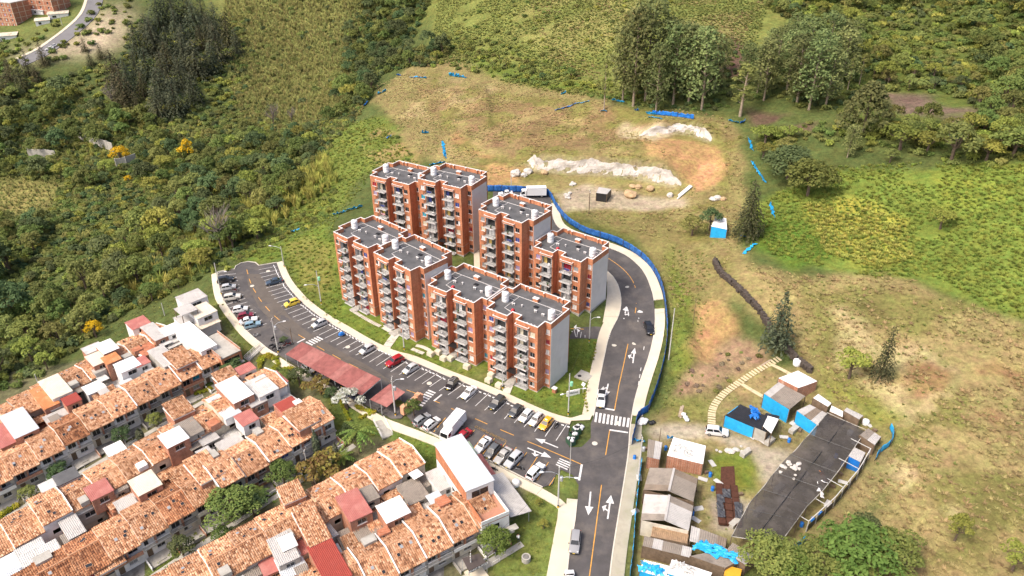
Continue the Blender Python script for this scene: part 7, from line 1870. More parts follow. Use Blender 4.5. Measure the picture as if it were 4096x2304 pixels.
# ================================================================ FAR NEIGHBOURHOOD, TOP LEFT
def far_block(px_base,w,d,h,yaw,n,label):
 P=gp(*px_base);o=thing('brick_block',P,yaw,label,'apartment building','far brick apartment blocks');mb=MB()
 cols=4;hol=[]
 for k in range(n):
  for j in range(cols):x=w*(j+.5)/cols;hol.append((x-.6,x+.6,2.6*k+1.0,2.6*k+2.1))
 sh=[]
 for k in range(n):sh.append((d*.5-.6,d*.5+.6,2.6*k+1.0,2.6*k+2.1))
 wall(mb,(0,0),(w,0),-3,h,hol);wall(mb,(w,0),(w,d),-3,h);wall(mb,(w,d),(0,d),-3,h);wall(mb,(0,d),(0,0),-3,h,sh)
 mb.build('wall',M['brick_far'],o)
 for hq in hol:window(o,(hq[0]+hq[1])/2,0,hq[2],1.2,1.1)
 for k in range(n):
  MB().box((w/2,-.02,2.6*(k+1)),(w,.08,.16)).build('floor_band',M['walk'],o);MB().box((w+.02,d/2,2.6*(k+1)),(.08,d,.16)).build('floor_band',M['walk'],o)
 for j in range(1,3):MB().box((w+.02,d*j/3,h/2),(.07,.25,h)).build('column',M['walk'],o)
 for j in range(cols+1):MB().box((w*j/cols,-.02,h/2),(.25,.07,h)).build('column',M['walk'],o)
 MB().box((w/2,d/2,h+.1),(w+.3,d+.3,.2)).build('roof',M['s_clear'],o)
 return o
far_block(zf(-40,195),18,11,13.2,R(-22),5,'near one of two far brick apartment blocks in the top left corner')
far_block(zf(180,100),24,12,13.2,R(-22),5,'farther brick apartment block at the top left edge')
def far_house(px,w,d,h,yaw,roof,label):
 P=gp(*px);o=thing('small_house',P,yaw,label,'house','small far houses');mb=MB()
 wall(mb,(0,0),(w,0),-2,h,[(w*.2,w*.4,.8,2.0)]);wall(mb,(w,0),(w,d),-2,h);wall(mb,(w,d),(0,d),-2,h+.6);wall(mb,(0,d),(0,0),-2,h)
 mb.build('wall',M['white'],o);put('roof_sheet',sheet_mesh(w+.8,d+.8,roof,.6),o,(w/2,d/2,h+.05));window(o,w*.3,0,.8,round(w*.2,2),1.2,0,True)
far_house(zf(275,200),7,5,2.8,R(25),'s_cream','small white house with a yellowish roof below the far blocks')
far_house(zf(370,150),10,5,2.8,R(22),'s_cream','long white house with cream and red roof beside the far street')
far_house(zf(-10,320),9,6,3.0,R(20),'s_cream','cream-roofed house at the left frame edge')
far_house(zf(245,110),8,5,2.6,R(-18),'s_white','white awning at the foot of the farther block')
fs=[zf(730,-20),zf(700,80),zf(650,150),zf(560,230),zf(440,320),zf(330,400),zf(150,480)]
fl=smooth_line([Vector(p[:2])for p in gps(fs)],2)
M['asphalt_far']=mat('pale_old_asphalt',(.17,.165,.17),.9,.1,.3)
strip('far_street',fl,-4.5,4.0,M['asphalt_far'],.15,.1,4.0);strip('sidewalk',fl,-6.2,-4.5,M['walk'],.15,.25,4.0)
# ================================================================ VEGETATION
vr=random.Random(77)
def leaf_mat(name,c1,c2,rough=.75,tint=.32,hue=(.472,.53)):
 if name.endswith(('leaves','needles')):c1,c2=tuple(c*1.3 for c in c1),tuple(c*1.22 for c in c2)
 m=bpy.data.materials.new(name);m.use_nodes=True
 nt=m.node_tree;N=nt.nodes;L=nt.links;b=N['Principled BSDF'];b.inputs['Roughness'].default_value=rough;b.inputs['Specular IOR Level'].default_value=.2
 g=N.new('ShaderNodeNewGeometry');mx=N.new('ShaderNodeMix');mx.data_type='RGBA';mx.inputs['A'].default_value=(*c1,1);mx.inputs['B'].default_value=(*c2,1);L.new(g.outputs['Random Per Island'],mx.inputs['Factor'])
 oi=N.new('ShaderNodeObjectInfo')
 hs=N.new('ShaderNodeHueSaturation')
 r=N.new('ShaderNodeMapRange');r.inputs[3].default_value=1-tint;r.inputs[4].default_value=1+tint;L.new(oi.outputs['Random'],r.inputs[0]);L.new(r.outputs[0],hs.inputs['Value'])
 m2=N.new('ShaderNodeMath');m2.operation='MULTIPLY';m2.inputs[1].default_value=7.31;L.new(oi.outputs['Random'],m2.inputs[0])
 fr=N.new('ShaderNodeMath');fr.operation='FRACT';L.new(m2.outputs[0],fr.inputs[0])
 r2=N.new('ShaderNodeMapRange');r2.inputs[3].default_value=hue[0];r2.inputs[4].default_value=hue[1];L.new(fr.outputs[0],r2.inputs[0]);L.new(r2.outputs[0],hs.inputs['Hue'])
 va=N.new('ShaderNodeVectorMath');va.operation='MULTIPLY_ADD';va.inputs[1].default_value=(.62,.62,.62);va.inputs[2].default_value=(0,0,.5);L.new(g.outputs['Normal'],va.inputs[0])
 vn=N.new('ShaderNodeVectorMath');vn.operation='NORMALIZE';L.new(va.outputs[0],vn.inputs[0]);L.new(vn.outputs[0],b.inputs['Normal'])
 L.new(mx.outputs['Result'],hs.inputs['Color']);L.new(hs.outputs[0],b.inputs['Base Color'])
 tr=N.new('ShaderNodeBsdfTranslucent');L.new(hs.outputs[0],tr.inputs['Color']);ms=N.new('ShaderNodeMixShader');ms.inputs[0].default_value=.28
 out=N['Material Output'];L.new(b.outputs[0],ms.inputs[1]);L.new(tr.outputs[0],ms.inputs[2]);L.new(ms.outputs[0],out.inputs['Surface'])
 return m
LM={'leafy':leaf_mat('bright_leaves',(.075,.125,.025),(.16,.225,.05),tint=.12),'dark':leaf_mat('dark_leaves',(.052,.072,.028),(.115,.138,.052),hue=(.48,.555)),'mid':leaf_mat('mid_leaves',(.075,.108,.027),(.165,.195,.050)),'olive':leaf_mat('olive_leaves',(.100,.116,.032),(.21,.215,.062)),'lime':leaf_mat('lime_leaves',(.125,.150,.028),(.27,.28,.060)),'euc':leaf_mat('eucalyptus_leaves',(.078,.102,.036),(.19,.21,.074)),'con':leaf_mat('conifer_needles',(.032,.042,.026),(.105,.112,.062)),'conb':leaf_mat('brownish_needles',(.036,.040,.018),(.100,.088,.044)),'yellow':leaf_mat('yellow_blossom',(.48,.30,.01),(.72,.46,.02),tint=.1,hue=(.5,.505)),'red':leaf_mat('reddish_leaves',(.11,.06,.025),(.20,.17,.04)),'grey':leaf_mat('grey_twigs',(.16,.13,.11),(.26,.22,.19)),'grass':leaf_mat('meadow_grass',(.13,.16,.038),(.23,.25,.07)),'straw':leaf_mat('dry_grass',(.26,.205,.085),(.42,.33,.155)),'cane':leaf_mat('cane_grass',(.20,.205,.06),(.37,.345,.12)),'bamboo':leaf_mat('bamboo_leaves',(.19,.20,.04),(.36,.35,.08)),'lush':leaf_mat('lush_grass',(.15,.20,.034),(.26,.30,.06)),'hedge':leaf_mat('yellow_green_hedge',(.20,.22,.02),(.42,.38,.04)),'white':leaf_mat('white_blossom',(.30,.32,.22),(.70,.70,.66),tint=.05),'brown':leaf_mat('withered_brush',(.17,.12,.085),(.30,.23,.16))}
def card(mb,c,n,s,q,asp=.75):
 """one leaf clump card facing roughly n"""
 n=(n+Vector((q.gauss(0,.45),q.gauss(0,.45),q.gauss(0,.45)))).normalized();e=n.orthogonal().normalized();e.rotate(Matrix.Rotation(q.uniform(0,6.28),3,n));f=n.cross(e)
 e=e*s*q.uniform(.7,1.25);f=f*s*asp*q.uniform(.7,1.25)
 mb.quad(c-e*.9,c+f*.8-e*.15,c+e,c-f*.8+e*.1)
def blob(mb,c,r,k,s,q,flat=.8):
 for _ in range(k):
  while True:
   d=Vector((q.gauss(0,1),q.gauss(0,1),q.gauss(.25,1)))
   if d.length>.1:break
  d.normalize()
  if d.z<-.45:d.z*=-.6;d.normalize()
  rr=r*q.uniform(.72,1.06);p=Vector((c[0]+d.x*rr,c[1]+d.y*rr,c[2]+d.z*rr*flat));card(mb,p,d+Vector((0,0,.25)),s,q)
def limb(mb,a,b,r0,r1,q,k=5):
 a,b=Vector(a),Vector(b);m=(a+b)/2+Vector((q.uniform(-.1,.1),q.uniform(-.1,.1),0))*(b-a).length;mb.tube([a,m,b],[r0,(r0+r1)/2,r1],k)
def broad_tree(seed,h=8.0,R_=3.6,blobs=20,dens=58,leaf=.33,flat=.75,trunk=.4):
 q=random.Random(seed);cr,tk=MB(),MB();cz=h-R_*flat*.95
 tk.tube([(0,0,-.5),(q.uniform(-.2,.2),q.uniform(-.2,.2),h*.3),(q.uniform(-.3,.3),q.uniform(-.3,.3),cz)],[.32,.24,.15],6)
 for i in range(blobs):
  a=2.4*i+q.uniform(-.5,.5);t=(i+.5)/blobs;rr=R_*(.12+.78*math.sqrt(t))*q.uniform(.65,1.2);z=cz+R_*flat*(.75-1.05*t)*q.uniform(.75,1.2)
  c=(math.cos(a)*rr,math.sin(a)*rr,z);br=R_*q.uniform(.20,.40)
  blob(cr,c,br,int(dens*(br/(R_*.30))**2),leaf*R_/3.6,q)
  if i%2==0:limb(tk,(0,0,h*.32+.2*i*.1),(c[0]*.8,c[1]*.8,c[2]-.2),.11,.04,q)
 return cr,tk
def euc_tree(seed,h=24.0,R_=4.2,clear=.2,blobs=26,dens=64,leaf=.5):
 q=random.Random(seed);cr,tk=MB(),MB();lean=Vector((q.uniform(-1,1),q.uniform(-1,1),0))*1.2
 ax=lambda t:Vector((lean.x*t*t,lean.y*t*t,h*t));tk.tube([ax(t)+Vector((0,0,-.6 if t==0 else 0))for t in(0,.3,.6,.92)],[.38,.3,.2,.07],6)
 for i in range(blobs):
  t=clear+(1-clear)*(i+.6)/blobs;a=2.4*i+q.uniform(-.6,.6);w=R_*math.sin(math.pi*(.16+.74*(t-clear)/(1-clear)))**.7*q.uniform(.35,.9);p=ax(min(t,1));c=(p.x+math.cos(a)*w,p.y+math.sin(a)*w,p.z-q.uniform(0,.8));br=R_*q.uniform(.34,.52)
  blob(cr,c,br,dens,leaf,q,1.0);limb(tk,ax(t-.1),(c[0],c[1],c[2]),.1,.03,q)
 blob(cr,tuple(ax(.95)),R_*.5,dens,leaf,q,.9)
 return cr,tk
def conifer(seed,h=18.0,R_=5.4,layers=19,leaf=.55,droop=.5,top=.5):
 q=random.Random(seed);cr,tk=MB(),MB();tk.tube([(0,0,-.5),(0,0,h*.5),(0,0,h)],[.35,.2,.04],6)
 for l in range(layers):
  t=(l+.3)/layers;z=h*(.10+.88*t);r=R_*((1-t)**.8+top*.4)*q.uniform(.82,1.15);nb=max(5,int(11*(1-t)+4))
  for b in range(nb):
   a=2*math.pi*(b+q.random()*.6)/nb+l;n=max(3,int(r/.42));rl=r*q.uniform(.7,1.1)
   for k in range(n):
    s=(k+1)/n;p=Vector((math.cos(a)*rl*s,math.sin(a)*rl*s,z-droop*rl*s*s+q.uniform(-.15,.15)));card(cr,p+Vector((q.uniform(-.25,.25),q.uniform(-.25,.25),0)),Vector((math.cos(a)*.45,math.sin(a)*.45,1)),leaf*(.6+.5*s),q,.6)
 return cr,tk
def column(seed,h=9.0,R_=1.2,dens=520,leaf=.4):
 q=random.Random(seed);cr,tk=MB(),MB();tk.tube([(0,0,-.3),(0,0,h*.5)],[.18,.08],6)
 for _ in range(dens):
  t=q.random();a=q.uniform(0,6.28);r=R_*(math.sin(math.pi*min(1,t*.9+.12))**.6)*q.uniform(.75,1.08)*(1 if t<.8 else(1-t)/.2*.9+.1);card(cr,Vector((math.cos(a)*r,math.sin(a)*r,.4+h*.95*t)),Vector((math.cos(a),math.sin(a),.5)),leaf,q)
 return cr,tk
def shrub(seed,R_=1.5,blobs=6,dens=34,leaf=.3):
 q=random.Random(seed);cr=MB()
 for i in range(blobs):
  a=2.4*i;rr=R_*q.uniform(.1,.62);blob(cr,(math.cos(a)*rr,math.sin(a)*rr,R_*q.uniform(.25,.62)),R_*q.uniform(.38,.55),dens,leaf*R_/1.5,q,.85)
 return cr
def bare_tree(seed,h=8.0):
 q=random.Random(seed);cr,tk=MB(),MB();tk.tube([(0,0,-.4),(0,0,h*.55)],[.22,.1],6)
 for i in range(26):
  a=q.uniform(0,6.28);z=h*q.uniform(.25,.6);r=q.uniform(1.2,3.0);e=Vector((math.cos(a)*r,math.sin(a)*r,z+q.uniform(.8,3.4)));cr.tube([(0,0,z),tuple(e)],[.09,.03],4)
  for _ in range(3):cr.tube([tuple(e*.7+Vector((0,0,z*.3))),tuple(e+Vector((q.uniform(-1,1),q.uniform(-1,1),q.uniform(.2,1.2))))],[.05,.02],3)
 return cr,tk
def tuft(seed,h=.8,w=.8,blades=12,bw=.10,lean=.6):
 q=random.Random(seed);mb=MB()
 for _ in range(blades):
  a=q.uniform(0,6.28);d=Vector((math.cos(a),math.sin(a),0));s=Vector((-d.y,d.x,0))*bw*q.uniform(.7,1.3);b=d*w*.28*q.random();hh=h*q.uniform(.6,1.1);m=b+d*w*lean*.25+Vector((0,0,hh*.6));e=b+d*w*lean*q.uniform(.5,1)+Vector((0,0,hh*q.uniform(.75,1)))
  mb.quad(b-s,b+s,m+s*.8,m-s*.8);mb.quad(m-s*.8,m+s*.8,e)
 return mb
PROTO={}
def proto(kind,builder,lm,n,bark='bark'):
 L_=[]
 for i in range(n):
  cr,tk=builder(i)
  L_.append((cr.mesh('crown',LM[lm]if isinstance(lm,str)else LM[lm[i%len(lm)]]),tk.mesh('trunk',M[bark])))
 PROTO[kind]=L_
proto('broad_dark',lambda i:broad_tree(10+i,8,3.6+.3*(i%2)),'dark',3)
proto('broad_mid',lambda i:broad_tree(20+i,7.5,3.5),'mid',3)
proto('broad_olive',lambda i:broad_tree(30+i,7.6,3.2,16,flat=.95),'olive',3)
proto('broad_lime',lambda i:broad_tree(40+i,6.5,3.2,15,flat=.55),'lime',2)
proto('big',lambda i:broad_tree(110+i,8,4.0,30,80,.24,.72),['leafy','leafy','mid'],3)
proto('full',lambda i:broad_tree(130+i,7.4,3.9,34,80,.25,.95),['dark','mid'],2)
proto('euc',lambda i:euc_tree(50+i,24,5.4),'euc',4,'bark_pale')
proto('euc_thin',lambda i:euc_tree(60+i,22,2.8,.32,14,34,.45),'olive',2,'bark_pale')
proto('conifer',lambda i:conifer(70+i),'con',3)
proto('conifer_brown',lambda i:conifer(75+i,17,4.6,15),'conb',2)
proto('spruce',lambda i:conifer(78+i,14,4.6,20,.5,.12,.05),'con',1)
proto('column',lambda i:column(80+i),'con',1)
proto('yellow',lambda i:broad_tree(90+i,6,2.8,9,flat=.85),'yellow',1)
proto('red',lambda i:broad_tree(95+i,4.2,2.6,9,60,.4,.8),'red',1)
proto('bare',lambda i:bare_tree(97+i),'grey',2)
proto('white',lambda i:broad_tree(99+i,4,2.2,8,60,.34),'white',1)
def plant(kind,P,s,label,cat='tree',name='tree',group=None,sz=None,v=None,rz=None):
 L_=PROTO[kind];cr,tk=L_[vr.randrange(len(L_))if v is None else v]
 o=thing(name,P,vr.uniform(0,6.28)if rz is None else rz,label,cat,group);o.scale=(s,s,sz or s)
 put('trunk',tk,o);put('crown',cr,o)
 return o
HP=dict(big=8,full=7.6,broad_dark=8,broad_mid=7.5,broad_olive=7,broad_lime=6.5,euc=24.5,euc_thin=22.5,conifer=18,conifer_brown=17,spruce=14,column=9.2,yellow=6,red=4.2,bare=8,white=4)
def plant_px(kind,base,top,label,name='tree',cat='tree',group=None,wide=1.0,v=None):
 P=gp(*base);h=max(1.2,height_at(P,*top));k=h/HP[kind];return plant(kind,P,k*wide,label,cat,name,group,k,v)
def zu(x,y):return(859.1+.3335*x,.3335*y)
def zv(x,y):return(1718.2+.3330*x,.3330*y)
GE='eucalyptus trees at the grove edge'
for i,(k,b,t,w,l)in enumerate([('euc_thin',zu(1980,830),zu(1990,440),.9,'lone thin pale tree with a blue scrap at its foot'),('euc',zu(2200,800),zu(2235,70),1.0,'very tall eucalyptus at the left end of the grove'),('euc',zu(2290,760),zu(2420,-10),1.0,'tallest eucalyptus of the grove reaching the top of the frame'),('euc',zu(2370,850),zu(2400,330),.95,'shorter pale-trunked eucalyptus in front of the tallest one'),('euc',zu(2500,790),zu(2540,200),1.1,'dark eucalyptus right of the pale-trunked one'),('euc',zv(40,790),zv(60,200),1.1,'eucalyptus with a straight pale trunk beside the blue fence'),('euc',zv(140,830),zv(205,215),1.1,'leafy eucalyptus with bright tips above the bare soil'),('euc_thin',zv(430,880),zv(462,480),1.9,'dense olive column-shaped eucalyptus above the white rock'),('euc',zv(610,760),zv(620,290),1.15,'pale-branched eucalyptus behind the olive column tree'),('euc',zv(560,700),zv(660,350),1.1,'rounded eucalyptus crown left of the grove centre'),('euc',zv(860,780),zv(900,270),1.3,'broad dark eucalyptus in the grove centre'),('euc',zv(950,830),zv(985,300),1.2,'eucalyptus with a leaning pale trunk over the red soil'),('euc',zv(1075,810),zv(1120,360),1.25,'eucalyptus over the red soil, second leaning trunk'),('euc',zv(1190,640),zv(1275,225),1.3,'large eucalyptus on the right shoulder of the grove'),('euc_thin',zv(1240,690),zv(1270,430),1.0,'sparse greyish tree right of the grove'),('euc_thin',zv(1330,640),zv(1385,400),1.0,'thin feathery tree at the right of the grove'),('euc',zv(930,560),zv(870,130),1.3,'eucalyptus crown high behind the grove centre'),('euc',zv(1060,560),zv(1030,90),1.2,'eucalyptus crown at the top of the grove'),('euc',zv(1180,560),zv(1190,150),1.3,'eucalyptus crown behind the right shoulder'),('euc',zv(300,560),zv(400,300),1.1,'eucalyptus beside the bare patch up the hill'),('euc',zv(700,560),zv(760,200),1.2,'eucalyptus filling the middle of the grove'),('euc',zu(2120,760),zu(2130,200),1.0,'leafy eucalyptus at the outer left of the grove'),('euc',zu(2440,700),zu(2470,140),1.1,'eucalyptus filling the gap behind the pale-trunked one'),('euc',zv(-20,700),zv(-10,180),1.1,'eucalyptus behind the straight pale trunk'),('euc',zv(230,700),zv(250,280),1.0,'eucalyptus right of the one with bright tips'),('euc',zv(480,640),zv(540,330),1.1,'eucalyptus behind the olive column tree'),('euc',zv(780,700),zv(820,240),1.2,'eucalyptus left of the broad dark one'),('euc',zv(1010,700),zv(1060,230),1.2,'eucalyptus between the two leaning trunks'),('euc',zv(820,480),zv(930,110),1.2,'eucalyptus high at the back left of the grove'),('euc',zv(1130,480),zv(1130,110),1.2,'eucalyptus high at the back right of the grove'),('euc',zv(650,500),zv(690,220),1.1,'eucalyptus at the back of the left half of the grove'),('euc',zv(1240,1190),zv(1290,945),1.15,'small eucalyptus with an orange trunk below the great domed tree')]):
 plant_px(k,b,t,l,'eucalyptus_tree','tree',GE,w)
PROTO['dome']=[]
_q=random.Random(5);_cr,_tk=MB(),MB();_tk.tube([(0,0,-.5),(0,0,10),(0,0,18)],[.5,.35,.1],7)
for i in range(46):
 t=(i+.5)/46;r=10.2*(1-t)**.62*_q.uniform(.75,1.0);a=2.4*i;blob(_cr,(math.cos(a)*r,math.sin(a)*r,3.5+16*t),_q.uniform(2.0,3.0)*(1-.3*t),70,.62,_q,.8)
PROTO['dome'].append((_cr.mesh('crown',LM['euc']),_tk.mesh('trunk',M['bark'])));HP['dome']=21.5
plant_px('dome',zv(1355,1010),zv(1390,585),'great pyramid-domed tree right of the eucalyptus grove',wide=1.0)
GS='single trees on the right-hand field'
for k,b,t,w,l in[('full',zv(790,1350),zv(790,1105),1.5,'big dark round tree above the long blue strip'),('full',zv(940,1480),zv(965,1190),1.1,'big brighter round tree in front of the dark one'),('broad_lime',zv(620,1080),zv(620,960),1.6,'flat light-green tree at the top right of the dug slope'),('broad_lime',zv(790,1060),zv(770,950),1.5,'second flat light-green tree beside the first'),('broad_olive',zv(770,1150),zv(760,1040),1.6,'olive flat-topped tree just above the dark round one'),('broad_lime',zv(600,1200),zv(600,1080),1.4,'light-green bush tree left of the dark round one'),('broad_lime',zv(1640,1130),zv(1640,950),1.7,'first of the small round trees along the green field'),('broad_lime',zv(1840,1150),zv(1840,1000),1.6,'second small round tree along the green field'),('broad_olive',zv(2025,1230),zv(2060,940),1.2,'taller pale-trunked tree along the green field'),('broad_lime',zv(2290,1210),zv(2290,1060),1.6,'fourth small round tree along the green field'),('broad_olive',zv(1560,1230),zv(1560,1130),1.4,'bushy small tree below the great domed tree'),('broad_mid',zv(2480,1190),zv(2480,960),1.6,'tree at the right frame edge by the green field'),('spruce',(1951,880),(1963,724),.75,'dark pointed conifer beside the dark stone wall'),('broad_lime',(2136,952),(2136,885),1.1,'yellowish shrubby tree on the dry field'),('conifer_brown',(2215,952),(2246,812),.62,'sparse dark pine on the dry field'),('big',zr(1450,1440),zr(1440,1160),1.5,'large bright green tree at the bottom right'),('big',zr(1660,1420),zr(1650,1190),1.5,'darker tree on the right of the bottom tree group'),('big',zr(930,1440),zr(925,1245),1.5,'bright green tree at the foot of the greenhouse'),('big',zr(1270,1480),zr(1270,1260),1.4,'tree in the middle of the bottom tree group'),('big',zr(1060,1490),zr(1060,1320),1.4,'tree at the bottom edge left of the group'),('broad_dark',zr(1525,1200),zr(1525,1070),1.4,'small dark round tree above the bottom tree group'),('broad_lime',zr(2110,1225),zr(2140,1060),.7,'slim yellow-green tree on the dry field'),('broad_lime',zr(2480,1420),zr(2480,1240),1.0,'yellow-green tree at the lower right frame edge'),('broad_olive',(1741,592),(1741,548),1.4,'round olive bush tree on the slope above the road bend'),('broad_dark',(1785,580),(1785,525),1.0,'small dark tree beside the white-roofed blue hut'),('broad_lime',(2365,576),(2365,530),1.4,'yellowish bush on the green thicket')]:
 plant_px(k,b,t,l,'tree','tree',GS,w)
PROTO['cypress']=[];_cr,_tk=conifer(3,20,5.0,30,.5,.5,.5);PROTO['cypress'].append((_cr.mesh('crown',LM['conb']),_tk.mesh('trunk',M['bark'])));HP['cypress']=20.3
plant_px('cypress',(1880,596),(1893,446),'tall shaggy dark cypress above the white-roofed blue hut','cypress_tree',wide=.95)
cp_=[(372,95),(405,75),(440,62),(480,52),(515,66),(548,92),(578,118),(598,140),(350,145),(392,138),(430,146),(470,138),(512,128),(552,158),(296,218),(330,238),(378,205),(420,226),(462,232),(500,196),(540,186),(352,288),(400,300),(448,292),(492,262),(318,268),(425,178),(385,110),(530,105),(450,100),(495,95),(345,190),(470,180),(410,258),(365,245),(300,250),(30,205),(75,190),(112,165),(20,250),(60,228),(96,205),(215,130),(255,148),(230,165)]
hc=[105,112,118,112,108,102,92,80]+[110]*28+[75,78,70,75,70,66,60,62,55]
for(x,y),hh in zip(cp_,hc):
 far=x<290 and y<260
 plant_px('conifer_brown' if(vr.random()<.2 or far)else 'conifer',(x,y),(x+vr.uniform(-4,4),y-hh*vr.uniform(.55,1.05)),'brownish conifer at the left frame edge or by the sandy clearing' if far else 'dark drooping conifer in the stand on the far left hillside','conifer_tree','tree','conifers by the far street' if far else 'dark conifer stand',vr.uniform(.95,1.35))
for b,t,l in(((287,270),(283,210),'bare grey tree at the left edge of the conifer stand'),((300,200),(296,150),'second bare grey tree left of the conifer stand'),((690,320),(680,262),'bare twiggy tree in the ravine below the cane slope'),((735,310),(722,270),'second bare twiggy tree in the ravine'),((560,640),(605,505),'bare pale tree at the woodland edge')):
 plant_px('bare',b,t,l,'bare_tree','tree','bare trees',.9)
plant_px('yellow',(307,412),(305,366),'bright yellow flowering tree beside the pale stepped wall','flowering_tree',wide=1.25);plant_px('yellow',z4(730,1095),z4(750,955),'yellow flowering tree near the houses','flowering_tree',wide=1.1);plant_px('yellow',(325,462),(325,440),'small orange-yellow shrub below the pale wall','flowering_tree');plant_px('yellow',zf(1430,1230),zf(1430,1050),'pale yellowish tree in the middle of the woods','flowering_tree',wide=.8)
bpy.data.objects[-1]
def spots(px,spacing,seed,jitter=.45,maxn=99999):
 P=[gp(*q)for q in px];poly=[(p.x,p.y)for p in P];xs=[p[0]for p in poly];ys=[p[1]for p in poly];rg=np.random.RandomState(seed)
 gx,gy=np.meshgrid(np.arange(min(xs),max(xs),spacing),np.arange(min(ys),max(ys),spacing));gx=gx.ravel()+rg.uniform(-jitter,jitter,gx.size)*spacing;gy=gy.ravel()+rg.uniform(-jitter,jitter,gy.size)*spacing
 k=inpoly(gx,gy,poly)
 for r in ROADS:k&=~inpoly(gx,gy,r)
 return np.stack([gx[k],gy[k]],1)
def keep_out(P,px,d=0):
 q=[gp(*a)[:2]for a in px];return P[~inpoly(P[:,0],P[:,1],q)]
WOOD=[(-60,250),(110,240),(230,250),(300,300),(470,320),(560,270),(640,280),(760,320),(860,280),(900,235),(930,250),(900,300),(840,360),(790,430),(740,500),(700,560),(640,620),(560,650),(540,690),(470,715),(400,760),(320,790),(230,850),(180,890),(80,960),(-60,1010)]
PT=spots(WOOD,5.3,3)
PT=keep_out(PT,[(-60,440),(170,460),(110,545),(-60,580)]);PT=keep_out(PT,[(170,930),(300,800),(420,740),(520,720),(540,760),(440,790),(330,830),(200,930)])
RAV=[(860,280),(930,250),(960,190),(1090,170),(1130,120),(1020,130),(1060,50),(1110,-40),(930,-40),(880,80),(830,240)]
PT2=spots(RAV,6.0,4)
HILL=[(1860,-40),(2640,-60),(2640,420),(2420,340),(2480,290),(2400,235),(2230,230),(2170,180),(2100,70),(1960,40)]
PT3=spots(HILL,6.2,5)
PT4=spots([(2150,330),(2300,300),(2560,340),(2640,330),(2640,440),(2450,400),(2300,370)],6.0,6)
EDGE=spots([(1080,150),(1200,165),(1350,205),(1500,235),(1560,245),(1500,215),(1350,170),(1200,130),(1130,100)],6.5,8)
def kinds_for(x,y,w):
 return vr.choices(['broad_dark','broad_mid','broad_olive','broad_lime'],w)[0]
indiv,mass=[],[]
def wood(P,w,smin,smax,lab,grp,n_ind):
 d=np.hypot(P[:,0],P[:,1]);od=np.argsort(d)
 for j,i in enumerate(od):
  x,y=P[i];k=kinds_for(x,y,w);s=smin+(smax-smin)*vr.random()**1.4
  if vr.random()<.13:s*=1.4
  if j<n_ind:plant(k,(x,y,float(terr(x,y))-.3),s,lab[k],'tree','woodland_tree',grp,s*vr.uniform(.85,1.2))
  else:mass.append((k,x,y,s))
VL=dict(broad_dark='dark green broadleaf tree in the ',broad_mid='mid green broadleaf tree in the ',broad_olive='olive green broadleaf tree in the ',broad_lime='light green spreading tree in the ')
lab=lambda s:{k:v+s for k,v in VL.items()}
PT=PT[fbm(PT[:,0],PT[:,1],34,301)>-.13-.25*(PT[:,1]<190)]
wood(PT,(2.6,3.4,3.6,1.6),.42,1.2,lab('wooded valley left of the car park'),'trees of the wooded valley',230)
wood(PT2,(4,2.4,3,.6),.5,1.1,lab('ravine behind the graded field'),'trees of the ravine',26)
PT3=PT3[fbm(PT3[:,0],PT3[:,1],30,401)>-.2]
wood(PT3,(1.4,3.4,3.6,2.6),.5,1.2,lab('wooded hillside at the upper right'),'trees of the upper right hillside',40)
wood(PT4,(1,3,3,2),.6,.95,lab('belt between the bare soil and green field'),'trees below the bare soil',12)
wood(EDGE,(1,3,3,1.5),.35,.6,lab('bushy edge behind the graded field'),'bushes behind the graded field',12)
def scatter(name,me,P,sc,label,dz=0.0,squash=None,cat=None):
 """P: plan points, sc: scales"""
 if len(P)==0:return
 z=terr(P[:,0],P[:,1])+dz;pm=bpy.data.meshes.new(name);pm.from_pydata(np.stack([P[:,0],P[:,1],z],1).tolist(),[],[])
 a=pm.attributes.new('scl','FLOAT','POINT');a.data.foreach_set('value',np.asarray(sc,np.float32));rg=np.random.RandomState(len(P));a=pm.attributes.new('rot','FLOAT','POINT');a.data.foreach_set('value',rg.uniform(0,6.28,len(P)).astype(np.float32))
 o=put(name,pm,None,kind='stuff');o['label']=label
 src=bpy.data.objects.new(name+'_source',me)
 ng=bpy.data.node_groups.new(name,'GeometryNodeTree');ng.interface.new_socket('Geometry',in_out='INPUT',socket_type='NodeSocketGeometry');ng.interface.new_socket('Geometry',in_out='OUTPUT',socket_type='NodeSocketGeometry')
 N=ng.nodes;L=ng.links;gi=N.new('NodeGroupInput');go=N.new('NodeGroupOutput');ip=N.new('GeometryNodeInstanceOnPoints');oi=N.new('GeometryNodeObjectInfo');oi.inputs[0].default_value=src
 na=N.new('GeometryNodeInputNamedAttribute');na.data_type='FLOAT';na.inputs[0].default_value='scl';nr=N.new('GeometryNodeInputNamedAttribute');nr.data_type='FLOAT';nr.inputs[0].default_value='rot'
 cx=N.new('ShaderNodeCombineXYZ');L.new(nr.outputs[0],cx.inputs['Z']);L.new(gi.outputs[0],ip.inputs['Points']);L.new(oi.outputs['Geometry'],ip.inputs['Instance']);L.new(cx.outputs[0],ip.inputs['Rotation']);L.new(na.outputs[0],ip.inputs['Scale']);L.new(ip.outputs[0],go.inputs[0])
 md=o.modifiers.new('scatter','NODES');md.node_group=ng
 return o
for k in('broad_dark','broad_mid','broad_olive','broad_lime'):
 Q=[m for m in mass if m[0]==k]
 for v_ in range(len(PROTO[k])):
  q=Q[v_::len(PROTO[k])]
  if q:scatter('far_woodland',PROTO[k][v_][0],np.array([(a[1],a[2])for a in q]),[a[3]for a in q],'far trees of the woods that read as one mass',-.3)
SHR={n:shrub(s,1.5).mesh('undergrowth',LM[n])for n,s in(('dark',1),('mid',2),('olive',3),('lime',4),('hedge',5),('brown',6),('bamboo',9))}
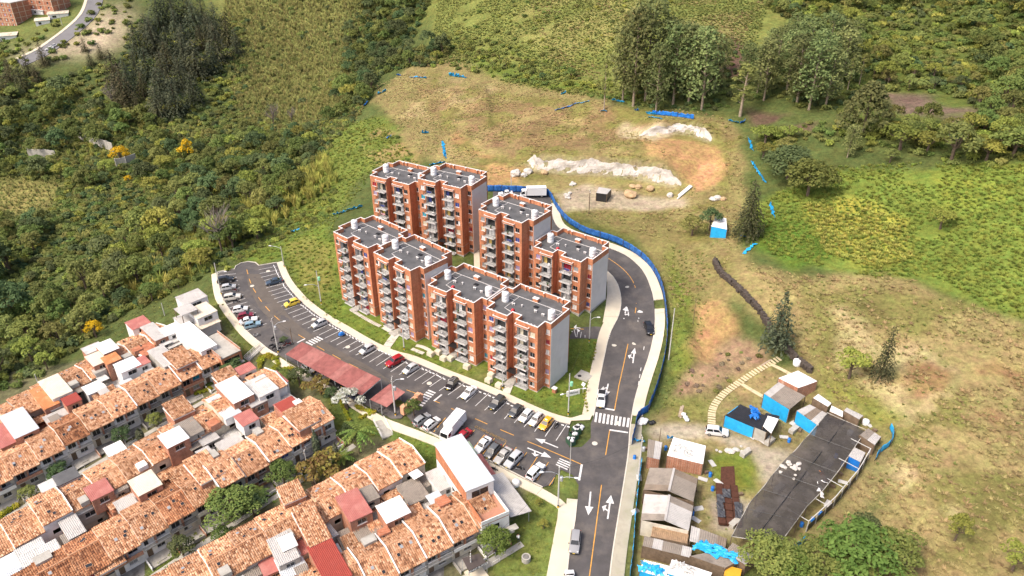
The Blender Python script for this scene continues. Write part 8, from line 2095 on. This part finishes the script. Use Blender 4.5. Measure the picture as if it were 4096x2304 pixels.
def under(px,sp,mix,smin,smax,seed,label='bushy undergrowth between the trees',out=()):
 P=spots(px,sp,seed)
 for o_ in out:P=keep_out(P,o_)
 rg=np.random.RandomState(seed);ch=rg.choice(len(mix),len(P),p=np.array([m[1]for m in mix])/sum(m[1]for m in mix))
 for i,(n,_)in enumerate(mix):
  q=P[ch==i];scatter('undergrowth',SHR[n],q,rg.uniform(smin,smax,len(q)),label,-.15)
CLR=[(170,935),(300,805),(420,745),(520,722),(540,765),(440,795),(330,835),(200,935)]
under(WOOD,2.6,[('dark',3),('mid',3),('olive',3),('lime',1)],.7,1.5,11,out=[[(-60,440),(170,460),(110,545),(-60,580)],CLR])
under([(-60,110),(90,200),(290,160),(330,60),(620,40),(620,260),(470,320),(300,300),(110,250),(-60,260)],3.6,[('dark',2),('olive',3),('lime',2),('mid',2)],.8,1.7,12,'scrub on the far left hillside')
under([(-60,60),(60,100),(100,75),(210,20),(330,0),(340,60),(240,110),(160,150),(-60,180)],6.0,[('olive',2),('lime',2),('mid',2)],.7,1.8,24,'scrub beside the far street',out=[[(-60,-40),(150,-40),(130,60),(-60,110)],fs])
under(RAV,3.0,[('dark',3),('olive',2),('mid',2)],.8,1.6,13)
under(HILL,3.2,[('dark',1.2),('mid',3),('olive',3),('lime',2.5)],.8,1.7,14)
under([(1060,170),(1180,180),(1300,205),(1420,235),(1600,270),(1640,240),(1500,190),(1300,120),(1150,80)],3.4,[('mid',2),('lime',2),('olive',2)],.5,1.2,15,'low bushes along the upper field edge')
under([(1250,0),(1700,0),(1650,120),(1500,180),(1300,120),(1150,60)],6.5,[('olive',2),('lime',1.5),('mid',1)],.4,1.1,16,'scattered low bushes on the open hillside')
under([(2100,300),(2640,330),(2640,450),(2300,400),(2060,360),(1940,380),(1900,340)],3.4,[('mid',3),('lime',3),('olive',2)],.6,1.5,17,'bushes between the grove and the green field')
under([(560,640),(700,560),(790,440),(850,470),(840,545),(740,590),(640,640),(560,690)],3.0,[('mid',2),('lime',3),('olive',2)],.4,1.0,18,'bushes on the slope above the far bays')
under([(1740,930),(1830,870),(1920,880),(1900,920),(1800,990),(1720,990)],2.4,[('brown',3),('olive',2)],.25,.6,19,'withered brown brush above the yard')
under([(1600,270),(1760,285),(1900,250),(2120,290),(2180,230),(2100,130),(1900,120),(1700,180),(1600,220)],3.0,[('dark',3),('mid',2),('olive',2)],.5,1.3,23,'undergrowth in the eucalyptus grove',out=[[(1900,262),(2060,300),(2040,335),(1920,325)]])
under([(860,330),(1000,330),(1040,400),(930,430),(860,400)],4.0,[('lime',2),('mid',2)],.3,.8,20,'low bushes on the green slope')
under([(1640,330),(1900,320),(1900,560),(1860,640),(1890,420),(1850,340)],5.0,[('olive',2),('mid',1)],.3,.7,21,'low bushes at the edge of the dug slope')
TF={'grass':tuft(1,.55,.9,16,.09),'straw':tuft(2,.45,1.0,16,.09,.9),'lush':tuft(3,.8,1.3,22,.09),'cane':tuft(4,1.9,1.3,24,.075,.5),'bamboo':tuft(5,4.0,2.2,34,.13,.6),'lushy':tuft(6,.9,1.4,18,.14)}
TF={k:m_.mesh('grass',LM[{'lushy':'bamboo'}.get(k,k)])for k,m_ in TF.items()}
def grass(k,px,sp,smin,smax,seed,label,name='grass',out=(),noise=None):
 P=spots(px,sp,seed)
 for o_ in out:P=keep_out(P,o_)
 if noise:n_=fbm(P[:,0],P[:,1],noise[0],seed+500);P=P[n_>noise[1]]
 rg=np.random.RandomState(seed);scatter(name,TF[k],P,rg.uniform(smin,smax,len(P)),label,-.04)
grass('cane',[(560,-60),(1000,-60),(930,60),(870,250),(760,340),(600,300),(560,120)],1.5,.6,1.5,31,'tall cane grass on the far hillside')
under([(600,-60),(960,-60),(860,250),(620,290)],7.5,[('olive',3),('mid',1),('dark',1)],.6,1.8,22,'scattered bushes among the cane')
grass('cane',[(620,0),(960,-60),(840,240),(620,270)],7.0,1.2,1.9,32,'tallest clumps of cane on the far hillside')
grass('bamboo',[(560,630),(640,600),(760,520),(850,460),(820,390),(700,470),(600,540),(480,570),(360,600),(370,650),(470,640)],2.6,.6,1.25,33,'yellow-green bamboo and cane at the woodland edge')
grass('bamboo',[(300,700),(420,660),(520,640),(540,690),(450,715),(330,750)],3.2,.6,1.2,34,'bamboo at the lower woodland edge')
grass('cane',WOOD[:14]+[(500,480),(250,520),(-60,560)],2.2,.5,1.2,54,'rough grass in the gaps of the woods',noise=(34,-.5))
grass('bamboo',[(480,260),(230,330),(120,430),(240,420)],5.0,.5,1.0,35,'cane between the conifers and the woods')
grass('grass',[(1100,0),(1950,-60),(1900,130),(1640,260),(1400,235),(1200,190),(1080,150)],1.15,.6,1.5,36,'rough grass on the open hillside',noise=(12,-.22))
grass('straw',[(1300,-60),(1960,-60),(1850,130),(1640,240),(1400,180)],1.5,.6,1.4,37,'dry grass on the open hillside',noise=(14,.0))
grass('straw',[(950,210),(1230,200),(1840,310),(1880,480),(1860,640),(1700,860),(1680,680),(1580,590),(1440,530),(1140,420),(1060,390),(940,270)],1.5,.4,1.0,38,'short dry grass on the graded field',noise=(8,-.05),out=[[(1390,480),(1720,480),(1720,525),(1410,530)],[(1600,330),(1820,350),(1830,470),(1740,470),(1330,400),(1320,470),(1730,475)]])
grass('grass',[(950,210),(1230,200),(1840,310),(1880,480),(1860,640),(1700,860),(1680,680),(1580,590),(1440,530),(1140,420),(1060,390),(940,270)],1.6,.3,.7,39,'short green grass on the graded field',noise=(7,.16),out=[[(1600,330),(1820,350),(1830,470),(1740,470),(1330,400),(1320,470),(1730,475)],[(1390,480),(1720,480),(1720,525),(1410,530)]])
grass('lush',[(840,560),(940,430),(1050,410),(950,290),(870,320),(780,430),(700,520),(560,660),(700,655),(770,760),(870,830),(850,700)],1.5,.4,.95,40,'fresh green grass on the slope left of the towers')
grass('lush',[(860,780),(900,850),(990,890),(1180,950),(1340,1020),(1430,1050),(1480,1040),(1500,860),(1430,870),(1300,990),(1100,900)],1.3,.22,.5,41,'grass around the front row of towers')
grass('lush',[(1880,540),(2050,420),(2300,410),(2640,420),(2640,830),(2480,770),(2330,690),(2200,700),(2060,670),(1940,640)],1.05,.4,1.05,42,'lush green thicket grass on the right-hand field',noise=(13,-.32))
grass('lushy',[(2020,520),(2130,490),(2280,550),(2300,650),(2200,680),(2080,640)],1.2,.5,1.2,43,'yellowish ferny patch in the green thicket',noise=(9,-.1))
grass('straw',[(1870,660),(2000,690),(2300,700),(2500,790),(2640,860),(2640,1500),(2250,1460),(2080,1330),(2240,1120),(2060,950),(1960,840)],1.35,.4,1.1,44,'dry straw grass on the right-hand field',noise=(11,-.16))
grass('grass',[(1870,660),(2000,690),(2300,700),(2500,790),(2640,860),(2640,1500),(2250,1460),(2080,1330),(2240,1120),(2060,950),(1960,840)],2.2,.35,.9,45,'green grass among the straw on the right-hand field',noise=(10,.08))
grass('grass',[(1690,620),(1780,640),(1790,760),(1730,960),(1690,1030),(1640,1050),(1690,900),(1690,750)],1.3,.35,.9,46,'grass on the bank outside the blue fence')
grass('grass',[(1640,1040),(1820,960),(1980,910),(2050,1000),(2240,1100),(2080,1330),(1900,1400),(1640,1200)],2.0,.25,.6,47,'rough grass in the shack yard',out=[[(1630,1070),(1750,1055),(2010,1130),(1980,1240),(1640,1110)],[q for q in GH]])
grass('lush',[(1330,1225),(1415,1268),(1385,1460),(1230,1460),(1245,1345),(1290,1315)],1.2,.2,.42,48,'mown lawn by the lower street')
grass('lush',[(1015,1082),(1105,1112),(1105,1190),(1062,1185),(970,1092)],1.2,.2,.42,49,'mown lawn beside the staircase')
grass('lush',[(830,995),(960,1050),(980,1090),(900,1110),(700,1260),(560,1330),(420,1460),(350,1460),(560,1270),(700,1180),(820,1090)],1.3,.25,.6,50,'garden grass between the house rows')
grass('grass',[(-60,430),(170,455),(110,545),(-60,580)],1.6,.5,1.2,51,'rough grass in the woodland clearing')
grass('grass',CLR,1.4,.3,.8,52,'grass strip between the woods and the houses')
grass('lush',[(545,760),(600,800),(650,880),(610,890),(560,820)],1.2,.2,.5,53,'grass strip beside the left pavement')
GG='garden trees between the house rows'
for k,c,hh,w,l in[('big',(717,1222),60,1.0,'neat round dark green tree in the middle of the house gardens'),('big',(585,1312),78,1.35,'big dark round tree among the house gardens'),('broad_dark',(640,1300),50,1.1,'dark tree right of the big round garden tree'),('red',(790,1218),55,1.3,'reddish-green rounded shrub tree in the gardens'),('red',(832,1190),48,1.2,'second reddish shrub tree beside the tall cypress'),('broad_mid',(567,1368),40,1.1,'light green garden tree at the lower end of the gardens'),('broad_dark',(463,1400),50,1.1,'dark shrub tree beside the white garden steps'),('broad_dark',(885,1108),40,1.1,'dark leafy tree behind the palm'),('broad_dark',(313,1118),42,1.2,'dark round bush tree between far and middle blocks'),('broad_mid',(395,1075),34,1.1,'small garden tree left of the raised tiled roof'),('broad_dark',(150,1200),36,1.4,'dark bush tree in the left gardens'),('broad_olive',(85,1262),40,1.3,'olive shrub tree at the left gardens'),('broad_dark',(585,945),40,1.5,'dark bush beside the terrace house'),('broad_dark',(754,968),38,1.3,'clipped dark green dome bush near the long carport'),('big',(1243,1392),56,1.1,'bright green tree at the lawn corner below the three-storey house'),('broad_mid',(1042,1046),36,1.1,'dense green bush at the peach gate wall'),('broad_dark',(715,862),14,1.4,'dark bush at the end of the long carport'),('white',(873,1028),46,1.3,'white-blossomed bush beside the garden path'),('red',(808,990),42,1.2,'reddish shrub on the bank below the carport'),('broad_dark',(835,1010),34,1.0,'leafy shrub on the bank below the carport'),('broad_lime',(1368,1330),18,1.2,'small round bush on the lower lawn'),('broad_lime',(1356,1272),14,1.1,'smaller bush at the top of the lower lawn')]:
 plant_px(k,c,(c[0],c[1]-hh),l,'garden_tree','tree',GG,w)
plant_px('column',(800,1150),(797,1078),'slim pointed cypress in the house gardens','cypress_tree',wide=.75);plant_px('column',(357,1112),(360,1072),'clipped conical bush between far and middle blocks','cypress_tree',wide=1.6)
plant_px('column',(848,1160),(846,1110),'second slim cypress beside the grassy palm','cypress_tree',wide=.8)
def palm(px,h,label,n=16,L=3.4):
 P=gp(*px);o=thing('palm',P,0,label,'palm');q=random.Random(int(px[0]));MB().tube([(0,0,-.3),(.1,0,h*.5),(.15,.1,h)],[.2,.16,.14],7).build('trunk',M['bark'],o)
 for i in range(n):
  a=2*math.pi*i/n+q.uniform(-.15,.15);el=q.uniform(.15,1.1);mb=MB();k=8;d=Vector((math.cos(a),math.sin(a),0));s=Vector((-d.y,d.x,0));pts=[]
  for j in range(k+1):t=j/k;pts.append(Vector((.15,.1,h))+d*L*t*math.cos(el*(1-t*.6))+Vector((0,0,L*(math.sin(el)*t-.75*t*t))))
  for j in range(k):
   for sd in(-1,1):
    w0=.42*math.sin(math.pi*min(.98,(j+.4)/k))+.05
    mb.quad(pts[j],pts[j]+(pts[j+1]-pts[j])*.75,pts[j]+(pts[j+1]-pts[j])*.9+s*sd*w0-Vector((0,0,w0*.45)),pts[j]+(pts[j+1]-pts[j])*.35+s*sd*w0-Vector((0,0,w0*.45)))
  mb.build('frond',LM['leafy'],o)
palm((905,1140),5.5,'large spreading palm in the house gardens',18,4.4);palm((862,1165),1.8,'low grassy palm left of the large one',16,2.6);palm((654,1262),2.2,'small banana-like palm in the lower gardens',9,2.2);palm((145,1205),1.2,'banana-leaved plant in the left gardens',8,2.2)
def hedge(px,sp,s,label,k='hedge',name='hedge',cat='hedge',w=.5):
 L=resample([Vector(p[:2])for p in gps(px)],sp);P0=Vector((L[0].x,L[0].y,float(terr(L[0].x,L[0].y))));o=thing(name,P0,0,label,cat,'garden hedges')
 for i,p in enumerate(L):
  q=put('bush',SHR[k],o,(p.x-P0.x,p.y-P0.y,float(terr(p.x,p.y))-P0.z-.05),vr.uniform(0,6));q.scale=(s*vr.uniform(.8,1.2),)*3
hedge([(655,925),(658,902),(675,897),(695,906),(702,918),(690,935)],.9,.62,'yellow-green clipped hedge ring near the motorcycle cluster');hedge([zh(940,190),zh(1000,190)],.8,.6,'yellow-green bushes beside the garden steps');hedge([zh(870,200),zh(960,250),zh(1000,280)],.9,.7,'dark clipped bushes near the long carport','mid')
hedge([zh(1470,450),zh(1520,580),zh(1580,720)],.8,.4,'yellow hedge along the garden path');hedge([zh(1640,560),zh(1720,590),zh(1800,610),zh(1680,660)],.8,.5,'yellow-green ground hedge below the small carport');hedge([za(1895,1035),za(1970,1010),za(2030,990)],.8,.55,'yellow hedge by the garden behind the middle block');hedge([z7(0,1010),z7(60,970),z7(130,930)],.8,.7,'yellow hedge at the left frame edge');hedge([za(1990,935),za(2010,950)],.8,.8,'round green garden bush above the yellow hedge','mid','garden_bush','bush')
hedge([(1478,960),(1470,1000),(1478,1035)],1.0,.3,'low yellow-green border along the corner pavement','lime');hedge([z3(1640,900),z3(1640,1000),z3(1600,1090)],1.0,.35,'low shrub border along the pavement beside the nearest tower','lime');hedge([zh(2020,520),zh(2080,540)],.8,.6,'reddish bushes beside the gate wall','olive')
hedge([z6(270,740-100),z6(150,660)],1.2,.3,'small bushes on the strip beside the left pavement','olive');hedge([zh(330,190),zh(420,160),zh(520,120)],1.1,.9,'dark bushes in front of the terrace house','dark')
for j,(a,b)in enumerate((((97,1172),(440,982)),((260,1432),(700,1168)),((560,1440),(760,1310)))):
 A,B=Vector(a),Vector(b)
 for i in range(9):
  p=A.lerp(B,(i+vr.uniform(.1,.9))/9);k=vr.choice(['dark','mid','mid','olive','hedge'])
  P=gp(p.x+14,p.y+12);o=put('garden_bush',SHR[k],None,(P.x,P.y,P.z-.1),vr.uniform(0,6),label=f'{ordinal(i)} bush along the gardens in front of the {["far", "middle", "near"][j]} block',cat='bush',group='bushes in front of the house rows');o.scale=(vr.uniform(.5,.9),)*3
